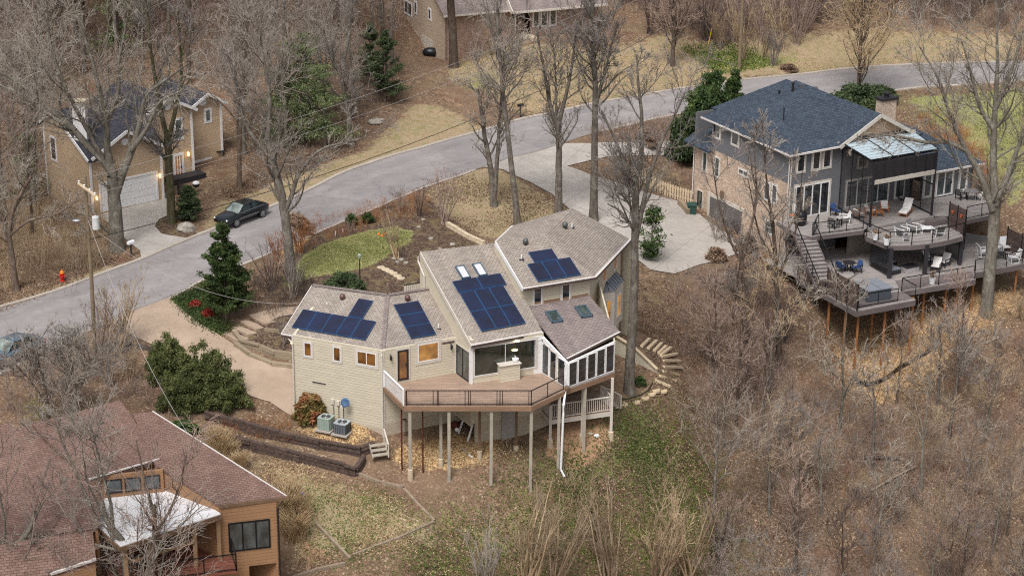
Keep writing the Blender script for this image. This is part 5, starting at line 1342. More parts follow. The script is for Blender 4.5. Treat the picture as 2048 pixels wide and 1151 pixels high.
# porch with clear roof on posts
po = thing('porch', RL_(7.5, -2.4, .5), 'tall screened porch with a clear panelled roof on black posts', 'porch')
m = MB(); m.prism([RL_(4.9, 0, .5), RL_(4.3, -4.75, .5), RL_(10.75, -4.7, .5), RL_(12.4, 0, .5)], -Z3 * .25); m.build('floor', MAT['deck_grey'], po)
b1, b2, b3, b4 = RL_(4.75, -.15, 6.05), RL_(11.9, -.15, 6.05), P(1878, 299, 5.75), P(1742.5, 321, 5.75)
m = MB(); m.prism([b1, b2, b3, b4], -Z3 * .04); pr_ = m.build('clear_roof', MAT['polycarb'], po)
m = MB()
for k in range(4): m.beam(b1 + (b2 - b1) * k / 3 + Z3 * .02, b4 + (b3 - b4) * k / 3 + Z3 * .02, .07, .07)
m.beam(b4, b3, .12, .16); m.beam(b1, b2, .08, .08); m.build('roof_frame', MAT['black_metal'], pr_)
m = MB()
for k in range(1, 8): m.beam(b1 + (b4 - b1) * k / 8 + Z3 * .0, b2 + (b3 - b2) * k / 8 + Z3 * .0, .03, .03)
m.build('glazing_bars', MAT['tub_cover'], pr_)
cL, cR = RL_(4.45, -4.6, 0), RL_(10.6, -4.55, 0)
for q in (cL, cR): m = MB(); m.beam(q + Z3 * .3, q + Z3 * 5.7, .16, .16); m.build('post', MAT['dark_metal'], po)
m = MB(); m.beam(cL + Z3 * 4.1, cR + Z3 * 4.1, .1, .34); m.build('beam', MAT['cream_trim'], po)
simple('panel_black', srgb(46, 44, 48), .6)
for a, b in ((cL, cR),):
    m = MB(); d = b - a; q = unit(np.cross(d, Z3)); m.prism([a + Z3 * 4.3, b + Z3 * 4.3, b + Z3 * 5.65, a + Z3 * 5.65], -q * .05); pn = m.build('upper_panel', MAT['panel_black'], po)
    m = MB()
    for k in range(1, 6): m.beam(a + d * k / 6 + Z3 * 4.3 + q * .03, a + d * k / 6 + Z3 * 5.65 + q * .03, .05, .05)
    m.build('batten', MAT['dark_metal'], pn)
for a, b, z0, z1, mt in ((RL_(4.9, -.1, 0), cL, .6, 5.7, 'insect_screen'), (RL_(10.9, -.1, 0), RL_(10.65, -4.5, 0), .55, 3.0, 'insect_screen')):
    m = MB(); d = b - a; m.add([a + Z3 * z0, b + Z3 * z0, b + Z3 * z1, a + Z3 * z1], [(0, 1, 2, 3)]); sc_o = m.build('screen', MAT[mt], po, fix=False)
    m = MB()
    for k in range(4): m.beam(a + d * k / 3 + Z3 * z0, a + d * k / 3 + Z3 * z1, .06, .06)
    m.beam(a + Z3 * z1, b + Z3 * z1, .06, .08); m.beam(a + Z3 * (z0 + .05), b + Z3 * (z0 + .05), .06, .08); m.build('screen_frame', MAT['black_metal'], sc_o)
# decks
ud = thing('deck', RL_(2, -1.5, .5), 'upper grey deck outside the sliding doors of the grey house', 'deck')
def deckslab(parent, pts, z, mat='deck_grey', rim='deck_dark', drop=.32, edges=()):
    m = MB(); m.prism([np.array([p[0], p[1], z]) for p in pts], -Z3 * .06); m.build('deck_boards', MAT[mat], parent)
    m = MB()
    for i, j in edges: a, b = pts[i], pts[j]; m.beam([a[0], a[1], z - .06 - drop / 2], [b[0], b[1], z - .06 - drop / 2], .06, drop)
    if edges: m.build('rim_joist', MAT[rim], parent)
UD = [RL_(-1.0, .0, 0), P(1596, 467, .45), P(1624, 472, .45), P(1727, 459, .45), RL_(4.4, -4.4, 0), RL_(4.9, 0, 0)]
deckslab(ud, UD, .45, edges=((0, 1), (1, 2), (2, 3)))
railing(ud, [P(1624, 471, .45), P(1726, 458, .45)], 1.0, 'black_metal', .05, 1.5, (1.0, .1), None, 4, 'dark_metal')
railing(ud, [P(1626, 471, .45), P(1636, 452, .45)], 1.0, 'black_metal', .05, 1.5, (1.0, .1), None, 4, 'dark_metal', name='side_railing')
# curved deck
cd_ = thing('deck', RL_(7.5, -7, .15), 'curved deck with black cable railing above the covered lounge', 'deck')
arc = [P(x, y, .12) for x, y in ((1733, 472), (1779, 490), (1800, 490), (1823, 489.5), (1845, 487.5), (1864, 485), (1880, 482), (1896, 479), (1911, 475), (1926, 471))]
deckslab(cd_, [RL_(4.0, -4.6, 0)] + arc + [RL_(12.0, -4.6, 0)], .12, edges=[(i, i + 1) for i in range(0, 10)], drop=.36)
railing(cd_, arc[:2], 1.05, 'black_metal', .06, 1.3, (1.0,), None, 4, 'dark_metal')
railing(cd_, [arc[1], arc[3], arc[5], arc[7], arc[9]], 1.05, 'black_metal', .06, 1.9, (1.0,), None, 4, 'dark_metal', name='curved_railing')
m = MB(); m.prism([RL_(4.3, -5.1, .14), RL_(10.9, -5.1, .14), RL_(10.9, -4.78, .14), RL_(4.3, -4.78, .14)], Z3 * .17); m.build('step', MAT['deck_grey'], cd_)
# fire bench / built-in seat
m = MB(); m.prism([RL_(9.3, -5.9, .13), RL_(11.2, -5.9, .13), RL_(11.2, -5.3, .13), RL_(9.3, -5.3, .13)], Z3 * .42); bn = m.build('bench', MAT['deck_dark'], None); tag(bn, 'built-in grey timber bench at the back of the curved deck', 'bench')
# right-hand upper deck
rd = thing('deck', RL_(15, -3, .5), 'right-hand upper deck with round table and black railing', 'deck')
RD = [RL_(10.9, -1.1, 0), RL_(10.9, -4.7, 0), RL_(12.0, -5.2, 0), P(1930, 440, .42), P(1993, 427, .42), P(1997, 408, .42), RL_(17.7, -1.1, 0)]
deckslab(rd, RD, .42, edges=((2, 3), (3, 4), (4, 5)))
railing(rd, [P(1932, 439, .42), P(1992, 426.5, .42), P(1996, 410, .42)], 1.05, 'black_metal', .05, 1.7, (1.0, .1), None, 4, 'dark_metal')
for (x, y) in ((1932, 440), (1990, 428)):
    p = P(x, y, .1); m = MB(); m.bx(p[0] - .08, p[0] + .08, p[1] - .0, p[1] + .16, -2.5, .05); m.build('post', MAT['black_metal'], rd)
# privacy screens of horizontal slats
def slat_screen(a, b, z0, z1, label, n=None, mat='slat_brown', parent=None, posts=3, top=None):
    a = np.array([a[0], a[1], 0.0]); b = np.array([b[0], b[1], 0.0]); t = thing('privacy_screen', (a + b) / 2 + Z3 * z0, label, 'privacy screen') if parent is None else parent
    m = MB(); d = b - a; h = .13; n = int((z1 - z0) / (h + .02))
    for k in range(n):
        z = z0 + .05 + k * (h + .02); m.beam(a + Z3 * (z + h / 2), b + Z3 * (z + h / 2), .03, h)
    m.build('slat_panel', MAT[mat], t)
    for k in range(posts): p = a + d * k / (posts - 1); mm = MB(); mm.beam(p + Z3 * (z0 - .1), p + Z3 * (z1 + .1), .09, .09); mm.build('post', MAT['black_metal'], t)
    return t
ps = slat_screen(P(1896, 453, .12), P(1929, 469, .12), .12, 2.1, 'brown slatted privacy screen with two wall pots beside the curved deck', posts=3)
pp_ = Plane(P(1896, 453, .12), P(1929, 469, .12) - P(1896, 453, .12))
for k, (u) in enumerate((.55, 1.6)):
    c = pp_.pt(u, 1.5, .12); m = MB(); m.lathe(c, [(.08, -.12), (.13, .1), (.1, .1), (0, .06)], 10); t = m.build('wall_pot', MAT['terracotta']); tag(t, ['orange clay pot on the left half of the brown slatted screen', 'orange clay pot on the right half of the brown slatted screen'][k], 'plant pot')
# lower deck
ld = thing('deck', RL_(2, -8, -2.4), 'long lower deck on orange-brown stilts with a hot tub at its corner', 'deck')
Lz = -2.4
q = dict(a=P(1593, 555, Lz), b=P(1713, 621, Lz), c=P(1831, 598.5, Lz), d=P(1801, 582, Lz), e=P(1951, 557, Lz), f=P(1949, 545, Lz), g=P(2075, 521, Lz))
back = [RL_(18, -3, 0), RL_(0.0, -.2, 0), RL_(-2.4, -.4, 0)]
deckslab(ld, [q['a'], q['b'], q['c'], q['d'], q['e'], q['f'], q['g']] + back, Lz, 'deck_grey', 'deck_dark', .42, edges=[(i, i + 1) for i in range(0, 6)])
m = MB(); m.prism([P(1720, 617, Lz) + Z3 * .02, P(1826, 597, Lz) + Z3 * .02, P(1800, 583, Lz) + Z3 * .02, P(1700, 600, Lz) + Z3 * .02], Z3 * .02); m.build('boards', MAT['deck_dark'], ld)
m = MB(); m.prism([q['d'] + [0, .1, .01], q['e'] + [-.1, .1, .01], q['f'] + [-.1, .3, .01], q['d'] + [0, 2.2, .01]], Z3 * .02); m.build('boards', MAT['deck_dark'], ld)
railing(ld, [P(1716, 616, Lz), P(1795, 602, Lz)], 1.0, 'black_metal', .05, 1.6, (1.0, .1), None, 6, 'dark_metal')
railing(ld, [P(1830, 597, Lz), P(1803, 582, Lz), P(1949, 557, Lz)], 1.05, 'black_metal', .055, 1.7, (1.0,), None, 5, 'dark_metal', name='walkway_railing')
railing(ld, [P(1949, 556, Lz), P(1948.5, 545, Lz), P(2075, 521, Lz)], 1.05, 'black_metal', .055, 1.7, (1.0,), None, 5, 'dark_metal', name='corner_railing')
slat_screen(P(1653, 588, Lz), P(1714, 621, Lz), Lz + .05, Lz + 2.0, 'brown slatted privacy screen standing beside the hot tub', posts=4)
slat_screen(P(1595, 556, Lz), P(1650, 586, Lz), Lz - .05, Lz + 1.0, 'low brown slatted screen below the grey deck stairs', posts=3)
slat_screen(P(2012, 500, Lz), P(2070, 528, Lz), Lz, Lz + 1.9, 'brown slatted privacy fence at the right edge of the lower deck', posts=3)
for (x, y) in ((1693, 612), (1718, 622), (1772, 611), (1827, 600), (1748, 598), (1797, 588), (1894, 568), (1917, 563), (1948, 558), (1850, 574), (1660, 594), (1620, 570), (1990, 540), (2035, 532)):
    p = P(x, y, Lz - .3); zg = float(hgt(p[0], p[1] + .1)); m = MB(); m.bx(p[0] - .08, p[0] + .08, p[1] + .02, p[1] + .18, zg - .3, Lz - .1); m.build('post', MAT['post_orange'], ld)
# covered lounge under the curved deck
for x, y in ((1778, 556), (1849, 548), (1919, 529)):
    p = P(x, y, Lz); m = MB(); m.bx(p[0] - .15, p[0] + .15, p[1] - .15, p[1] + .15, Lz, .0); m.build('post', MAT['dark_panel'], cd_)
m = MB(); m.prism([RL_(4.2, -2.5, Lz), RL_(13.5, -2.5, Lz), RL_(13.5, -2.5, .1), RL_(4.2, -2.5, .1)], rs * .2); m.build('wall', MAT['dark_block'], gh)
p1 = P(1919, 527, Lz); p2 = P(1890, 508, Lz); m = MB(); m.add([p1 + Z3 * .1, p2 + Z3 * .1, p2 + Z3 * 2.3, p1 + Z3 * 2.3], [(0, 1, 2, 3)]); tt_ = m.build('screen', MAT['dark_screen'], cd_, fix=False)
p1 = P(1778, 556, Lz); p2 = P(1738, 532, Lz); m = MB(); m.add([p1 + Z3 * .1, p2 + Z3 * .1, p2 + Z3 * 2.3, p1 + Z3 * 2.3], [(0, 1, 2, 3)]); m.build('screen', MAT['dark_screen'], cd_, fix=False)
# staircase
st = thing('staircase', P(1610, 469, .45), 'grey timber stairs leading down from the upper deck to the lower deck', 'stairs')
sa, sbm = P(1609, 468, .45), P(1655, 583, Lz); sv = (sbm - sa) * [1, 1, 0]; sd_ = unit(sv); sn = np.array([sd_[1], -sd_[0], 0]); run = np.linalg.norm(sv) / 15
m = MB()
for k in range(15):
    c = sa + sd_ * (run * (k + .5)) - Z3 * (2.85 * (k + 1) / 15.5); m.box(c, sd_ * (run * .56), sn * .75, Z3 * .025)
m.build('tread', MAT['deck_grey'], st)
m = MB()
for k in range(15):
    c = sa + sd_ * (run * (k + .04)) - Z3 * (2.85 * (k + .55) / 15.5); m.box(c, sd_ * .012, sn * .75, Z3 * .085)
m.build('riser', MAT['deck_dark'], st)
for s_ in (-.78, .78):
    m = MB(); m.beam(sa + sn * s_ - Z3 * .2, sbm + sn * s_ - Z3 * .05, .06, .32); m.build('stringer', MAT['deck_dark'], st)
    railing(st, [sa + sn * s_, sbm + sn * s_ + Z3 * .1], 1.0, 'black_metal', .05, 1.6, (1.0,), None, 3, 'dark_metal', name='stair_railing', top=.07)
# ---- furniture prototypes (local coordinates, facing -y)
def make_chair(name, label, frame, seat, w=.6, d=.6, sh=.42, bh=.95, recl=.18, arms=True, cat='chair', rocker=False):
    t = thing(name, (0, 0, 0), label, cat)
    m = MB()
    for x in (-w / 2, w / 2):
        m.beam([x, -d / 2, 0], [x, -d / 2, .62 if arms else sh], .05, .05); m.beam([x, d / 2, 0], [x, d / 2 + recl * .6, bh * .8], .05, .05)
        if arms: m.beam([x, -d / 2 - .04, .63], [x, d / 2 + .08, .63], .07, .04)
        if rocker: m.tube([[x, -d / 2 - .2, .06], [x, -.1, .0], [x, d / 2 + .25, .08]], .025, 5)
    m.beam([-w / 2, -d / 2, sh], [w / 2, -d / 2, sh], .05, .05); m.beam([-w / 2, d / 2, sh - .05], [w / 2, d / 2, sh - .05], .05, .05)
    m.build('frame', MAT[frame], t)
    m = MB(); m.prism([[-w / 2 + .03, -d / 2, sh + .03], [w / 2 - .03, -d / 2, sh + .03], [w / 2 - .03, d / 2, sh - .02], [-w / 2 + .03, d / 2, sh - .02]], (0, 0, .05)); m.build('seat', MAT[seat], t, bevel=.01)
    m = MB(); m.prism([[-w / 2 + .03, d / 2, sh], [w / 2 - .03, d / 2, sh], [w / 2 - .03, d / 2 + recl, bh], [-w / 2 + .03, d / 2 + recl, bh]], (0, -.05, .01)); m.build('backrest', MAT[seat], t, bevel=.01)
    return t
used = {}
def place(key, maker, loc, rz, label, group=None, scale=None):
    if key not in used:
        t = maker(); used[key] = t; t.location = [float(v) for v in loc]; t.rotation_euler = (0, 0, rz); t['label'] = label
        if group: t['group'] = group
        return t
    t = copy_thing(used[key], loc, rz, scale, label, group)
    if not group and 'group' in t: del t['group']
    return t
white_ch = lambda: make_chair('patio_chair', 'x', 'white_plain', 'cushion_white')
grey_ch = lambda: make_chair('lounge_chair', 'x', 'white_plain', 'sling_grey', .72, .7, .38, .95, .32)
blue_ch = lambda: make_chair('patio_chair', 'x', 'dark_metal', 'cushion_blue')
teak_ch = lambda: make_chair('armchair', 'x', 'teak', 'cushion_white', .62, .6, .38, .8, .2)
dark_ch = lambda: make_chair('patio_chair', 'x', 'black_metal', 'sling_grey')
rock_ch = lambda: make_chair('rocking_chair', 'x', 'white_plain', 'white_plain', .65, .6, .4, 1.05, .3, rocker=True)
fang = math.atan2(rff[1], rff[0])
def ft(px, py, z): return P(px, py, z)
place('white', white_ch, ft(1688, 446, .45), fang - 2.0, 'white-cushioned patio chair right of the small table on the upper deck')
place('dark', dark_ch, ft(1667, 456, .45), fang + 1.9, 'black metal patio chair left of the small table on the upper deck')
place('blue', blue_ch, ft(1672, 432, .45), fang + .2, 'blue-cushioned chair against the upper deck wall')
def table(name, loc, r, h, mat, leg, label, sq=False, cat='table', glassy=False):
    t = thing(name, loc, label, cat); loc = np.array(loc, float); m = MB()
    if sq: m.bx(loc[0] - r, loc[0] + r, loc[1] - r * .8, loc[1] + r * .8, loc[2] + h - .04, loc[2] + h)
    else: m.lathe(loc + Z3 * (h - .04), [(r, 0), (r, .04), (0, .04)], 20)
    m.build('tabletop', MAT[mat], t); R_ = r * (.9 if sq else .6)
    for a, b in ((-1, -1), (1, -1), (1, 1), (-1, 1)):
        m = MB(); m.beam(loc + [a * R_, b * R_ * .8, 0], loc + [a * R_ * .9, b * R_ * .72, h - .04], .05, .05); m.build('leg', MAT[leg], t)
    return t
table('side_table', ft(1678, 451, .45), .3, .7, 'stone_slab', 'black_metal', 'small round glass-topped table between two chairs on the upper deck')
place('teak', teak_ch, ft(1741, 430, .5), fang + .5, 'teak armchair with pale cushion left of the low teak table')
place('teak', teak_ch, ft(1768, 424, .5), fang - .6, 'teak armchair with blue pillow right of the low teak table')
place('teak', teak_ch, ft(1719, 436, .5), fang + 1.6, 'teak armchair half hidden behind the left porch post')
table('side_table', ft(1758, 432, .5), .32, .42, 'teak', 'teak', 'low teak table between the two teak armchairs', True)
# chaise
ch = thing('chaise_longue', ft(1811, 428, .5), 'teak chaise longue with a white mattress and raised back', 'sun lounger'); co = np.array(ch.location)
cu_ = unit(P(1822, 408, .5) - P(1802, 428, .5)); cw = np.array([cu_[1], -cu_[0], 0])
m = MB(); m.prism([co + cu_ * a + cw * b + Z3 * .25 for a, b in ((-.9, -.35), (.9, -.35), (.9, .35), (-.9, .35))], Z3 * .08); m.build('frame', MAT['teak'], ch)
for a, b in ((-.8, -.3), (-.8, .3), (.8, -.3), (.8, .3)): m = MB(); m.beam(co + cu_ * a + cw * b, co + cu_ * a + cw * b + Z3 * .26, .07, .07); m.build('leg', MAT['teak'], ch)
m = MB(); m.prism([co + cu_ * a + cw * b + Z3 * .34 for a, b in ((-.95, -.33), (.2, -.33), (.2, .33), (-.95, .33))], Z3 * .1); m.prism([co + cu_ * .2 + cw * -.33 + Z3 * .36, co + cu_ * .2 + cw * .33 + Z3 * .36, co + cu_ * .9 + cw * .33 + Z3 * 1.05, co + cu_ * .9 + cw * -.33 + Z3 * 1.05], -cu_ * .07 + Z3 * .07); m.build('mattress', MAT['cushion_white'], ch)
# curved-deck chairs, stools, pots
for (x, y, r, lb) in ((1805, 472, .3, 'leftmost grey sling lounge chair on the curved deck'), (1829, 465, .35, 'second grey sling lounge chair from the left on the curved deck'), (1875, 471, 2.9, 'grey sling lounge chair with its back to the curved railing')):
    place('grey', grey_ch, ft(x, y, .12), fang + r, lb)
def stool(loc, rz, label):
    t = thing('footstool', loc, label, 'footstool', None, 0); loc = np.array(loc); m = MB(); m.bx(loc[0] - .27, loc[0] + .27, loc[1] - .22, loc[1] + .22, loc[2] + .34, loc[2] + .38); m.build('seat', MAT['sling_grey'], t)
    for a, b in ((-1, -1), (1, -1), (1, 1), (-1, 1)): m = MB(); m.beam(loc + [a * .26, b * .2, 0], loc + [a * .26, b * .2, .36], .04, .04); m.build('leg', MAT['white_plain'], t)
stool(ft(1812, 482, .12), 0, 'grey footstool with white legs in front of the leftmost lounge chair')
table('coffee_table', ft(1853, 464, .12), .45, .4, 'white_plain', 'white_plain', 'white low table between the lounge chairs on the curved deck', True)
def pot(loc, r, h, label, plant='terracotta', mat='white_plain', tall=False):
    t = thing('planter', loc, label, 'planter'); m = MB(); m.lathe(loc, [(r * .72, 0), (r, h), (r * .88, h), (r * .8, h - .06), (0, h - .07)], 18); m.build('pot', MAT[mat], t, smooth=False)
    rg = np.random.RandomState(int(loc[0] * 10)); n = 60; C0 = np.c_[rg.normal(0, r * .45, n), rg.normal(0, r * .45, n), h + np.abs(rg.normal(0, .12 if not tall else .35, n))]
    V, F = leaf_quads(C0, rg, .09, 2.5); o = put('plant', mesh_np('plant', [(V, F)], MAT['leaf_brown'], False), t)
pot(ft(1751, 479, .12), .28, .55, 'white planter of dry red stems nearer the porch post'); pot(ft(1773, 489, .12), .28, .55, 'white planter of dry red stems at the corner of the curved railing')
pot(ft(1864, 568, Lz), .26, .55, 'white planter of tall straw-coloured stems on the lower walkway', tall=True)
# round table with two chairs on right deck
table('patio_table', ft(1942, 398, .42), .62, .72, 'sling_grey', 'black_metal', 'round dark metal table on the right-hand upper deck')
place('white', white_ch, ft(1962, 400, .42), fang - 1.4, 'white-cushioned patio chair beside the round dark table')
place('dark', dark_ch, ft(1922, 398, .42), fang + 1.6, 'black metal patio chair left of the round dark table')
# lower deck right chairs
table('fire_table', ft(1999, 516, Lz), .45, .45, 'dark_panel', 'black_metal', 'low square dark table among the white rocking chairs', True)
for (x, y, r, lb) in ((1966, 512, 1.3, 'white slatted rocking chair left of the low dark table'), (2010, 502, -.3, 'white slatted rocking chair behind the low dark table'), (2026, 524, -1.9, 'white slatted rocking chair right of the low dark table'), (1991, 503, .3, 'white slatted rocking chair nearest the big grey tree')):
    place('rock', rock_ch, ft(x, y, Lz), fang + r, lb)
# blue chairs near the tub
place('blue', blue_ch, ft(1683, 543, Lz), fang + 1.8, 'blue-cushioned chair left of the round table under the upper deck'); place('blue', blue_ch, ft(1711, 545, Lz), fang - 1.6, 'blue-cushioned chair right of the round table under the upper deck')
table('patio_table', ft(1697, 541, Lz), .5, .7, 'dark_panel', 'black_metal', 'round dark table between two blue chairs on the lower deck')
# lounge: sofa, coffee table, swivel chairs
sf = thing('sofa', ft(1795, 545, Lz), 'dark wicker corner sofa with pale grey cushions under the curved deck', 'sofa'); so_ = np.array(sf.location)
su = rff; sv2 = rs
for nm, u0, u1, v0, v1, z0, z1, mt in (('base', -.9, .9, 1.2, 2.1, 0, .32, 'dark_panel'), ('chaise_base', -.9, .1, -.3, 1.2, 0, .32, 'dark_panel'), ('seat', -.85, .85, 1.2, 2.0, .33, .48, 'tub_cover'), ('chaise_cushion', -.85, .05, -.25, 1.18, .33, .48, 'tub_cover'), ('backrest', -.9, .9, 1.95, 2.15, .33, .85, 'tub_cover')):
    m = MB(); m.prism([so_ + su * u0 + sv2 * v0 + Z3 * z0, so_ + su * u1 + sv2 * v0 + Z3 * z0, so_ + su * u1 + sv2 * v1 + Z3 * z0, so_ + su * u0 + sv2 * v1 + Z3 * z0], Z3 * (z1 - z0)); m.build(nm, MAT[mt], sf, bevel=.03)
m = MB(); m.box(so_ + su * -.3 + sv2 * .6 + Z3 * .65, su * .25, sv2 * .08, Z3 * .2); pl_ = m.build('pillow', MAT['stone_slab'], None, bevel=.04); tag(pl_, 'pale grey pillow lying on the corner sofa under the curved deck', 'pillow')
ctb = thing('coffee_table', ft(1819, 542, Lz), 'pale wicker box coffee table in front of the corner sofa', 'table'); c_ = np.array(ctb.location); m = MB(); m.prism([c_ + su * a + sv2 * b for a, b in ((-.6, -.4), (.6, -.4), (.6, .4), (-.6, .4))], Z3 * .42); m.build('body', MAT['stone_slab'], ctb, bevel=.02); m = MB(); m.prism([c_ + su * a + sv2 * b + Z3 * .425 for a, b in ((-.62, -.42), (.62, -.42), (.62, .42), (-.62, .42))], Z3 * .04); m.build('top', MAT['dark_panel'], ctb)
place('grey2', lambda: make_chair('lounge_chair', 'x', 'dark_metal', 'cushion_white', .7, .7, .38, .95, .3), ft(1860, 527, Lz), fang + .1, 'white-cushioned lounge chair at the back of the covered lounge')
place('grey2', None, ft(1871, 541, Lz), fang - .9, 'white-cushioned lounge chair at the front of the covered lounge')
place('grey2', None, ft(1886, 532, Lz), fang - 1.2, 'white-cushioned lounge chair at the right of the covered lounge')
# hot tub
ht = thing('hot_tub', P(1760, 603, Lz), 'square hot tub under a grey vinyl cover at the deck corner', 'hot tub')
h0 = P(1735, 607, Lz); hu = unit(P(1826, 592, Lz) - h0); hv = np.array([-hu[1], hu[0], 0]); hw = 2.15
m = MB(); m.prism([h0 + hu * .06 + hv * .06, h0 + hu * (hw - .06) + hv * .06, h0 + hu * (hw - .06) + hv * (hw - .06), h0 + hu * .06 + hv * (hw - .06)], Z3 * .88); m.build('cabinet', MAT['tub_side'], ht, bevel=.04)
m = MB(); m.prism([h0 + Z3 * .86, h0 + hu * hw + Z3 * .86, h0 + hu * hw + hv * hw + Z3 * .86, h0 + hv * hw + Z3 * .86], Z3 * .16)
m.build('cover', MAT['tub_cover'], ht, bevel=.05)
m = MB(); m.beam(h0 + hu * hw / 2 + Z3 * 1.025, h0 + hu * hw / 2 + hv * hw + Z3 * 1.025, .04, .01); m.build('cover_seam', MAT['tub_side'], ht)
# grill under its cover
gr = thing('grill', ft(1600, 449, .45), 'barbecue under a shiny black cover on the upper deck', 'grill'); g_ = np.array(gr.location)
m = MB(); m.lathe(g_, [(.42, 0), (.5, .3), (.52, .75), (.45, 1.0), (.28, 1.15), (0, 1.2)], 14); m.build('cover', MAT['grill_black'], gr, smooth=True); m = MB(); m.bx(g_[0] - .85, g_[0] - .4, g_[1] - .2, g_[1] + .2, g_[2] + .75, g_[2] + .82); m.build('shelf', MAT['terracotta'], gr)
# wheelie bin
bn = thing('wheelie_bin', P(1383, 432, -2.45), 'dark green wheelie bin beside the brick corner', 'bin'); b_ = np.array(bn.location)
m = MB(); V = [b_ + [x * .28, y * .3, 0] for x, y in ((-1, -1), (1, -1), (1, 1), (-1, 1))] + [b_ + [x * .38, y * .4, 1.0] for x, y in ((-1, -1), (1, -1), (1, 1), (-1, 1))]; m.add(V, [(3, 2, 1, 0), (4, 5, 6, 7), (0, 1, 5, 4), (1, 2, 6, 5), (2, 3, 7, 6), (3, 0, 4, 7)]); m.build('body', MAT['green_plastic'], bn, bevel=.02)
m = MB(); m.bx(b_[0] - .41, b_[0] + .41, b_[1] - .46, b_[1] + .42, b_[2] + 1.0, b_[2] + 1.1); m.build('lid', MAT['green_plastic'], bn, bevel=.03); 
for s_ in (-1, 1): m = MB(); m.lathe(b_ + [s_ * .3, .34, .12], [(.12, -.03), (.12, .03), (0, .03)], 12, ax=(1, 0, 0)); m.build('wheel', MAT['black_rubber'], bn)
# pale picket fence behind the driveway
fn = thing('fence', P(1335, 392, -1.4), 'low pale timber picket fence behind the pale driveway', 'fence')
fa = [G(1290, 372), G(1315, 384), G(1345, 396), G(1386, 408)]
m = MB()
for a, b in zip(fa[:-1], fa[1:]):
    n = int(np.linalg.norm(b - a) / .22)
    for k in range(n): p = a + (b - a) * k / n; m.beam(p - Z3 * .2, p + Z3 * 1.15, .14, .03, up=(0, 1, 0))
m.build('pickets', MAT['pale_timber'], fn)
for h_ in (.3, .95):
    m = MB()
    for a, b in zip(fa[:-1], fa[1:]): m.beam(a + Z3 * h_ + [0, .05, 0], b + Z3 * h_ + [0, .05, 0], .05, .08)
    m.build('rail', MAT['pale_timber'], fn)
m = MB(); pts = [G(1376, 430), G(1366, 418), G(1358, 410)]
for a, b in zip(pts[:-1], pts[1:]): m.beam(a + Z3 * .25, b + Z3 * .25, .3, .6)
tag(m.build('retaining_wall', MAT['block_wall_tan']), 'short tan block wall beside the green bin', 'wall')
# ------------------------------------------------------------------ brown house with the white garage door
bh = thing('house', (-32, 154, .5), 'brown lap-sided house with white trim and a white double garage door', 'house')
BC = P(328.5, 396, .5); bf = hd((244, 364), (313, 349)); bs = np.array([-bf[1], bf[0], 0]); BC[2] = 0
def BL(f, s, z): return BC + bf * f + bs * s + Z3 * z
b1p = Plane(BL(-6.45, 0, 0), bf); bg = Plane(BL(-6.45, 0, 0), bs, flip=True)
b1p.wall(bh, 'brown_siding', [(0, -1.5), (6.45, -1.5), (6.45, 4.9), (3.25, 6.6), (.2, 5.05), (0, 4.95)])
bg.wall(bh, 'brown_siding', [(0, -1.5), (7.2, -1.5), (7.2, 6.2), (5.1, 7.6), (2.9, 6.4), (0, 4.95)])
m = MB(); m.prism([BL(0, 0, -1), BL(0, 7, -1), BL(0, 7, 4.9), BL(0, 0, 4.9)], -bf * .15); m.build('wall', MAT['brown_siding'], bh)
m = MB(); m.prism([BL(-6.4, 7.2, -1), BL(9, 12.5, -1), BL(9, 12.5, 5), BL(-6.4, 7.2, 6)], -bs * .15); m.build('wall', MAT['brown_siding'], bh)
m = MB()
roof_slab(m, [BL(-6.6, -.3, 4.9), BL(-5.9, -.3, 4.9), BL(-3.2, 3.2, 6.75), BL(0, -.3, 4.9), BL(.6, 3, 6.5), BL(.6, 5.1, 7.75), BL(-6.6, 5.1, 7.75)]); roof_slab(m, [BL(-6.6, 5.1, 7.75), BL(.6, 5.1, 7.75), BL(.6, 8, 6), BL(-6.6, 8, 6)])
roof_slab(m, [BL(.15, -.35, 4.9), BL(-3.2, -.35, 6.75), BL(-3.2, 3.6, 6.77), BL(.15, 3.6, 4.92)]); roof_slab(m, [BL(-6.3, -.35, 5.05), BL(-6.0, .5, 5.3), BL(-3.2, 3.6, 6.77), BL(-3.2, -.35, 6.75)])
brf = m.build('roof', MAT['shingle_dark'], bh)
for a, b in ((BL(.2, -.38, 4.82), BL(-3.2, -.38, 6.68)), (BL(-6.4, -.38, 4.98), BL(-3.2, -.38, 6.68)), (BL(-6.62, -.2, 4.85), BL(-6.62, 5.1, 7.68)), (BL(-6.62, 5.1, 7.68), BL(-6.62, 7.4, 6.3))):
    m = MB(); m.beam(a, b, .08, .24); m.build('rake_board', MAT['white_trim'], brf)
b2p = Plane(BL(.3, 3.6, 0), bf)
b2p.wall(bh, 'brown_siding', [(0, -.5), (4.8, -.5), (4.8, 6.25), (2.5, 7.45), (.1, 6.25)])
m = MB(); m.prism([BL(5.1, 3.6, -1), BL(5.1, 6.2, -1), BL(5.1, 6.2, 6.1), BL(5.1, 3.6, 6.1)], -bf * .15); m.build('wall', MAT['brown_siding'], bh)
m = MB(); m.prism([BL(.4, 3.7, 4), BL(.4, 9, 4), BL(.4, 9, 6.1), BL(.4, 3.7, 6.1)], bf * .15); m.build('wall', MAT['brown_siding'], bh)
m = MB(); roof_slab(m, [BL(.0, 3.3, 6.2), BL(2.8, 3.3, 7.6), BL(2.8, 11, 7.6), BL(.0, 11, 6.2)]); roof_slab(m, [BL(5.4, 3.3, 6.2), BL(5.4, 11, 6.2), BL(2.8, 11, 7.6), BL(2.8, 3.3, 7.6)]); b2r = m.build('roof', MAT['shingle_dark'], bh)
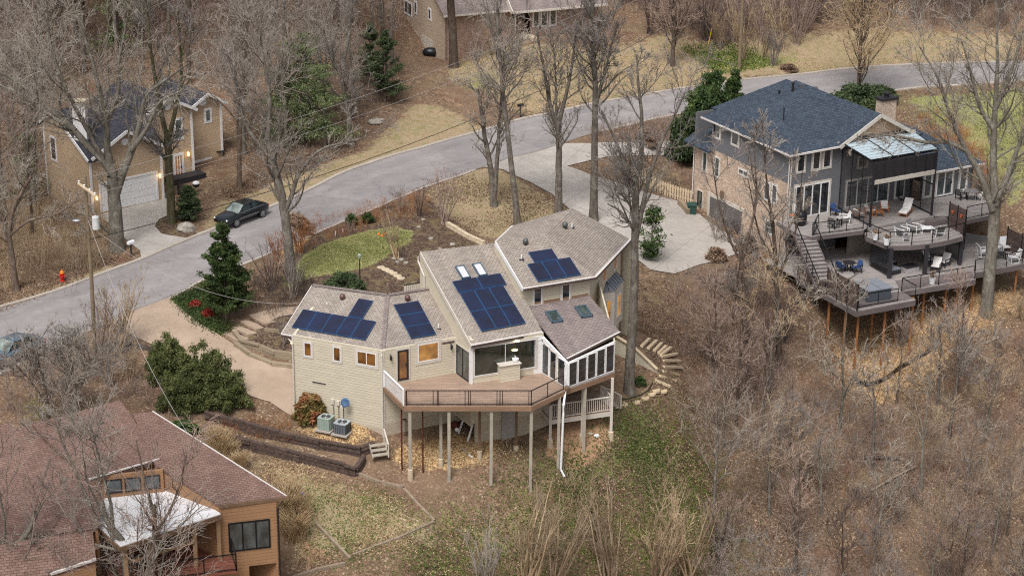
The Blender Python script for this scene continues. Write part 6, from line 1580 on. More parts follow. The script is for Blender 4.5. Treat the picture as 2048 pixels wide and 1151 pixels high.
for a, b in ((BL(-.05, 3.26, 6.1), BL(2.8, 3.26, 7.52)), (BL(5.45, 3.26, 6.1), BL(2.8, 3.26, 7.52))): m = MB(); m.beam(a, b, .08, .24); m.build('rake_board', MAT['white_trim'], b2r)
b3p = Plane(BL(5.0, 5.86, 0), bf)
b3p.wall(bh, 'brown_siding', [(0, -.3), (4.35, -.3), (4.35, 5.55), (2.9, 6.45), (1.3, 5.6), (0, 5.6)])
m = MB(); m.prism([BL(9.35, 5.86, -1), BL(9.35, 12, -1), BL(9.35, 12, 5.5), BL(9.35, 5.86, 5.5)], -bf * .15); m.build('wall', MAT['brown_siding'], bh)
m = MB(); roof_slab(m, [BL(5.9, 5.5, 5.5), BL(7.9, 5.5, 6.62), BL(7.9, 12.5, 6.62), BL(5.9, 12.5, 5.5)]); roof_slab(m, [BL(9.7, 5.5, 5.5), BL(9.7, 12.5, 5.5), BL(7.9, 12.5, 6.62), BL(7.9, 5.5, 6.62)]); b3r = m.build('roof', MAT['shingle_dark'], bh)
for a, b in ((BL(5.9, 5.46, 5.42), BL(7.9, 5.46, 6.54)), (BL(9.75, 5.46, 5.42), BL(7.9, 5.46, 6.54))): m = MB(); m.beam(a, b, .08, .22); m.build('rake_board', MAT['white_trim'], b3r)
for pl, uu, z0, z1 in ((b1p, .08, -.2, 4.9), (b1p, 6.37, .2, 4.9), (b2p, 4.72, .3, 6.1), (b3p, 4.27, .5, 5.5), (bg, 7.05, -.5, 6.1)):
    m = MB(); pl.slab(m, uu - .1, uu + .1, z0, z1, .04, .06); m.build('corner_trim', MAT['white_trim'], bh)
m = MB(); b3p.slab(m, .1, 3.2, .55, .95, .03, .05); m.build('skirt_trim', MAT['white_trim'], bh)
m = MB(); bg.slab(m, 0, 7.1, -.9, -.3, .04, .05); m.build('skirt_trim', MAT['white_trim'], bh)
u0, z1 = b1p.hit(192, 370); u1, z0 = b1p.hit(313, 400)
u0 = .85; u1 = 5.8; z0, z1 = .5, 2.75
m = MB()
for k in range(4): b1p.slab(m, u0, u1, z0 + k * (z1 - z0) / 4 + .01, z0 + (k + 1) * (z1 - z0) / 4 - .01, .01, .05)
m.build('garage_door', MAT['white_plain'], bh)
m = MB(); b1p.slab(m, u0 - .14, u1 + .14, z1, z1 + .14, .05, .1); b1p.slab(m, u0 - .14, u0, z0, z1, .05, .1); b1p.slab(m, u1, u1 + .14, z0, z1, .05, .1); m.build('garage_trim', MAT['white_trim'], bh)
b2p.winpx(bh, (350, 240), (364, 276), glass='glass_green', casing=.14, trim='white_trim', nz=2)
b2p.winpx(bh, (348, 311), (367, 357), glass='glass_amber', casing=.12, trim='white_trim', name='door', door=True, nx=3, nz=5, fw=.08, handle=True)
b3p.winpx(bh, (410, 220), (421, 242), glass='glass_grey', casing=.14, trim='white_trim')
bg.win(bh, 5.2, 6.0, 3.6, 5.4, casing=.12, trim='white_trim', nz=2)
for pl, px, py, r in ((b3p, 404.5, 203, .38), (b1p, 249, 283, .3), (b2p, 334, 212, .35)):
    u, z = pl.hit(px, py); m = MB(); m.lathe(pl.pt(u, z, 0), [(r, -.02), (r, .06), (r * .9, .07), (0, .07)], 18, ax=pl.n); m.build('round_vent', MAT['white_plain'], bh)
def lit_lamp(pl, u, z, parent):
    m = MB(); m.lathe(pl.pt(u, z, .14), [(.06, 0), (.09, .04), (.09, .28), (.04, .36), (0, .36)], 8); o = m.build('wall_lamp', MAT['lamp_lit'], parent)
    l = bpy.data.lights.new('lamp_light', 'POINT'); l.energy = 3; l.color = (1, .62, .25); l.shadow_soft_size = .08
    lo = bpy.data.objects.new('lamp_light', l); col.objects.link(lo); lo.location = pl.pt(u, z + .1, .4).tolist()
lit_lamp(b1p, .4, 1.6, bh); lit_lamp(b1p, 6.08, 2.3, bh); lit_lamp(b2p, 4.2, 2.3, bh); lit_lamp(b2p, 1.2, 2.2, bh)
cq = P(159, 214, 8.6); m = MB(); m.bx(cq[0] - .5, cq[0] + .5, cq[1] - .4, cq[1] + .4, 5.5, 9.0); c_b = m.build('chimney', MAT['white_trim'], bh)
m = MB(); m.bx(cq[0] - .6, cq[0] + .6, cq[1] - .5, cq[1] + .5, 9.0, 9.15); m.build('chimney_cap', MAT['stone_pale'], c_b)
m = MB(); m.prism([BL(2.2, 3.5, .95), BL(2.2, 2.3, .95), BL(5.4, 2.3, .95), BL(5.4, 3.5, .95)], -Z3 * .6); m.build('entry_step', MAT['dark_panel'], bh)
m = MB(); a, b = G(357, 388), G(377, 402); n = 7
for k in range(n): m.beam(a + Z3 * (.15 + k * .15), b + Z3 * (.15 + k * .15), .03, .09)
fo = thing('fence', a, 'short black slatted fence beside the ivy-clad trunk', 'fence'); m.build('slat_panel', MAT['dark_panel'], fo)
for q in (a, b): m = MB(); m.beam(q - Z3 * .2, q + Z3 * 1.3, .12, .12); m.build('post', MAT['black_metal'], fo)
# ------------------------------------------------------------------ red-brown roofed house at the lower left
fh = thing('house', (-16, 103, -4), 'rust-brown house with reddish shingle roofs and a flat white roof', 'house')
FC = P(557, 997, -.3); fF = hd((437, 1008), (570, 993)); fS = np.array([-fF[1], fF[0], 0]); FC[2] = 0
pFF = Plane(FC - fF * 3.3, fF)
pFF.wall(fh, 'rust_siding', [(0, -7.4), (1.5, -7.4), (1.5, -4.3), (3.3, -4.3), (3.3, -.35), (0, -.35)])
m = MB(); pFF.slab(m, 3.05, 3.3, -8, -4.3, 0, .3); m.build('corner_post', MAT['rust_siding'], fh)
A0 = P(437, 1008, -.2); A1_ = P(573, 991.5, -.2); A2_ = P(305, 822.5, 2.0); nA = np.cross(A1_ - A0, A2_ - A0)
A3_ = hitp(265, 826, A0, nA); A4_ = hitp(310, 928, A0, nA)
m = MB(); roof_slab(m, [A0, A1_, A2_, A3_, A4_], .18); frA = m.build('roof', MAT['shingle_red'], fh)
m = MB(); m.beam(A1_ + [0, 0, .03], A2_ + [0, 0, .03], .07, .04); m.build('drip_edge', MAT['gutter_white'], frA)
m = MB(); m.beam(A0 - Z3 * .12, A1_ - Z3 * .12, .1, .2); m.build('fascia', MAT['post_brown'], frA)
d = unit((A2_ - A1_) * [1, 1, 0]); L = np.linalg.norm((A2_ - A1_)[:2]); pf2 = Plane(FC + fF * .0, d, flip=False)
m = MB(); a = FC; b = FC + d * (L - .6); m.prism([[a[0], a[1], -7.5], [b[0], b[1], -5], [b[0], b[1], 1.6], [a[0], a[1], -.4]], -fF * .15); m.build('wall', MAT['rust_siding'], fh)
a = np.array(A0); b = np.array(A4_); m = MB(); m.prism([[a[0], a[1], -7], [b[0], b[1], -5], [b[0], b[1], b[2] - .2], [a[0], a[1], a[2] - .2]], fF * .15); m.build('wall', MAT['rust_siding'], fh)
pFF.winpx(fh, (457, 1043), (539, 1084), glass='glass_grey', frame='black_metal', nx=3, casing=0, fw=.09) if False else pFF.win(fh, .42, 2.76, -3.25, -1.45, glass='glass_grey', frame='black_metal', nx=3, casing=0, fw=.08)
m = MB(); m.tube([A1_ - Z3 * .2 - fF * .2, pFF.pt(3.22, -.8, .08), pFF.pt(3.25, -7, .08)], .05, 6); m.build('downspout', MAT['dark_metal'], fh)
# raised roof with clerestory
B0 = P(176, 958, .9); B1 = P(320, 916.5, .9); B2 = P(240, 799, 2.3); nB = np.cross(B1 - B0, B2 - B0); B3 = hitp(64, 847, B0, nB)
m = MB(); roof_slab(m, [B0, B1, B2, B3], .2); frB = m.build('roof', MAT['shingle_red'], fh)
m = MB(); m.beam(B0 + Z3 * .0, B1, .09, .08); m.build('gutter', MAT['gutter_white'], frB)
pC = Plane(B0 + fS * .5 + fF * .6, fF); wc = np.linalg.norm(B1 - B0) - .9
pC.wall(fh, 'rust_siding', [(0, -3), (wc, -3), (wc, .75), (0, .75)])
for k in range(3): pC.win(fh, .35 + k * (wc - .4) / 3, .35 + (k + 1) * (wc - .4) / 3 - .15, -.35, .5, glass='glass_grey', frame='dark_metal', casing=0, fw=.07)
a = B1 + fS * .4 - fF * .25; b = B2 - fF * .25; m = MB(); m.prism([[a[0], a[1], -3], [b[0], b[1], -2], [b[0], b[1], b[2] - .2], [a[0], a[1], a[2] - .2]], -fF * .15); m.build('wall', MAT['rust_siding'], fh)
# flat white roof on timber posts
wr = [P(313, 951, -.6), P(345, 959, -.6), P(442, 1029, -.7), P(241, 1094, -.7), P(196, 1054, -.7), P(209, 994, -.6)]
m = MB(); m.prism([np.array([p[0], p[1], -.62]) for p in wr], -Z3 * .22); wro = m.build('flat_roof', MAT['membrane_white'], fh)
m = MB(); m.beam(wr[2] - Z3 * .1, wr[3] - Z3 * .1, .14, .28); m.beam(wr[3] - Z3 * .1, wr[4] - Z3 * .1, .14, .28); m.build('fascia', MAT['post_brown'], wro)
pp = [P(436, 1034, -.9), P(388, 1050, -.9), P(300, 1078, -.9), P(250, 1092, -.9)]
for q in pp: m = MB(); m.bx(q[0] - .11, q[0] + .11, q[1] - .05, q[1] + .17, -6.5, -.9); m.build('post', MAT['rust_trim'], fh)
m = MB(); m.prism([np.array([p[0], p[1], -3.5]) for p in (wr[1], wr[2] + fF * .3 - fS * .9, wr[3] - fS * .9, wr[4], wr[5])], -Z3 * .12); m.build('porch_floor', MAT['deck_red'], fh)
m = MB(); m.beam(pp[3] - Z3 * 1.0, pp[1] - Z3 * 1.0, .1, .12); m.build('rail', MAT['rust_trim'], fh)
bq = [pFF.pt(-.1, -3.45, .1), pFF.pt(.55, -3.45, .1), pFF.pt(.55, -3.45, 1.9), pFF.pt(-3.0, -3.45, 1.9), pFF.pt(-3, -3.45, .1)]
m = MB(); m.prism(bq, -Z3 * .15); m.build('balcony_floor', MAT['deck_red'], fh)
railing(fh, [bq[1], bq[2], bq[3]], 1.05, 'black_metal', .06, 1.8, (1.0, .1), None, 5, 'black_metal')
# lower left roofs
nC0 = P(64, 847, 2.4); D0 = P(64, 847, 1.8); D1 = P(178, 960, .75); D2 = P(-60, 905, .9); nD = np.cross(D1 - D0, D2 - D0)
hd2 = lambda x, y: hitp(x, y, D0, nD)
m = MB(); roof_slab(m, [D0, D1, hd2(205, 1000), hd2(196, 1054), hd2(-70, 1110), hd2(-70, 925), hd2(28, 856)], .2); frC = m.build('roof', MAT['shingle_red'], fh)
E0_ = P(196, 1054, -.2) ; E1_ = P(191, 1117, -1.3); E2_ = P(-70, 1100, -.5); nE = np.cross(E1_ - E0_, E2_ - E0_); he = lambda x, y: hitp(x, y, E0_, nE)
m = MB(); roof_slab(m, [he(185, 1060), he(192, 1117), he(101, 1147), he(60, 1165), he(-80, 1165), he(-80, 1100)], .2); frD = m.build('roof', MAT['shingle_red'], fh); m = MB(); m.beam(he(192, 1117), he(101, 1147), .14, .12); m.build('gutter', MAT['gutter_white'], frD)
a, b = he(190, 1115), he(60, 1160); m = MB(); m.prism([[a[0], a[1], -6], [b[0], b[1], -6], [b[0], b[1], b[2] - .2], [a[0], a[1], a[2] - .2]], fS * .15); m.build('wall', MAT['rust_siding'], fh)
a, b = D1 - fF * .3, hd2(196, 1054); m = MB(); m.prism([[a[0], a[1], -3], [b[0], b[1], -3], [b[0], b[1], b[2] - .2], [a[0], a[1], a[2] - .2]], -fF * .15); m.build('wall', MAT['rust_siding'], fh)
m = MB(); roof_slab(m, [P(-60, 850, 1.2), P(20, 846, 1.2), P(62, 905, .5), P(-60, 915, .5)], .2); m.build('roof', MAT['shingle_red'], fh)
a = P(18, 868, .6); b = P(40, 900, .4); m = MB(); m.prism([[a[0] - 2.5, a[1], -4], [a[0] + 1.4, a[1] - 1, -4], [a[0] + 1.4, a[1] - 1, .6], [a[0] - 2.5, a[1], .6]], (0, .2, 0)); m.build('wall', MAT['rust_trim'], fh)
# ------------------------------------------------------------------ brick house at the top
uh = thing('house', (0, 198, 3), 'pinkish brick house with beige siding end wall and mauve roof at the top', 'house')
UC = P(1063, 71, 3.6); uf = hd((1063, 71), (1193, 59)); us = np.array([-uf[1], uf[0], 0]); UC[2] = 0
def UL(f, s, z): return UC + uf * f + us * s + Z3 * z
up = Plane(UL(-9.15, 0, 0), uf); ul = Plane(UL(-9.15, 0, 0), us, flip=True)
up.wall(uh, 'brick_pink', [(0, -1), (7.0, -1), (7.0, 6.5), (0, 6.5)]); up.wall(uh, 'brick_pink', [(9.0, 2), (16.4, 2), (16.4, 6.6), (9.0, 6.6)])
m = MB(); m.prism([UL(-2.2, 0, 3), UL(-2.2, 1.8, 3), UL(0, 1.8, 3), UL(0, 1.8, 6.4), UL(-2.2, 1.8, 6.4)][1:], us * .1); m.build('entry_wall', MAT['post_brown'], uh)
m = MB(); m.prism([UL(-2.2, 1.7, 3.7), UL(-1.1, 1.7, 3.7), UL(-1.1, 1.7, 5.8), UL(-2.2, 1.7, 5.8)], -us * .05); m.build('door', MAT['dark_panel'], uh)
ul.wall(uh, 'beige_siding', [(0, -2), (11, -2), (11, 7.5), (6.5, 10.2), (0, 6.5)])
ul.winpx(uh, (857, 17), (862, 41), casing=.1, trim='white_trim'); ul.winpx(uh, (829, 3), (834, 28), casing=.1, trim='white_trim'); ul.winpx(uh, (809, 0), (824, 33), casing=.12, trim='white_trim', nx=2)
for tl, br in (((816, 48), (836, 90)), ((843, 63), (866, 102))):
    a = ul.hit(*tl); b = ul.hit(*br); m = MB()
    for k in range(4): z0_ = b[1] - .3 + (a[1] - b[1] + .1) * k / 4; ul.slab(m, min(a[0], b[0]), max(a[0], b[0]), z0_, z0_ + (a[1] - b[1] + .1) / 4 - .03, .02, .05)
    m.build('garage_door', MAT['cream_trim'], uh)
for (x0, x1) in ((1067, 1077.5), (1083, 1094), (1100.5, 1111.5)): up.winpx(uh, (x0, 15), (x1, 52 - (x0 - 1067) * .07), casing=.1, trim='white_trim')
m = MB(); roof_slab(m, [UL(-9.6, -.5, 6.5), UL(-2.6, -.5, 6.5), UL(-2.6, 6.5, 10.3), UL(-9.6, 6.5, 10.3)]); roof_slab(m, [UL(-2.6, -1.2, 6.45), UL(7.8, -1.2, 6.45), UL(7.8, 6.5, 10.6), UL(-2.6, 6.5, 10.6)]); roof_slab(m, [UL(-9.6, 6.5, 10.3), UL(7.8, 6.5, 10.6), UL(7.8, 13, 6.5), UL(-9.6, 13, 6.5)]); ur = m.build('roof', MAT['shingle_mauve'], uh)
m = MB(); m.beam(UL(-9.6, -.55, 6.4), UL(-2.6, -.55, 6.4), .12, .16); m.build('gutter', MAT['cream_trim'], ur); m = MB(); m.beam(UL(-2.6, -1.25, 6.35), UL(7.8, -1.25, 6.35), .12, .2); m.build('gutter', MAT['cream_trim'], ur)
m = MB(); m.beam(UL(-2.6, -1.1, 6.3), UL(-2.65, .5, 7.6), .1, .5); m.build('rake_board', MAT['cream_trim'], ur)
m = MB(); m.beam(UL(-2.2, -1, 3.5), UL(-2.2, -1, 6.3), .14, .14); m.build('post', MAT['cream_trim'], uh)
m = MB(); m.prism([UL(-2.3, -1.6, 3.75), UL(0, -1.6, 3.75), UL(0, 1.8, 3.75), UL(-2.3, 1.8, 3.75)], -Z3 * 1.2); m.build('entry_step', MAT['stone_pale'], uh)
m = MB(); m.prism([UL(7.25, 0, 2), UL(7.25, 12, 2), UL(7.25, 12, 6.4), UL(7.25, 0, 6.4)], -uf * .15); m.build('wall', MAT['brick_pink'], uh)
cvr = thing('grill', G(862, 112), 'black-covered barbecue beside the top house garage doors', 'grill'); q = np.array(cvr.location); m = MB(); m.blob(q + [0, 0, .4], .85, .5, .45, 3, 12, 8, .1); m.build('cover', MAT['grill_black'], cvr, smooth=True)
m = MB(); m.bx(q[0] - .5, q[0] + .5, q[1] - .3, q[1] + .3, q[2] - .1, q[2] + .3); m.build('base', MAT['dark_metal'], cvr)
# ------------------------------------------------------------------ cars
def make_car(loc, ang, paint, label, L=4.75, W=1.82, Hh=1.47):
    t = thing('parked_car', loc, label, 'car')
    # stations: x, floor z, side z, shoulder z, top z, half width (front at -x)
    S = [(-.50, .42, .50, .58, .62, .62), (-.485, .26, .45, .64, .70, .78), (-.44, .2, .5, .68, .78, .87), (-.36, .2, .55, .74, .86, .9), (-.22, .2, .58, .82, .94, .9), (-.1, .2, .6, .87, .93, .9), (.1, .2, .6, .9, .93, .9), (.28, .2, .6, .93, .97, .89), (.38, .2, .6, .94, 1.02, .87), (.46, .24, .58, .92, 1.0, .82), (.49, .34, .56, .86, .92, .74), (.5, .45, .6, .78, .82, .6)]
    V = []; F = []; n = 10
    for (x, zf, zs, zb, zt_, hw) in S:
        hw *= W / 1.8; x *= L
        ring = [(hw * .82, zf), (hw * .98, zs - .1), (hw, zs + .05), (hw * .96, zb), (hw * .7, zt_)]
        V += [(x, -y, z) for y, z in ring] + [(x, y, z) for y, z in reversed(ring)]
    for i in range(len(S) - 1):
        for k in range(n):
            q = (k + 1) % n; F.append((i * n + k, i * n + q, (i + 1) * n + q, (i + 1) * n + k))
    F += [tuple(range(n)), tuple(range((len(S) - 1) * n, len(S) * n))]
    c, s = math.cos(ang), math.sin(ang); loc = np.array(loc, float)
    def tr(v): return (loc[0] + v[0] * c - v[1] * s, loc[1] + v[0] * s + v[1] * c, loc[2] + v[2])
    m = MB(); m.add([tr(v) for v in V], F); body = m.build('body', MAT[paint], t, smooth=True)
    sm = body.modifiers.new('sub', 'SUBSURF'); sm.levels = 1; sm.render_levels = 2
    # greenhouse: glass ring and painted roof
    base = [(-.2, .70), (.36, .66)]; zb_ = .92; roofz = Hh
    g = [(-.21 * L, .74, .9), (.37 * L, .70, 1.0), (.20 * L, .56, Hh - .03), (-.06 * L, .58, Hh - .03)]
    lo = [(g[0][0], -g[0][1], g[0][2]), (g[1][0], -g[1][1], g[1][2]), (g[1][0], g[1][1], g[1][2]), (g[0][0], g[0][1], g[0][2])]
    hi = [(g[3][0], -g[3][1], g[3][2]), (g[2][0], -g[2][1], g[2][2]), (g[2][0], g[2][1], g[2][2]), (g[3][0], g[3][1], g[3][2])]
    m = MB(); m.add([tr(v) for v in lo + hi], [(0, 1, 5, 4), (2, 3, 7, 6)]); m.build('side_window', MAT['car_glass'], t, fix=False)
    m = MB(); m.poly([tr((lo + hi)[k]) for k in (3, 0, 4, 7)]); m.build('windscreen', MAT['windscreen'], t, fix=False)
    m = MB(); m.poly([tr((lo + hi)[k]) for k in (1, 2, 6, 5)]); m.build('rear_window', MAT['car_glass'], t, fix=False)
    m = MB(); r = [(g[3][0] - .03, .6), (g[3][0] + .3, .64), (g[2][0] - .3, .63), (g[2][0] + .05, .58)]
    V = []; 
    for x, y in r:
        for k in range(7): a = -1 + 2 * k / 6; V.append(tr((x, y * a, Hh - .03 + .07 * (1 - a * a) * (1 if r.index((x, y)) in (1, 2) else .5))))
    F = [(i * 7 + k, i * 7 + k + 1, (i + 1) * 7 + k + 1, (i + 1) * 7 + k) for i in range(3) for k in range(6)]
    m.add(V, F); m.build('roof', MAT[paint], t, smooth=True)
    pl = MB()
    for sd in (-1, 1):
        for (xa, ya, za), (xb, yb, zb2) in (((g[0][0], g[0][1], g[0][2]), (g[3][0], g[3][1], g[3][2])), ((g[1][0], g[1][1], g[1][2]), (g[2][0], g[2][1], g[2][2])), ((.09 * L, .735, .92), (.09 * L, .6, Hh - .02))):
            pl.beam(tr((xa, sd * (ya + .01), za)), tr((xb, sd * (yb + .01), zb2)), .07, .05)
    pl.build('pillars', MAT[paint], t)
    for x in (-.305 * L, .30 * L):
        for sd in (-1, 1):
            ax = np.array([-s * sd, c * sd, 0]); cpos = np.array(tr((x, sd * (W / 2 - .17), .33)))
            m = MB(); m.lathe(cpos, [(.26, 0), (.33, .02), (.335, .17), (.28, .2), (.27, .19), (0, .19)], 20, ax=ax); w = m.build('wheel', MAT['black_rubber'], t, smooth=False)
            m = MB(); m.lathe(cpos, [(.24, .1), (.245, .2), (.22, .205), (.2, .15), (.05, .17), (.0, .17)], 20, ax=ax)
            for k in range(7):
                a = 2 * math.pi * k / 7; u1 = np.array([c, s, 0]); p0 = cpos + ax * .2; m.beam(p0, p0 + (u1 * math.cos(a) + Z3 * math.sin(a)) * .23, .05, .03, up=ax)
            m.build('rim', MAT['alloy'], w)
    for sd in (-1, 1):
        m = MB(); m.blob(tr((-.475 * L, sd * .64, .64)), .08, .13, .07, 1, 10, 6, 0); m.build('headlight', MAT['lamp_clear'], t, smooth=True)
        m = MB(); m.blob(tr((.475 * L, sd * .64, .78)), .14, .16, .1, 1, 10, 6, 0); m.build('tail_light', MAT['lamp_red'], t, smooth=True)
        m = MB(); m.blob(tr((-.14 * L, sd * .95, .95)), .1, .1, .07, 1, 8, 5, 0); m.build('wing_mirror', MAT[paint], t, smooth=True)
        m = MB(); m.beam(tr((-.24 * L, sd * .905, .58)), tr((.22 * L, sd * .905, .6)), .015, .03); m.build('side_strip', MAT['solar_frame'] if 0 else MAT['galvanised'], t)
        m = MB(); m.beam(tr((-.2 * L, sd * .79, .925)), tr((.36 * L, sd * .76, .99)), .02, .03); m.build('window_trim', MAT['alloy'], t)
    return t
def road_z(p): return np.array([p[0], p[1], float(hgt(p[0], p[1])) + .05])
w1, w2 = G(468.5, 457), G(526, 434); mid = (w1 + w2) / 2; dv = unit((w2 - w1) * [1, 1, 0]); nrm = np.array([-dv[1], dv[0], 0])
make_car(road_z(mid + nrm * .75), math.atan2(dv[1], dv[0]), 'car_black', 'black saloon car parked at the far kerb of the road')
w1, w2 = G(-30, 757), G(58, 722); dv = unit((w2 - w1) * [1, 1, 0]); nrm = np.array([-dv[1], dv[0], 0])
make_car(road_z(w2 - dv * .6 + nrm * .9), math.atan2(dv[1], dv[0]), 'car_blue', 'pale blue car parked at the near kerb at the left edge')
# ------------------------------------------------------------------ poles and wires
pb = G(190, 702); po_ = thing('utility_pole', pb, 'leaning wooden utility pole with a white transformer and a street light', 'utility pole')
ptop = PY(170, 352, pb[1] + .4); m = MB(); m.tube([pb - Z3 * .4, PY(183, 560, pb[1]), ptop], [.15, .13, .1], 12); m.build('pole', MAT['pole_wood'], po_)
tc = PY(187, 446, pb[1] - .2) + np.array([.15, 0, 0]); m = MB(); m.lathe(tc, [(.2, -.42), (.24, -.4), (.24, .42), (.2, .5), (0, .52)], 16); tfm = m.build('transformer', MAT['transformer'], po_, smooth=False)
for dx in (-.1, .1): m = MB(); m.lathe(tc + [dx, 0, .5], [(.05, 0), (.03, .05), (.05, .1), (.03, .15), (.03, .25), (0, .25)], 8); m.build('bushing', MAT['post_brown'], tfm)
ca, cb2 = PY(156, 366, pb[1]), PY(192, 392, pb[1] - .6); m = MB(); m.beam(ca, cb2, .12, .12); xa = m.build('crossarm', MAT['pale_timber'], po_)
for k in range(4): p = ca + (cb2 - ca) * (.05 + .3 * k); m = MB(); m.lathe(p, [(.04, 0), (.07, .08), (.04, .1), (.07, .18), (.03, .22), (0, .22)], 8); m.build('insulator', MAT['white_plain'], xa)
a, b = PY(174, 464, pb[1]), PY(153, 441, pb[1] - 1.0); m = MB(); m.tube([a, b], .04, 8); am = m.build('lamp_arm', MAT['galvanised'], po_); m = MB(); m.blob(b, .3, .16, .1, 1, 12, 6, 0); m.build('lamp_head', MAT['galvanised'], am, smooth=True)
p2 = G(1478, 140); m = MB(); t2p = thing('utility_pole', p2, 'slim grey wooden utility pole rising out of the picture at the top', 'utility pole'); m.tube([p2 - Z3 * .3, p2 + Z3 * 13], [.18, .13], 10); m.build('pole', MAT['pole_wood'], t2p)
def wire(a, b, sag, r, mat, label, n=18):
    m = MB(); a = np.array(a, float); b = np.array(b, float); pts = [a + (b - a) * k / n - Z3 * (4 * sag * (k / n) * (1 - k / n)) for k in range(n + 1)]; m.tube(pts, r, 4); return tag(m.build('overhead_wire', MAT[mat]), label, 'wire')
p2t = p2 + Z3 * 12.5
wire(cb2 + Z3 * .2, p2t, 2.2, .011, 'cable_grey', 'thin pale wire from the crossarm end to the slim grey pole'); wire(ca + Z3 * .2, p2t + Z3 * .6, 1.8, .011, 'cable_grey', 'topmost pale wire strung between the two utility poles')
wire(PY(181, 478, pb[1] - .2), p2 + Z3 * 8.6, 2.6, .028, 'cable_black', 'thick black cable strung across the road between the poles')
wire(PY(176, 440, pb[1] - .2), P(377, 868, 1.2), 1.2, .014, 'cable_grey', 'pale service wire dropping to the red-roofed house')
wire(PY(178, 450, pb[1] - .2), P(598, 606, 3.2), 1.6, .011, 'cable_grey', 'thin service wire running from the leaning pole to the cream house roof')
for k, (x, y) in enumerate(((127, 590), (142, 585), (151, 582))): g = G(x, y); wire(PY(177, 405 + 15 * k, pb[1]), g, 0, .012, 'cable_grey', ['lowest guy wire of the leaning pole, nearest the hydrant', 'middle guy wire of the leaning pole', 'guy wire of the leaning pole nearest the road'][k])
# ------------------------------------------------------------------ hydrant, mailboxes, lanterns
hy = thing('fire_hydrant', G(125, 562), 'red fire hydrant with an orange bonnet beside the road', 'fire hydrant'); q = np.array(hy.location)
m = MB(); m.lathe(q, [(.2, -.05), (.2, .05), (.13, .07), (.13, .55), (.17, .57), (.17, .62)], 14); m.build('barrel', MAT['red_paint'], hy)
m = MB(); m.lathe(q + Z3 * .62, [(.16, 0), (.15, .1), (.09, .18), (.04, .2), (.04, .26), (0, .26)], 14); m.build('bonnet', MAT['orange_paint'], hy, smooth=False)
for dx in (-1, 1): m = MB(); m.lathe(q + [dx * .12, 0, .42], [(.07, 0), (.07, .1), (0, .1)], 10, ax=(dx, 0, 0)); m.build('nozzle', MAT['red_paint'], hy)
m = MB(); m.lathe(q + [0, -.12, .38], [(.09, 0), (.09, .09), (0, .1)], 10, ax=(0, -1, 0)); m.build('nozzle', MAT['red_paint'], hy)
def mailbox(px, py, box, post, label, rz=.6, h=1.0):
    q = G(px, py); t = thing('mailbox', q, label, 'mailbox'); m = MB(); m.bx(q[0] - .06, q[0] + .06, q[1] - .06, q[1] + .06, q[2] - .2, q[2] + h); m.build('post', MAT[post], t)
    m = MB(); u = np.array([math.cos(rz), math.sin(rz), 0]); v = np.array([-u[1], u[0], 0]); c = q + Z3 * (h + .02)
    pts = [c + v * (.13 * math.cos(a)) + Z3 * (.13 + .13 * math.sin(a)) - u * .27 for a in np.linspace(0, math.pi, 8)]; pts = [c + v * .13 - u * .27] + pts + [c - v * .13 - u * .27]
    m.prism(pts, u * .54); m.build('box', MAT[box], t)
mailbox(263, 513, 'white_plain', 'dark_panel', 'white mailbox on a dark post beside the grey driveway', .9); mailbox(1041, 235, 'grill_black', 'dark_panel', 'black mailbox on a black post across the road', .4)
q = G(720, 566); t = thing('garden_lantern', q, 'slim black garden lamp post behind the left wing roof', 'lamp post'); m = MB(); m.tube([q, q + Z3 * 1.9], .035, 8); m.build('post', MAT['black_metal'], t); m = MB(); m.lathe(q + Z3 * 1.85, [(.07, 0), (.1, .05), (.12, .25), (.15, .28), (.03, .4), (0, .4)], 8); m.build('lantern', MAT['ac_green'], t)
# ------------------------------------------------------------------ stones and walls in the garden
def rock(px, py, r, label, mat='rock', seed=1, name='rock'):
    q = G(px, py); m = MB(); m.blob(q + Z3 * r * .25, r, r * .75, r * .6, seed, 9, 6, .2); return tag(m.build(name, MAT[mat]), label, 'rock')
rock(372, 460, .75, 'large grey boulder on the mulch island by the driveway', seed=2); rock(750, 248, .6, 'grey boulder beside the bare tree trunk beyond the road', seed=5); rock(762, 243, .35, 'smaller grey stone beside the boulder beyond the road', seed=8)
def wallrun(name, pxs, h, w, mat, label, courses=1, cat='wall', base=-.15):
    t = thing(name, G(*pxs[0]), label, cat); rg = random.Random(len(pxs)); pts = [G(x, y) for x, y in pxs]
    for c in range(courses):
        m = MB(); z0 = h * c / courses; hh = h / courses
        for a, b in zip(pts[:-1], pts[1:]):
            L = np.linalg.norm(b - a); n = max(1, int(L / 1.6)); 
            for k in range(n):
                p = a + (b - a) * (k / n); q = a + (b - a) * ((k + 1) / n); j = rg.uniform(-.07, .07)
                m.beam(p + Z3 * (z0 + hh / 2 + (base if c == 0 else 0) * .5) + [0, j, 0], q + Z3 * (z0 + hh / 2 + (base if c == 0 else 0) * .5) + [0, j, rg.uniform(-.05, .05)], w, hh * .86 + (-base if c == 0 else 0))
        m.build('course', MAT[mat], t)
    return t
wallrun('retaining_wall', [(410, 838), (470, 853), (560, 878), (640, 895), (722, 910), (748, 898)], .58, .28, 'old_timber', 'upper dark railway-sleeper wall below the air conditioners', 4)
wallrun('retaining_wall', [(440, 880), (500, 897), (600, 922), (690, 944), (712, 950), (728, 925)], .6, .28, 'old_timber', 'lower dark railway-sleeper wall above the dry lawn', 4)
wallrun('retaining_wall', [(470, 690), (500, 712), (545, 730), (590, 735)], .25, .3, 'block_wall_tan', 'low outer tan block wall curving beside the tan driveway', 2)
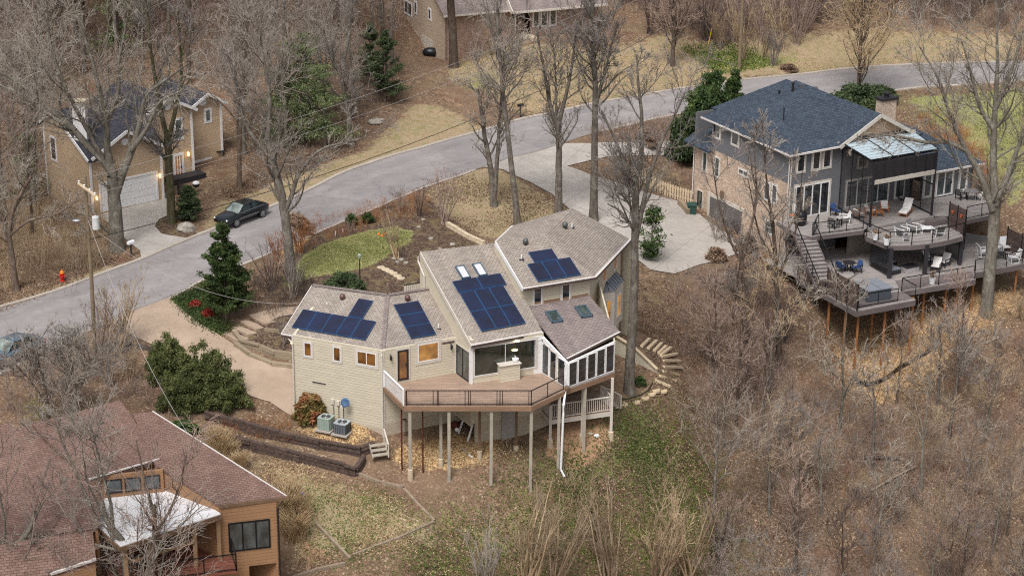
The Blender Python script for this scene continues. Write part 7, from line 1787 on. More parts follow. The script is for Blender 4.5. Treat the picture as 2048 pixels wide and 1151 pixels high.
wallrun('retaining_wall', [(468, 668), (485, 690), (520, 700), (550, 712), (592, 716)], .42, .28, 'block_wall_tan', 'inner tan block wall holding the mulch bed by the entrance', 3)
wallrun('retaining_wall', [(895, 452), (915, 464), (940, 478), (968, 490)], .35, .3, 'stone_pale', 'low pale stone wall stepping down behind the big roof', 2)
wallrun('edging', [(530, 660), (560, 664), (590, 668)], .2, .15, 'block_wall_tan', 'short pale edging in the mulch bed by the left gable', 1, 'edging')
wallrun('edging', [(718, 948), (760, 965), (806, 975)], .16, .16, 'weathered_timber', 'grey landscape timber running from the sleeper wall to the first post', 1, 'edging', -.05)
wallrun('edging', [(808, 978), (835, 1008), (868, 1042)], .16, .16, 'weathered_timber', 'grey landscape timber on the right side of the dry lawn', 1, 'edging', -.05)
wallrun('edging', [(868, 1044), (800, 1075), (706, 1110)], .16, .16, 'weathered_timber', 'grey landscape timber along the bottom of the dry lawn', 1, 'edging', -.05)
wallrun('edging', [(632, 1048), (662, 1078), (700, 1118)], .18, .16, 'weathered_timber', 'brown landscape timber left of the dry lawn', 1, 'edging', -.05)
wallrun('edging', [(570, 1160), (640, 1138), (690, 1128)], .18, .16, 'weathered_timber', 'grey landscape timber at the lowest corner of the yard', 1, 'edging', -.05)
wallrun('retaining_wall', [(238, 690), (300, 700), (330, 722), (292, 735)], .4, .15, 'old_timber', 'dark timber edging wall beside the green juniper', 1)
# siding-faced wall right of the sun room
a, b, c_ = G(1230, 708), G(1266, 724), G(1314, 746); t = thing('garden_wall', a, 'cream board wall stepping down right of the sun room', 'wall')
m = MB(); m.prism([a - Z3, c_ - Z3, c_ + Z3 * .3, b + Z3 * 1.15, a + Z3 * 1.35], (.08, .2, 0)); m.build('boards', MAT['cream_siding'], t); m = MB(); m.beam(a + Z3 * 1.37, b + Z3 * 1.17, .28, .06); m.beam(b + Z3 * 1.17, c_ + Z3 * .32, .28, .06); m.build('cap', MAT['pale_timber'], t)
# curving timber steps and stepping stones
steps = [(1285, 683, 1272, 692), (1299, 678, 1283, 694), (1313, 682, 1296, 698), (1323, 687, 1308, 703), (1332, 693, 1316, 708), (1341, 696, 1320, 712), (1354, 708, 1322, 715), (1360, 722, 1326, 722), (1364, 736, 1327, 734), (1358, 750, 1325, 743), (1351, 762, 1319, 752), (1340, 773, 1310, 761)][1:]
for k, (x0, y0, x1, y1) in enumerate(steps):
    a, b = G(x0, y0), G(x1, y1); m = MB(); m.beam(a + Z3 * .05, b + Z3 * .05, .22, .16); o = m.build('timber_step', MAT['pale_timber'])
    tag(o, 'pale timber tread of the curving garden stairs, number %s from the top' % ['one', 'two', 'three', 'four', 'five', 'six', 'seven', 'eight', 'nine', 'ten', 'eleven'][k], 'step', 'curving timber garden steps')
for k, (x, y) in enumerate(((1247, 808), (1272, 803), (1290, 795), (1303, 787), (1312, 780), (1326, 781))):
    q = G(x, y); m = MB(); m.lathe(q, [(.3, -.1), (.3, .04), (.27, .06), (0, .06)], 12); tag(m.build('stepping_stone', MAT['stone_path']), 'round stepping stone %s from the porch stairs' % ['first', 'second', 'third', 'fourth', 'fifth', 'sixth'][k], 'stepping stone', 'round stepping stones by the porch')
for k, (x, y) in enumerate(((762, 535), (771, 539), (779, 543), (787, 547), (795, 552), (802, 557))):
    q = G(x, y); m = MB(); m.lathe(q, [(.3, -.1), (.32, .05), (.28, .07), (0, .07)], 7); tag(m.build('stepping_stone', MAT['stone_pale']), 'flat pale garden stone %s from the lawn, leading to the roof' % ['first', 'second', 'third', 'fourth', 'fifth', 'sixth'][k], 'stepping stone', 'flat stones leading off the lawn')
rg = random.Random(3)
for k in range(9):
    x, y = ((795, 525), (803, 520), (812, 527), (788, 518), (862, 478), (880, 498), (846, 440), (905, 490), (838, 455))[k]
    rock(x, y, .16 + .08 * rg.random(), ['pale rock beside the first flat garden stone', 'pale rock at the edge of the lawn above the flat stones', 'pale rock right of the flat garden stones', 'pale rock nearest the lawn edge', 'pale rock in the bed left of the crepe myrtle', 'pale rock below the crepe myrtle', 'pale rock near the road end of the bed', 'pale rock beside the stepped stone wall', 'pale rock above the big roof corner'][k], seed=k + 20)
# brick entrance steps
t = thing('entrance_steps', G(500, 660), 'four broad pinkish steps climbing from the tan driveway', 'steps')
for k, (x0, y0, x1, y1) in enumerate(((447, 668, 475, 688), (465, 655, 495, 674), (480, 644, 512, 662), (497, 632, 530, 650))):
    a, b = G(x0, y0), G(x1, y1); z = max(a[2], b[2]) + .06 + .02 * k; d = unit((b - a) * [1, 1, 0]); n_ = np.array([-d[1], d[0], 0]); m = MB(); m.prism([np.array([p[0], p[1], z]) for p in (a, b, b + n_ * .9 + [.5, 0, 0], a + n_ * .9 + [.5, 0, 0])], -Z3 * .4); m.build('step', MAT['tan_concrete'], t, bevel=.01)
drape('path', GW([(500, 632), (532, 648), (560, 634), (640, 626), (640, 612), (560, 616), (530, 622)]), 'tan_concrete', .07, 'pinkish path leading from the steps behind the house')
# ------------------------------------------------------------------ beside and below the cream house
def ac_unit(px, py, w, h, mat, label, rnd):
    q = G(px, py); rz = math.atan2((C - A_)[1], (C - A_)[0]) ; u = np.array([math.cos(rz), math.sin(rz), 0]); v = np.array([-u[1], u[0], 0])
    t = thing('air_conditioner', q, label, 'air conditioner')
    m = MB(); m.prism([q + u * a + v * b for a, b in ((-w * .65, -w * .65), (w * .65, -w * .65), (w * .65, w * .65), (-w * .65, w * .65))], Z3 * .1); m.build('pad', MAT['curb_concrete'], t)
    def ring(r, z): 
        out = []
        for k in range(24):
            a = 2 * math.pi * k / 24; e = rnd; cx, sy = math.cos(a), math.sin(a); rr = 1 / ((abs(cx) ** e + abs(sy) ** e) ** (1 / e)); out.append(q + u * cx * rr * r + v * sy * rr * r + Z3 * z)
        return out
    m = MB(); m.prism(ring(w / 2, .12), Z3 * (h - .1)); o = m.build('casing', MAT[mat], t)
    m = MB()
    for k in range(24): p = ring(w / 2 + .01, .16)[k]; m.beam(p, p + Z3 * (h - .22), .02, .02)
    m.build('fins', MAT['ac_green' if mat == 'ac_green' else 'dark_metal'], o)
    m = MB(); m.prism(ring(w / 2 + .02, h + .02), Z3 * .04); top = m.build('top', MAT['ac_top' if mat != 'ac_green' else 'ac_green'], t)
    m = MB(); m.lathe(q + Z3 * (h + .062), [(w * .36, 0), (w * .36, .004), (0, .004)], 20); fan = m.build('fan_opening', MAT['dark_panel'], top)
    m = MB()
    for k in range(5): m.tube([q + Z3 * (h + .08) + (u * math.cos(a) + v * math.sin(a)) * (w * .07 * (k + 1)) for a in np.linspace(0, 2 * math.pi, 25)], .006, 4)
    m.build('guard', MAT['galvanised'], top)
ac_unit(652.5, 858, .86, .85, 'ac_green', 'pale green air conditioner with rounded corners', 8); ac_unit(685, 866, .86, .76, 'ac_grey', 'square dark grey air conditioner with a pale top', 12)
u, z = pL1.hit(697.5, 799); t = thing('satellite_dish', pL1.pt(u, z, .1), 'blue satellite dish fixed to the lower cream wall', 'satellite dish')
m = MB(); c0 = pL1.pt(u, z, .45); m.lathe(c0, [(.02, 0), (.2, .02), (.3, .06), (.3, .075), (.2, .04), (0, .03)], 22, ax=unit(pL1.n + [0.1, 0, .35])); m.build('dish', MAT['dish_blue'], t, smooth=True)
m = MB(); m.tube([pL1.pt(u, z - .2, .0), pL1.pt(u, z - .25, .3), c0], .02, 6); m.tube([c0 - Z3 * .25, c0 + pL1.n * .4 - Z3 * .2 - pL1.u * .1], .012, 6); m.build('arm', MAT['galvanised'], t)
m = MB(); m.blob(c0 + pL1.n * .4 - Z3 * .16 - pL1.u * .1, .05, .05, .07, 1, 8, 5, 0); m.build('receiver', MAT['white_plain'], t)
# small wooden steps with handrail
t = thing('garden_steps', G(755, 905), 'three small grey timber steps with a handrail by the sleeper wall', 'steps'); q = np.array(t.location); sv_ = unit(np.array([.35, -1, 0])); sh_ = np.array([-sv_[1], sv_[0], 0])
for k in range(3): m = MB(); m.box(q + sv_ * (.0 + .3 * k) + Z3 * (.55 - .2 * k), sv_ * .17, sh_ * .5, Z3 * .03); m.build('tread', MAT['post_grey'], t)
for s_ in (-1, 1): m = MB(); m.beam(q + sh_ * .5 * s_ - sv_ * .1 + Z3 * .6, q + sh_ * .5 * s_ + sv_ * .75, .05, .22); m.build('stringer', MAT['post_grey'], t)
m = MB(); a = q + sh_ * .5 - sv_ * .2; b = q + sh_ * .5 + sv_ * .8
for p in (a, (a + b) / 2, b): m.beam(p, p + Z3 * (1.45 - np.linalg.norm(p - a) * .65), .07, .07)
m.beam(a + Z3 * 1.5, b + Z3 * .85, .09, .05); m.build('handrail', MAT['cream_trim'], t)
# clutter under the deck
def stick(a, b, w, h, mat, name, label, cat): m = MB(); m.beam(a, b, w, h); return tag(m.build(name, MAT[mat]), label, cat)
g = G(841, 862); stick(g + [-.1, .3, 0], g + [-.45, .9, 1.1], .12, .06, 'white_plain', 'gutter_piece', 'white gutter length leaning against the wall beside the white board', 'gutter')
g = G(917, 866); stick(g, g + [.35, .5, .9], .12, .06, 'white_plain', 'gutter_piece', 'white gutter length leaning beside the dark machine under the deck', 'gutter')
g = G(935, 882); stick(g, g + [.3, .4, .9], .12, .06, 'white_plain', 'gutter_piece', 'white gutter length leaning nearest the block foundation', 'gutter')
g = G(937, 908); stick(g, g + [-1.4, 1.8, .5], .09, .09, 'post_grey', 'timber', 'grey timber lying on the slope with a white tip', 'timber'); stick(g + [.0, 0, 0], g + [.25, -.35, -.05], .09, .08, 'white_plain', 'timber_end', 'white end piece at the foot of the grey timber', 'timber')
g = G(826, 868); m = MB(); m.prism([g + [-.4, .5, .05], g + [.45, .6, .05], g + [.45, .9, .85], g + [-.4, .8, .85]], (0, -.04, 0)); tag(m.build('board', MAT['white_plain']), 'white panel leaning against the wall under the deck', 'board')
g = G(802, 878); t = thing('frame', g, 'empty black metal frame leaning near the rusty post', 'frame'); m = MB()
for a, b in (((-.35, 0), (-.35, 1.15)), ((.3, 0), (.3, 1.15)), ((-.35, 1.15), (.3, 1.15)), ((-.35, .1), (.3, .1))): m.beam(g + [a[0], .35 + a[1] * .2, a[1]], g + [b[0], .35 + b[1] * .2, b[1]], .05, .05)
m.build('frame_bars', MAT['black_metal'], t)
g = G(911, 858); t = thing('machine', g, 'small dark garden machine with a red body under the deck', 'machine'); m = MB(); m.blob(g + Z3 * .3, .3, .3, .28, 4, 10, 7, .1); m.build('body', MAT['steel_red'], t); m = MB(); m.lathe(g + [.1, -.25, .15], [(.12, 0), (.14, .04), (.14, .1), (0, .1)], 12, ax=(0, -1, 0)); m.build('wheel', MAT['white_plain'], t)
g = G(1000, 868)
for k, (x, y) in enumerate(((1180, 868), (1193, 872))): rock(x, y, .2, ['pale stone in the bare clay below the porch', 'white stone in the bare clay beside the pale stone'][k], 'white_trim' if k else 'stone_pale', 40 + k)
g = G(604, 990); t = thing('watering_can', g, 'small blue plastic container lying on the dry lawn', 'container'); m = MB(); m.lathe(g + Z3 * .12, [(.02, -.25), (.12, -.2), (.13, .1), (.05, .2), (.03, .28), (0, .28)], 10, ax=unit([.8, -.5, .1])); m.build('body', MAT['blue_plastic'], t)
m = MB(); m.tube([g + [-.1, .05, .25], g + [0, 0, .33], g + [.12, -.06, .22]], .015, 5); m.build('handle', MAT['blue_plastic'], t)
g = G(766, 1058)
stick(G(800, 1035), G(832, 1050) , .08, .05, 'pale_timber', 'plank', 'thin pale plank lying at the right of the dry lawn', 'plank'); stick(G(798, 1026) + Z3 * .02, G(838, 1042) + Z3 * .02, .04, .04, 'pale_timber', 'plank', 'thinner pale stick lying above the plank on the dry lawn', 'plank')
# white goal-like frames and flowerpots on the front lawn
for k, (x, y) in enumerate(((671, 471), (686, 466))): g = G(x, y); stick(g, g + Z3 * .35, .06, .06, 'white_plain', 'marker', ['left white stake in the front bed', 'right white stake in the front bed'][k], 'stake')
for k, (x, y) in enumerate(((757, 470), (764, 473), (771, 470))): g = G(x, y); m = MB(); m.blob(g + Z3 * .08, .12, .12, .1, k, 8, 5, .1); tag(m.build('flower', MAT['orange_paint']), ['leftmost orange flower clump on the lawn edge', 'middle orange flower clump on the lawn edge', 'rightmost orange flower clump on the lawn edge'][k], 'flower')
g = G(393, 384); t = thing('grill', g, 'kettle barbecue with a white lid on the brown house path', 'grill'); m = MB(); m.lathe(g + Z3 * .6, [(.05, -.2), (.25, -.1), (.3, .05), (.28, .12)], 14); m.build('bowl', MAT['grill_black'], t); m = MB(); m.lathe(g + Z3 * .73, [(.3, 0), (.26, .12), (.1, .2), (0, .21)], 14); m.build('lid', MAT['white_plain'], t)
for k in range(3): a = k * 2.1; m = MB(); m.tube([g + Z3 * .5 + [.15 * math.cos(a), .15 * math.sin(a), 0], g + [.28 * math.cos(a), .28 * math.sin(a), 0]], .015, 5); m.build('leg', MAT['galvanised'], t)
g = G(430, 312); t = thing('bench', g, 'black wrought iron bench against the brown house wall', 'bench'); m = MB(); m.bx(g[0] - .75, g[0] + .75, g[1] - .25, g[1] + .25, g[2] + .42, g[2] + .46); m.build('seat', MAT['black_metal'], t); m = MB()
for k in range(9): m.beam(g + [-.75 + k * .1875, .25, .46], g + [-.7 + k * .175, .3, .95], .03, .03)
m.beam(g + [-.78, .3, .95], g + [.78, .3, .95], .05, .05); m.build('backrest', MAT['black_metal'], t)
for sx in (-.7, .7):
    for sy in (-.2, .2): m = MB(); m.beam(g + [sx, sy, 0], g + [sx, sy, .44], .04, .04); m.build('leg', MAT['black_metal'], t)
g = G(1415, 95); stick(g, g + [.35, 0, 1.9], .07, .07, 'yellow_paint', 'marker_post', 'thin yellow marker post in the green patch beyond the road', 'post')
# black silt fence curling down the slope at the right
pts = [G(x, y) for x, y in ((1706, 752), (1712, 765), (1735, 772), (1768, 762), (1795, 742), (1830, 722), (1855, 708), (1862, 700))]; m = MB()
sp = smooth3(pts, 5); sp = [np.array([p[0], p[1], float(hgt(p[0], p[1]))]) for p in sp]
for a, b in zip(sp[:-1], sp[1:]): m.beam(a + Z3 * .15, b + Z3 * .15, .06, .42)
tag(m.build('silt_fence', MAT['grill_black']), 'low black plastic silt fence curving over the leafy slope', 'fence')
pts = [G(x, y) for x, y in ((1240, 800), (1262, 796), (1285, 788), (1300, 776), (1306, 762))]; m = MB(); m.tube([p + Z3 * .04 for p in smooth3(pts, 4)], .035, 5); tag(m.build('edging', MAT['black_rubber']), 'black edging hose curving around the big trunk', 'edging')
# low white gate beside the middle block
a, b = P(808, 590, 0), P(846, 584, 0); t = thing('fence', a, 'low cream board fence beside the middle roof', 'fence'); m = MB(); n = 9
for k in range(n): p = a + (b - a) * (k + .5) / n; m.beam(p, p + Z3 * .75, np.linalg.norm(b - a) / n * .9, .03, up=(0, 1, 0))
m.build('boards', MAT['cream_trim'], t); m = MB(); m.beam(a + Z3 * .78, b + Z3 * .78, .08, .06); m.build('top_rail', MAT['dark_metal'], t)

# fallen logs in the ravine
for k, (x0, y0, x1, y1, r_) in enumerate(((1728, 918, 1800, 924, .14), (1740, 985, 1830, 940, .09))):
    a, b = G(x0, y0), G(x1, y1); m = MB(); m.tube([a + Z3 * .15, (a + b) / 2 + Z3 * .3, b + Z3 * .35], [r_, r_ * .9, r_ * .6], 7)
    tag(m.build('fallen_log', MAT['old_timber' if k % 2 == 0 else 'weathered_timber']), ['thick dark log lying in the middle of the ravine', 'pale fallen trunk slanting below the dark log'][k], 'log')
# ------------------------------------------------------------------ trees one can tell apart
hero((233, 500), [(.62, .42, [(233, 500), (232, 440), (231, 395), (228, 350)]),
 (.34, .07, [(228, 352), (205, 318), (172, 288), (140, 250), (95, 215), (40, 165), (-10, 140)]),
 (.32, .06, [(229, 356), (214, 300), (212, 240, .5), (198, 185, 1), (183, 120, 1), (160, 50, 1)]),
 (.36, .07, [(232, 385), (250, 335), (268, 290, -.5), (280, 240, -1), (292, 190, -1), (345, 150, -1)]),
 (.22, .05, [(262, 300), (290, 262), (318, 205, .5), (345, 190, 1)]),
 (.2, .05, [(210, 325), (165, 240, 1), (130, 170, 2), (105, 95, 2), (100, 30, 2)]),
 (.2, .04, [(150, 260), (90, 225, .5), (30, 180, 1), (-20, 172, 1)]),
 (.22, .05, [(208, 250), (235, 190), (240, 120), (250, 60)]),
 (.15, .04, [(226, 470), (205, 455, .5), (190, 440, 1)])],
 'huge pale-barked tree with spreading limbs in front of the brown house', 'bark_pale', 'twig_pale', 2, n1=9, ln1=.32, t0=.6)
hero((343, 445), [(.36, .27, [(343, 445), (341, 390), (338, 330), (337, 270)]), (.22, .06, [(338, 290), (326, 240), (315, 180), (303, 110), (295, 40)]), (.2, .06, [(338, 275), (352, 215), (362, 150), (358, 70)]), (.14, .04, [(337, 330), (318, 300), (300, 280)])],
 'ivy-clad tree on the mulch island beside the white garage door', 'bark_ivy', 'twig_grey', 3, n1=11, t0=.7)
hero((583, 560), [(.42, .22, [(583, 560), (578, 500), (571, 440), (560, 385), (546, 325), (534, 275)]), (.2, .05, [(569, 425), (584, 390), (600, 345), (640, 300), (690, 285)]), (.2, .05, [(535, 278), (540, 200), (528, 120), (515, 40)]), (.18, .05, [(545, 318), (505, 272), (482, 215), (470, 150)])],
 'bare grey tree rising between the cream house and the road', 'bark_grey', 'twig_grey', 4, n1=10, t0=.45)
hero((704, 292), [(.3, .2, [(704, 292), (698, 235), (691, 165), (688, 110)]), (.15, .04, [(691, 170), (665, 120), (640, 60)]), (.15, .04, [(688, 120), (700, 60), (705, 0)])], 'bare tree beside the boulder on the far verge', 'bark_grey', 'twig_grey', 5, n1=11, t0=.3)
hero((478, 375), [(.22, .07, [(478, 375), (479, 300), (482, 220), (486, 150), (492, 80)])], 'slim dark tree on the verge right of the brown house', 'bark_brown', 'twig_grey', 6, n1=16, t0=.35)
hero((908, 135), [(.46, .3, [(908, 135), (905, 70), (900, 0), (896, -90)])], 'thick dark trunk in front of the pinkish brick house', 'bark_brown', 'twig_dark', 7, n1=10, t0=.5)
hero((988, 412), [(.3, .12, [(988, 412), (983, 350), (975, 300), (966, 240), (955, 180)]), (.22, .08, [(989, 390), (994, 330), (999, 270), (1004, 200), (1012, 130)])], 'bare tree with twin stems left of the pale driveway', 'bark_grey', 'twig_grey', 8, n1=12, t0=.4, ln1=.28)
hero((1036, 449), [(.28, .1, [(1036, 449), (1030, 390), (1022, 320), (1012, 230), (1003, 150), (997, 60)])], 'single-stemmed bare tree just behind the tallest roof', 'bark_grey', 'twig_grey', 9, n1=18, t0=.5, ln1=.3)
hero((1117, 427), [(.36, .2, [(1117, 427), (1117, 350), (1115, 290), (1112, 245)]), (.2, .05, [(1113, 255), (1098, 200), (1088, 140), (1075, 80)]), (.2, .05, [(1114, 262), (1128, 205), (1142, 150), (1152, 80)]), (.12, .04, [(1112, 245), (1112, 180), (1108, 110)])], 'thick bare tree forking above the pale driveway', 'bark_grey', 'twig_grey', 10, n1=12, t0=.7)
hero((1187, 442), [(.36, .14, [(1187, 442), (1189, 350), (1191, 260), (1193, 180), (1190, 90), (1188, -10)]), (.16, .04, [(1193, 200), (1212, 140), (1228, 80)])], 'tall straight bare tree right behind the roof apex', 'bark_grey', 'twig_grey', 11, n1=20, t0=.45, ln1=.3)
hero((1258, 785), [(.37, .22, [(1258, 785), (1261, 700), (1266, 600), (1270, 500), (1274, 420), (1277, 350)]), (.2, .05, [(1271, 480), (1284, 420), (1300, 350), (1322, 290), (1352, 225)]), (.18, .05, [(1274, 400), (1254, 340), (1233, 290), (1210, 245)]), (.2, .05, [(1277, 352), (1284, 290), (1282, 220), (1275, 150)]), (.14, .04, [(1270, 460), (1240, 420), (1225, 410)])],
 'big grey tree standing by the stepping stones at the sun room', 'bark_grey', 'twig_grey', 12, n1=8, t0=.75, ln1=.34)
hero((1972, 628), [(.5, .4, [(1972, 628), (1978, 560), (1982, 500), (1987, 440), (1990, 395)]), (.34, .1, [(1990, 400), (1987, 330), (1988, 250), (1994, 160), (1992, 60)]), (.3, .07, [(1986, 420), (1958, 345), (1932, 300), (1912, 255), (1897, 215), (1885, 165), (1860, 120)]), (.2, .05, [(1930, 300), (1895, 284), (1855, 285), (1812, 275), (1760, 268)]), (.3, .07, [(1991, 410), (2018, 340), (2035, 290), (2050, 240)]), (.2, .05, [(1988, 260), (1960, 215), (1945, 160), (1930, 110)]), (.2, .05, [(1989, 220), (2015, 160), (2035, 90)])],
 'massive grey tree rising through the right-hand decks', 'bark_pale', 'twig_pale', 13, n1=10, t0=.9, ln1=.36)
hero((1345, 132), [(.22, .08, [(1345, 132), (1347, 70), (1350, 0), (1352, -90)])], 'pinkish bare tree at the left end of the field beyond the road', 'bark_brown', 'twig_pink', 14, n1=26, t0=.1, ln1=.3, ang=30)
hero((1716, 196), [(.2, .07, [(1716, 196), (1720, 120), (1724, 50), (1728, -20)])], 'finely branched bare tree just behind the blue-black roof', 'bark_brown', 'twig_tan', 15, n1=34, t0=.12, ln1=.38, ang=30, up=.12)
hero((1490, 712), [(.2, .12, [(1490, 712), (1489, 640), (1487, 560), (1482, 500)]), (.11, .03, [(1485, 530), (1460, 480), (1440, 420), (1430, 360)]), (.11, .03, [(1484, 520), (1500, 460), (1512, 400), (1508, 320)]), (.08, .02, [(1488, 600), (1450, 570), (1420, 560)])], 'slim dark forked tree in front of the brick corner', 'bark_brown', 'twig_grey', 16, n1=9, t0=.4, ln1=.3)
hero((1556, 724), [(.24, .12, [(1556, 724), (1559, 650), (1556, 580), (1552, 500), (1545, 430)]), (.11, .03, [(1547, 450), (1535, 380), (1530, 310), (1526, 270)]), (.12, .03, [(1555, 560), (1580, 500), (1596, 440), (1602, 380)]), (.1, .03, [(1558, 650), (1600, 600), (1650, 585), (1690, 560)]), (.1, .03, [(1552, 520), (1520, 470), (1505, 400)])], 'dark forked tree in front of the grey house staircase', 'bark_brown', 'twig_grey', 17, n1=8, t0=.4, ln1=.3)
hero((275, 1330), [(.26, .17, [(275, 1330), (243, 1108), (214, 1058), (182, 1012)]), (.12, .03, [(185, 1015), (160, 965), (140, 915), (120, 870)]), (.12, .03, [(225, 1075), (222, 1010), (205, 950), (190, 890)]), (.1, .03, [(240, 1100), (175, 1085), (120, 1075), (60, 1070)])], 'pale leaning tree in front of the flat white roof', 'bark_pale', 'twig_pale', 18, n1=11, t0=.25, ln1=.5)
hero((304, 1320), [(.2, .13, [(304, 1320), (305, 1120), (308, 1060), (304, 1010)]), (.09, .03, [(304, 1012), (290, 960), (280, 910)]), (.1, .03, [(308, 1065), (340, 1020), (362, 965), (372, 925)])], 'reddish-twigged tree in front of the middle of the white roof', 'bark_brown', 'twig_pink', 19, n1=9, t0=.3, ln1=.42)
hero((-60, 1290), [(.24, .12, [(-60, 1290), (0, 1130), (50, 1075), (75, 1020)]), (.1, .03, [(40, 1085), (100, 1090), (160, 1110)]), (.1, .03, [(0, 1130), (10, 1050), (0, 980)])], 'pinkish bare tree reaching in over the lower left roof', 'bark_pale', 'twig_pink', 20, n1=10, t0=.15, ln1=.5)
hero((98, 852), [(.15, .05, [(98, 852), (93, 795), (86, 745), (70, 700)]), (.08, .02, [(95, 810), (60, 760), (30, 730)])], 'small dark tree left of the red roofs', 'bark_brown', 'twig_grey', 21, n1=22, t0=.2, ln1=.42)
hero((152, 842), [(.15, .05, [(152, 842), (149, 780), (142, 725), (130, 670)]), (.08, .02, [(150, 800), (175, 740), (200, 700)])], 'small tree with pale lichen twigs behind the red roofs', 'bark_grey', 'twig_pale', 22, n1=22, t0=.2, ln1=.42)
hero((33, 580), [(.26, .12, [(33, 580), (24, 520), (18, 460), (30, 400), (60, 350)]), (.12, .04, [(20, 470), (60, 440), (110, 430), (150, 405)]), (.1, .03, [(22, 500), (0, 440), (-30, 400)])], 'crooked dark tree left of the fire hydrant', 'bark_brown', 'twig_pale', 23, n1=11, t0=.4, ln1=.3)
# ------------------------------------------------------------------ tree kinds for the woods
for k in range(3): proto_tree('pink%d' % k, 30 + k, 17 + k, .2, 'forest', 'bark_brown', 'twig_pink')
for k in range(3): proto_tree('grey%d' % k, 40 + k, 17 + k * 1.5, .23, 'forest', 'bark_grey', 'twig_grey', 1.0)
proto_tree('pale0', 50, 18, .26, 'oak', 'bark_pale', 'twig_pale'); proto_tree('oak1', 51, 16, .24, 'oak', 'bark_grey', 'twig_grey')
proto_tree('tall0', 52, 20, .24, 'tall', 'bark_grey', 'twig_pink')
for k in range(3): proto_tree('yng%d' % k, 60 + k, 9 + k, .13, 'young', ('bark_grey', 'bark_brown', 'bark_pale')[k], ('twig_grey', 'twig_pink', 'twig_tan')[k], .9)
proto_tree('ytan', 64, 8, .09, 'young', 'bark_pale', 'twig_pale', .9); proto_tree('ypal', 66, 10, .12, 'young', 'bark_pale', 'twig_pale', .9); proto_tree('ydark', 65, 9, .1, 'young', 'bark_brown', 'twig_dark', .9)
proto_tree('sh_tan', 70, 4.5, .05, 'shrub', 'twig_tan', 'twig_tan'); proto_tree('sh_pink', 71, 4.5, .05, 'shrub', 'twig_pink', 'twig_pink'); proto_tree('sh_grey', 72, 4.5, .05, 'shrub', 'twig_grey', 'twig_grey'); proto_tree('sh_or', 73, 3, .04, 'shrub', 'twig_orange', 'twig_orange'); proto_tree('sh_pink2', 74, 4.5, .05, 'shrub', 'twig_dark', 'twig_pink')
def inside_px(x, y, poly): return bool(in_poly(np.array([x]), np.array([y]), poly)[0])
_taken = []
def wood(poly, n, keys, group, label, name='bare_tree', cat='tree', smin=.75, smax=1.15, sep=2.4, seed=0, avoid=None):
    rg = np.random.RandomState(seed); W = [G(x, y)[:2] for x, y in poly]; x0, x1 = min(w[0] for w in W), max(w[0] for w in W); y0, y1 = min(w[1] for w in W), max(w[1] for w in W)
    c = 0; tries = 0
    while c < n and tries < n * 40:
        tries += 1; x, y = rg.uniform(x0, x1), rg.uniform(y0, y1)
        if not in_poly(np.array([x]), np.array([y]), W)[0]: continue
        if any((x - a) ** 2 + (y - b) ** 2 < sep * sep for a, b in _taken[-400:]): continue
        _taken.append((x, y)); s = rg.uniform(smin, smax)
        plant(keys[rg.randint(len(keys))], name, (x, y, float(hgt(x, y)) - .05), rg.uniform(0, 6.28), (s * rg.uniform(.85, 1.2), s * rg.uniform(.85, 1.2), s), label, cat, group); c += 1
    return c
wood([(60, 205), (200, 140), (320, 150), (470, 200), (470, 120), (600, 90), (700, 120), (780, 100), (790, -60), (-60, -60), (-60, 260)], 105, ['pink0', 'pink1', 'pink2', 'grey0', 'grey1', 'grey2', 'tall0', 'pale0'], 'trees of the wood behind the brown house', 'bare tree in the dense wood behind the brown house', sep=3.0, seed=1, smin=.6, smax=1.0)
wood([(-60, 300), (70, 215), (60, 330), (95, 420), (20, 540), (-60, 560)], 16, ['grey0', 'grey1', 'pink0', 'oak1', 'pale0'], 'trees left of the brown house', 'bare tree in the wood at the left of the brown house', sep=3, seed=2, smin=.5, smax=.8)
wood([(470, 330), (480, 215), (700, 130), (790, 120), (800, 190), (690, 270), (560, 320)], 12, ['grey0', 'grey1', 'pink1', 'tall0'], 'trees on the leafy slope beyond the verge', 'bare tree on the leafy slope between the brown and brick houses', sep=3, seed=3, smin=.5, smax=.85)
wood([(1240, 25), (1240, -30), (2100, -30), (2100, 42), (1900, 50), (1700, 46), (1500, 30)], 48, ['pink0', 'grey0', 'grey1', 'tall0', 'pink2'], 'trees at the far edge of the field', 'bare tree at the wood edge beyond the field', sep=2.2, seed=4, smin=.7, smax=1.1)
wood([(1290, 45), (1620, 45), (1600, 95), (1500, 125), (1400, 85), (1300, 70)], 20, ['sh_pink', 'sh_pink2', 'sh_tan'], 'twiggy bushes of the thicket by the slim pole', 'pinkish bare bush in the thicket around the slim pole', 'bare_bush', 'bush', sep=1.6, seed=5, smin=.8, smax=1.3)
wood([(1420, 740), (1560, 760), (1680, 800), (1800, 800), (1950, 760), (2080, 700), (2100, 1350), (1420, 1350), (1440, 950)], 40, ['yng0', 'yng1', 'yng2', 'ytan', 'ydark', 'yng0', 'ypal'], 'young trees of the ravine wood', 'slim young bare tree in the ravine at the lower right', 'young_tree', sep=1.7, seed=6, smin=.55, smax=1.0)
wood([(1420, 820), (1560, 790), (1700, 860), (1900, 860), (2080, 760), (2100, 1300), (1420, 1300)], 16, ['oak1', 'grey0', 'pale0', 'pink1'], 'larger trees of the ravine', 'larger bare tree standing in the ravine at the lower right', sep=4.5, seed=16, smin=.5, smax=.68)
wood([(1400, 600), (1560, 640), (1600, 740), (1440, 760), (1370, 680)], 8, ['sh_pink', 'sh_pink2', 'ydark'], 'bushes on the slope right of the garden steps', 'dull bare bush on the slope between the two houses', 'bare_bush', 'bush', sep=1.5, seed=7, smin=.5, smax=.8)
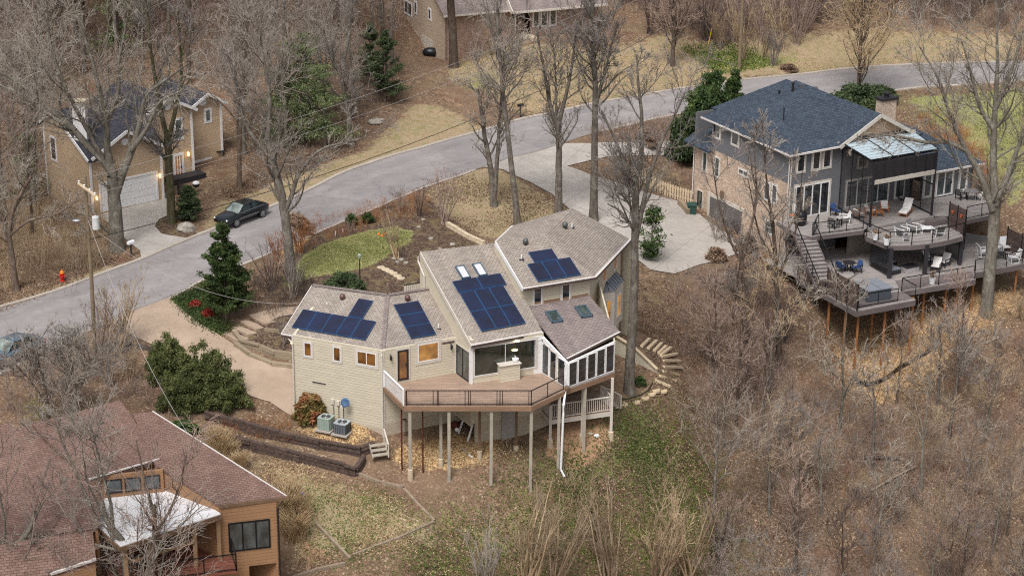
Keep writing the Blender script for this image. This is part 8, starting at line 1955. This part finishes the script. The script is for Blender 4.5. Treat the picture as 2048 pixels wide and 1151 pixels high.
wood([(1780, 690), (1900, 660), (2080, 640), (2080, 740), (1850, 790)], 8, ['sh_pink', 'sh_tan', 'sh_grey'], 'bushes below the right-hand deck', 'bare bush on the slope below the right-hand deck', 'bare_bush', 'bush', sep=1.7, seed=8, smin=.5, smax=.9)
# single shrubs and small trees
SH = [('sh_pink', 888, 447, 1.0, 'pinkish multi-stemmed crepe myrtle beside the stepped stone wall', 'small_tree'), ('sh_tan', 795, 517, .78, 'tan multi-stemmed crepe myrtle at the right end of the oval lawn', 'small_tree'), ('sh_pink2', 838, 432, .6, 'brownish bare shrub above the oval lawn', 'bare_bush'), ('sh_pink', 800, 425, .5, 'low brownish bare shrub by the road kerb', 'bare_bush'),
 ('sh_tan', 236, 712, 1.25, 'tall tan multi-stemmed shrub beside the leaning pole', 'bare_bush'), ('sh_pink', 205, 705, .95, 'pinkish twiggy shrub at the foot of the leaning pole', 'bare_bush'), ('sh_grey', 165, 735, .8, 'grey lichened shrub left of the leaning pole', 'bare_bush'), ('sh_grey', 135, 785, .55, 'grey shrub behind the blue car', 'bare_bush'), ('sh_grey', 215, 770, .9, 'grey shrub between the pole and the juniper', 'bare_bush'), ('sh_tan', 260, 760, .7, 'tan shrub touching the big juniper', 'bare_bush'),
 ('sh_or', 600, 505, .8, 'orange-twigged bush at the left end of the oval lawn', 'bare_bush'), ('sh_pink2', 545, 580, .9, 'bare bush left of the trunk behind the left wing', 'bare_bush'), ('sh_grey', 585, 600, .75, 'grey bare bush just behind the left gable', 'bare_bush'), ('sh_or', 555, 520, .75, 'orange-brown bush by the road behind the pine', 'bare_bush'), ('sh_grey', 568, 690, .6, 'grey bare bush in the mulch bed by the left gable', 'bare_bush'), ('sh_pink', 700, 470, .3, 'tiny bare shrub in the front bed', 'bare_bush'),
 ('sh_tan', 1050, 1190, 1.75, 'tall straw-coloured shrub below the deck posts', 'bare_bush'), ('sh_tan', 1105, 1180, 1.45, 'second straw-coloured shrub right of the tall one below the deck', 'bare_bush'), ('sh_tan', 1225, 1190, 1.6, 'straw-coloured shrub at the bottom of the ivy slope', 'bare_bush'), ('sh_tan', 1310, 1190, 1.8, 'tallest straw-coloured shrub on the ivy slope', 'bare_bush'), ('sh_tan', 1380, 1170, 1.5, 'straw-coloured shrub at the right of the ivy slope', 'bare_bush'), ('sh_grey', 975, 1200, 1.2, 'grey bare shrub at the bottom edge below the lawn timbers', 'bare_bush'), ('sh_pink2', 1430, 1120, 1.2, 'dull bare shrub where ivy slope meets ravine', 'bare_bush'),
 ('sh_pink', 950, 120, .9, 'pinkish shrub in front of the brick wall left of the entry', 'bare_bush'), ('sh_pink', 1035, 95, .7, 'pinkish shrub beside the brick house entry steps', 'bare_bush'), ('sh_tan', 985, 110, .8, 'tan shrub between two pinkish ones at the brick house', 'bare_bush'), ('sh_grey', 1545, 132, .9, 'grey spreading shrub on the field near the roof peak', 'bare_bush'), ('sh_grey', 1430, 480, .5, 'grey bare shrub on the driveway edge below the garage', 'bare_bush'), ('sh_tan', 640, 985, .35, 'tuft of bare stems on the dry lawn', 'bare_bush'), ('sh_grey', 90, 790, .7, 'lichened shrub behind the smallest dark tree', 'bare_bush')]
for key, x, y, s, lb, nm in SH:
    if x == 640: continue
    plant(key, nm, G(x, y), x * .7, s, lb, 'bush' if nm == 'bare_bush' else 'tree', None)
# ------------------------------------------------------------------ evergreens
def leafy(meshes, px, py, rz, s, name, label, cat, parts=('trunk', 'crown'), group=None):
    t = thing(name, G(px, py), label, cat, group, rz); t.scale = (s, s, s) if np.isscalar(s) else s
    put(parts[0], meshes[0], t); put(parts[1], meshes[1], t); return t
pine = conifer(81, 7.0, .16, 150, 2.1, .075, 'bark_brown', 'leaf_pine', 230, .06, .2, lambda t: (1 - t) ** .8 * (.82 + .18 * np.sin(t * 24)), .17)
leafy(pine, 455, 640, 0, 1.0, 'pine_tree', 'dark green pine standing between the road and the entrance steps', 'tree')
cedar = conifer(82, 11, .2, 100, 4.2, .11, 'bark_brown', 'leaf_cedar', 130, .06, .05, lambda t: (1 - t) ** .7 * (.65 + .35 * np.sin(t * 19)), .32)
leafy(cedar, 770, 205, 0, .6, 'cedar_tree', 'dark cedar beside the brick house garage', 'tree'); leafy(cedar, 742, 170, 2, .52, 'cedar_tree', 'darker cedar just behind the first by the brick house', 'tree')
softp = conifer(83, 9, .18, 70, 3.4, .075, 'bark_grey', 'leaf_soft', 90, .05, .02, lambda t: (1 - t) ** .45 * (.6 + .4 * np.sin(t * 16)), .5)
for k, (x, y, s) in enumerate(((560, 300, .75), (605, 290, .95), (650, 300, .8), (615, 240, .85), (575, 225, .7), (240, 120, .9), (60, 400, .6))):
    leafy(softp, x, y, k, s, 'evergreen_tree', ['soft green evergreen nearest the verge, left of the group', 'largest soft green evergreen beyond the verge', 'soft green evergreen at the right of the verge group', 'soft green evergreen behind the largest one', 'soft green evergreen farthest back left', 'dark evergreen in the wood left of the brown house chimney', 'evergreen left of the brown house side wall'][k], 'tree')
small = conifer(84, 2.6, .06, 50, .85, .12, 'bark_brown', 'leaf_cedar', 90, .03, .1, None, .2)
leafy(small, 380, 440, 0, 1.0, 'evergreen_shrub', 'small dark evergreen on the mulch island by the ivy-clad tree', 'bush')
jun = bushy(85, 2.3, 1.6, 2.7, 120, 240, .06, 'leaf_juniper', csize=.12, shell=.25)
JN = ('stem', 'foliage')
for k, (x, y, s, lb) in enumerate(((415, 800, (1.0, 1.0, 1.35), 'largest yellow-green juniper below the tan driveway'), (345, 765, (.8, .9, 1.2), 'juniper left of the largest one'), (450, 810, (.75, .8, .8), 'juniper nearest the cream house'), (370, 815, (.8, .8, 1.0), 'juniper below the middle of the group'), (320, 735, (.5, .5, .55), 'smallest juniper at the head of the group'))):
    leafy(jun, x, y, k * 1.3, s, 'juniper_bush', lb, 'bush', JN)
rh = bushy(86, 1.3, 1.1, 1.3, 60, 170, .09, 'leaf_cedar', csize=.22); leafy(rh, 688, 585, 0, 1.0, 'evergreen_shrub', 'round dark green shrub behind the left wing roof', 'bush', JN)
nan = bushy(87, .95, .8, 1.8, 60, 150, .12, 'leaf_nandina', csize=.22); leafy(nan, 622, 838, 0, 1.0, 'nandina_shrub', 'red and green nandina against the cream wall', 'bush', JN)
mag = conifer(88, 5.5, .12, 50, 1.1, .12, 'bark_grey', 'leaf_magnolia', 40, .05, .1, lambda t: np.sin(np.clip(t, .1, .95) * 3.1) ** .5, .35); leafy(mag, 1300, 522, 0, .75, 'magnolia_tree', 'glossy green magnolia between the big trunk and the pale driveway', 'tree')
mg2 = bushy(89, 2.0, 1.8, 3.4, 110, 190, .11, 'leaf_magnolia', csize=.2); leafy(mg2, 1414, 268, 0, (1.05, 1, 1.5), 'evergreen_tree', 'bushy evergreen at the left corner of the blue-black roof', 'tree'); leafy(rh, 1378, 315, 1, (1.7, 1.5, 2.6), 'evergreen_tree', 'dark evergreen beside the grey house lower roof', 'tree')
for k, (x, y, s) in enumerate(((1720, 215, 1.5), (1755, 210, 1.2))): leafy(rh, x, y, k, (s * 1.3, s, s), 'evergreen_shrub', ['wide green shrub behind the roof, under the fine bare tree', 'green shrub just left of the stone chimney'][k], 'bush', JN)
arb = conifer(90, 3.2, .06, 90, .55, .1, 'bark_brown', 'leaf_arbor', 90, .02, .5, lambda t: (1 - t) ** .5, .1)
leafy(arb, 1469, 212, 0, 1.0, 'arborvitae', 'slim pointed arborvitae behind the left end of the blue-black roof', 'tree'); leafy(arb, 1457, 214, 1, .75, 'arborvitae', 'shorter arborvitae touching the pointed one', 'tree')
ball = bushy(91, .42, .42, .6, 24, 110, .07, 'leaf_arbor', csize=.3); leafy(ball, 704, 449, 0, 1, 'clipped_shrub', 'left of two small green round shrubs by the kerb', 'bush', JN); leafy(ball, 736, 445, 2, 1, 'clipped_shrub', 'right of two small green round shrubs by the kerb', 'bush', JN)
leafy(ball, 1281, 770, 0, .8, 'clipped_shrub', 'little green shrub beside the big grey trunk', 'bush', JN); leafy(ball, 365, 862, 0, (2.2, 1.6, .8), 'clipped_shrub', 'bright green low shrub beside the red roof edge', 'bush', JN)
redb = bushy(92, .45, .4, .45, 16, 70, .08, 'leaf_redbush', csize=.3)
for k, (x, y) in enumerate(((390, 615), (416, 633), (1, 1))[:2]): leafy(redb, x, y, k, .9, 'red_shrub', ['upper small red shrub in the green ground cover', 'lower small red shrub in the green ground cover'][k], 'bush', JN)
gb_ = bushy(93, .9, .8, 1.3, 40, 60, .12, 'leaf_brown', csize=.3); leafy(gb_, 1432, 520, 0, .8, 'brown_shrub', 'brown-leaved shrub at the driveway edge below the garage door', 'bush', JN); leafy(gb_, 1490, 500, 1, .9, 'brown_shrub', 'brown-leaved shrub against the brick wall corner', 'bush', JN)
leafy(gb_, 1578, 140, 2, (1.1, .8, .4), 'brown_shrub', 'low orange-brown shrub beyond the road above the roof peak', 'bush', JN); leafy(gb_, 600, 452, 2, (2.4, .8, .5), 'brown_shrub', 'long low rust-brown hedge plant along the near kerb', 'bush', JN); leafy(gb_, 1290, 280, 2, (2.2, .8, .5), 'brown_shrub', 'low brown shrub between the road and the pale driveway', 'bush', JN)
# straw grass clumps beside the rust-brown house
def straw(seed, h, n=420):
    rg = np.random.RandomState(seed); K = 4; base = rg.normal(size=(n, 2)) * .3; az = rg.uniform(0, 6.28, n); ln = h * rg.uniform(.6, 1.1, n); P_ = np.empty((n, K, 3))
    for k in range(K):
        f = k / (K - 1); P_[:, k] = np.c_[base[:, 0] + np.cos(az) * f * f * ln * .45, base[:, 1] + np.sin(az) * f * f * ln * .45, f * ln * (1 - .15 * f)]
    return mesh_np('blades', [tubes_mesh(P_, np.linspace(.014, .012, K)[None] * np.ones((n, 1)), 3)], MAT['leaf_straw'])
sg = straw(5, 1.9)
for k, (x, y, s) in enumerate(((578, 1040, 1.1), (590, 1075, 1.0), (575, 1010, .9), (440, 900, .8), (455, 915, .7), (480, 935, .6), (430, 885, .6), (595, 1050, .9))):
    t = thing('straw_grass', G(x, y), ['straw-coloured grass clump nearest the rust-brown corner', 'lowest straw grass clump beside the rust-brown house', 'straw grass clump under the red roof corner', 'tallest straw grass clump between roof and sleeper walls', 'second straw grass clump between roof and sleeper walls', 'straw grass clump right of the others along the roof edge', 'straw grass clump at the end of the sleeper walls', 'straw grass clump on the lawn side of the house corner'][k], 'grass clump', None, k); t.scale = (s, s, s); put('blades', sg, t)
# ------------------------------------------------------------------ growth nobody could count
def samples(poly, n, seed, patch=0.0, pscale=.35, jit=.25):
    rg = np.random.RandomState(seed); W = np.array([G(x, y)[:2] for x, y in poly]); lo, hi = W.min(0), W.max(0); out = np.empty((0, 2))
    while len(out) < n:
        q = rg.uniform(lo, hi, (n * 2, 2)); q = q[in_poly(q[:, 0], q[:, 1], W)]
        if patch:
            f = np.sin(q[:, 0] * pscale * 2.1 + 1.3 * np.sin(q[:, 1] * pscale * 1.7)) + np.sin(q[:, 1] * pscale * 2.6 + 1.1 * np.sin(q[:, 0] * pscale * 3.1)) + .6 * np.sin((q[:, 0] + q[:, 1]) * pscale * 6); q = q[f + rg.normal(size=len(q)) * .5 > patch]
        out = np.concatenate([out, q]) if len(q) else out
        if not len(q) and not len(out): break
    return out[:n] + rg.normal(size=(n, 2)) * jit, rg
def stuff(name, meshdata, mat, label, cat, smooth=False):
    o = bpy.data.objects.new(name, mesh_np(name, meshdata, MAT[mat], smooth)); col.objects.link(o); return tag(o, label, None, None, 'stuff')
def brushwood(poly, n, seed, h, mat, label, stems=9, r=.010, patch=0.0):
    q, rg = samples(poly, n, seed, patch); z = hgt(q[:, 0], q[:, 1]); N = n * stems; K = 4
    b = np.repeat(np.c_[q, z], stems, 0) + rg.normal(size=(N, 3)) * [.25, .25, .02]; az = rg.uniform(0, 6.28, N); ln = h * rg.uniform(.4, 1.2, N); le = rg.uniform(.15, .7, N); P_ = np.empty((N, K, 3))
    for k in range(K):
        f = k / (K - 1); P_[:, k] = b + np.c_[np.cos(az) * f * ln * le, np.sin(az) * f * ln * le, f * ln * (1 - .25 * f * le)] + rg.normal(size=(N, 3)) * .04 * f
    R_ = np.linspace(1, .5, K)[None] * r * np.ones((N, 1))
    A, B = sprout(rg, P_, R_, 3, .3, 1, 38, .5, 3, .12, .02, .7, r * .75)
    stuff('undergrowth', [tubes_mesh(P_, R_, 3), tubes_mesh(A, B, 3)], mat, label, 'undergrowth')
brushwood([(60, 225), (200, 150), (320, 160), (460, 190), (470, 130), (700, 120), (790, 90), (790, -20), (-60, -20), (-60, 280)], 380, 101, 2.4, 'twig_pink', 'pinkish-brown bare undergrowth filling the wood behind the brown house', 8, .018)
brushwood([(-60, 300), (70, 225), (60, 330), (95, 430), (110, 540), (20, 570), (-60, 590)], 200, 102, 2.0, 'twig_tan', 'tan bare undergrowth left of the brown house', 9)
brushwood([(100, 440), (190, 420), (225, 480), (200, 540), (110, 545)], 130, 103, 1.3, 'twig_tan', 'tan undergrowth around the foot of the huge pale tree', 9)
brushwood([(470, 300), (480, 215), (700, 130), (800, 120), (800, 200), (690, 270), (560, 310)], 240, 104, 1.8, 'twig_dark', 'dark undergrowth on the leafy slope beyond the verge', 8)
brushwood([(1250, 30), (1250, -20), (2100, -20), (2100, 50), (1900, 58), (1700, 50), (1600, 60), (1560, 110), (1440, 100), (1320, 70)], 380, 105, 2.6, 'twig_pink', 'pinkish undergrowth along the wood edge beyond the field', 8, .018)
brushwood([(1400, 760), (1560, 740), (1640, 800), (1760, 850), (1900, 760), (2080, 690), (2100, 1300), (1400, 1300), (1430, 900)], 300, 106, 1.8, 'twig_pink', 'dull pinkish undergrowth filling the ravine', 8, .013)
brushwood([(1400, 760), (1560, 740), (1640, 800), (1760, 850), (1900, 760), (2080, 690), (2100, 1300), (1400, 1300), (1430, 900)], 240, 107, 1.6, 'twig_grey', 'grey undergrowth mixed through the ravine', 8, .013)
brushwood([(1340, 560), (1500, 540), (1600, 620), (1640, 740), (1440, 780), (1360, 700)], 170, 108, 1.3, 'twig_pink', 'dark undergrowth on the slope between the two houses', 8, .012)
brushwood([(1640, 650), (1700, 640), (1760, 690), (1840, 650), (2060, 600), (2060, 700), (1860, 790), (1700, 800)], 110, 109, 1.0, 'twig_tan', 'thin tan undergrowth below the stilted deck', 7, .012)
brushwood([(980, 1000), (1200, 960), (1430, 960), (1460, 1250), (940, 1250)], 90, 110, 1.4, 'twig_tan', 'straw-coloured stems standing in the ivy', 7, .012, .3)
brushwood([(0, 720), (200, 700), (330, 760), (400, 850), (330, 860), (240, 800), (0, 860)], 110, 111, .9, 'twig_pink', 'pinkish undergrowth between the car and the red roofs', 8, .012)
brushwood([(560, 470), (640, 440), (840, 385), (880, 420), (800, 440), (620, 500)], 120, 112, .7, 'twig_orange', 'rust-coloured stems in the bed along the kerb', 8, .007)
brushwood([(500, 560), (620, 560), (640, 620), (520, 640)], 110, 113, 1.0, 'twig_dark', 'dark stems in the bed behind the left wing', 8, .008)
brushwood([(1170, 345), (1340, 322), (1385, 365), (1320, 395), (1180, 375)], 120, 114, .6, 'twig_dark', 'dark stems on the planted island in the pale driveway', 7, .007)
brushwood([(1180, 262), (1380, 235), (1380, 275), (1180, 282)], 110, 115, .9, 'twig_pink', 'pinkish stems on the strip between road and pale driveway', 7, .009)
brushwood([(400, 850), (560, 830), (590, 850), (600, 890), (480, 870)], 70, 116, .5, 'twig_orange', 'rusty low stems above the sleeper walls', 7, .007)
brushwood([(1830, 230), (1900, 225), (1990, 330), (1990, 380), (1900, 330)], 120, 117, .9, 'twig_orange', 'orange-brown brush between the grey house and the green lawn', 8, .009)
def carpet(poly, n, seed, leaf, mat, name, label, h=.12, patch=0.0, up=.6, pscale=.35, jit=.25):
    q, rg = samples(poly, n, seed, patch, pscale, jit); z = hgt(q[:, 0], q[:, 1]); C0 = np.c_[q, z + np.abs(rg.normal(0, h, n)) + .02]
    stuff(name, [leaf_quads(C0, rg, leaf, 1.3, 0)], mat, label, name)
IVY = [(1230, 855), (1310, 850), (1410, 890), (1440, 980), (1480, 1060), (1480, 1230), (840, 1230), (880, 1060), (1000, 1000), (1090, 960)]
carpet(IVY, 32000, 201, .08, 'leaf_ivy', 'ivy', 'patchy green ivy spreading down the slope below the sun room', .08, .1, jit=1.5)
carpet(IVY, 6000, 217, .08, 'leaf_straw', 'dry_grass', 'dry straw and leaves lying through the ivy', .05, .1, .6, .6)
carpet([(1120, 940), (1230, 885), (1320, 880), (1330, 950), (1140, 985)], 5000, 202, .09, 'leaf_juniper', 'ground_cover', 'bright green leafy patch below the clay bank', .1, .1, jit=.9)
carpet([(345, 600), (400, 572), (440, 590), (432, 640), (475, 655), (440, 672), (390, 650)], 9000, 203, .08, 'leaf_arbor', 'ground_cover', 'dense green ground cover around the pine', .16)
carpet([(1360, 95), (1480, 85), (1560, 130), (1440, 150)], 4000, 204, .12, 'leaf_ivy', 'ground_cover', 'green ground cover around the slim grey pole', .1, .0)
carpet([(-40, 590), (60, 560), (230, 500), (240, 520), (120, 575), (0, 625)], 4000, 205, .09, 'leaf_brown', 'fallen_leaves', 'fallen brown leaves along the verge by the hydrant', .03)
carpet([(440, 420), (560, 350), (720, 300), (700, 280), (560, 330), (450, 380)], 5000, 206, .09, 'leaf_brown', 'fallen_leaves', 'fallen brown leaves on the verge opposite the cream house', .03, .2)
carpet([(1240, 560), (1340, 560), (1420, 720), (1400, 860), (1300, 840), (1330, 760), (1280, 660)], 6000, 207, .08, 'leaf_brown', 'fallen_leaves', 'fallen brown leaves around the curving garden steps', .03, .1)
carpet([(770, 885), (900, 868), (1010, 868), (1080, 900), (990, 935), (790, 945)], 3500, 208, .07, 'leaf_straw', 'wood_chips', 'pale wood chips scattered under the raised deck', .02)
carpet([(590, 838), (735, 850), (742, 895), (650, 890), (590, 866)], 1800, 209, .07, 'leaf_straw', 'wood_chips', 'pale wood chips around the air conditioners', .02)
carpet([(440, 880), (560, 905), (700, 960), (880, 1050), (1000, 1151), (600, 1151), (560, 980)], 6000, 210, .07, 'leaf_straw', 'dry_grass', 'dry straw-coloured grass of the lower yard', .03, .2)
carpet([(570, 568), (600, 525), (640, 494), (720, 470), (788, 458), (822, 465), (812, 483), (773, 510), (733, 530), (690, 543), (620, 550)], 14000, 211, .06, 'leaf_lawn', 'lawn_grass', 'short yellowish-green grass of the oval lawn', .02)
carpet([(1640, 660), (1720, 640), (1840, 600), (2050, 570), (2050, 640), (1920, 720), (1850, 790), (1760, 820), (1690, 790)], 2500, 212, .08, 'leaf_straw', 'fallen_leaves', 'golden fallen leaves on the slope under the stilted deck', .03, .3)
carpet([(1340, 560), (1500, 560), (1640, 700), (1800, 830), (2060, 700), (2080, 1200), (1420, 1250), (1400, 850)], 14000, 213, .07, 'leaf_brown', 'fallen_leaves', 'fallen leaves covering the floor of the ravine', .03)
carpet([(870, 140), (1000, 105), (1300, 62), (1420, 90), (1700, 60), (2060, 66), (2060, 126), (1700, 143), (1500, 160), (1400, 186), (1180, 208), (1060, 236)], 9000, 214, .08, 'leaf_straw', 'dry_grass', 'dry tufted grass of the field beyond the road', .03, .3)
carpet([(835, 390), (930, 345), (1000, 338), (1110, 405), (1130, 425), (985, 480), (900, 440)], 5000, 215, .09, 'leaf_brown', 'fallen_leaves', 'fallen leaves on the grass under the twin-stemmed tree', .03, .1, jit=.8)
carpet([(1800, 195), (2060, 172), (2060, 420), (2000, 410), (1950, 310)], 7000, 216, .10, 'leaf_lawn', 'lawn_grass', 'tufted green grass beyond the grey house', .03, .2, jit=1.2)
carpet([(600, 975), (720, 965), (850, 1040), (1000, 960), (1080, 980), (900, 1180), (640, 1180), (560, 1040)], 9000, 218, .07, 'leaf_ivy', 'green_grass', 'thin green grass flecked through the lower yard', .03, .5, jit=.8, pscale=.6)
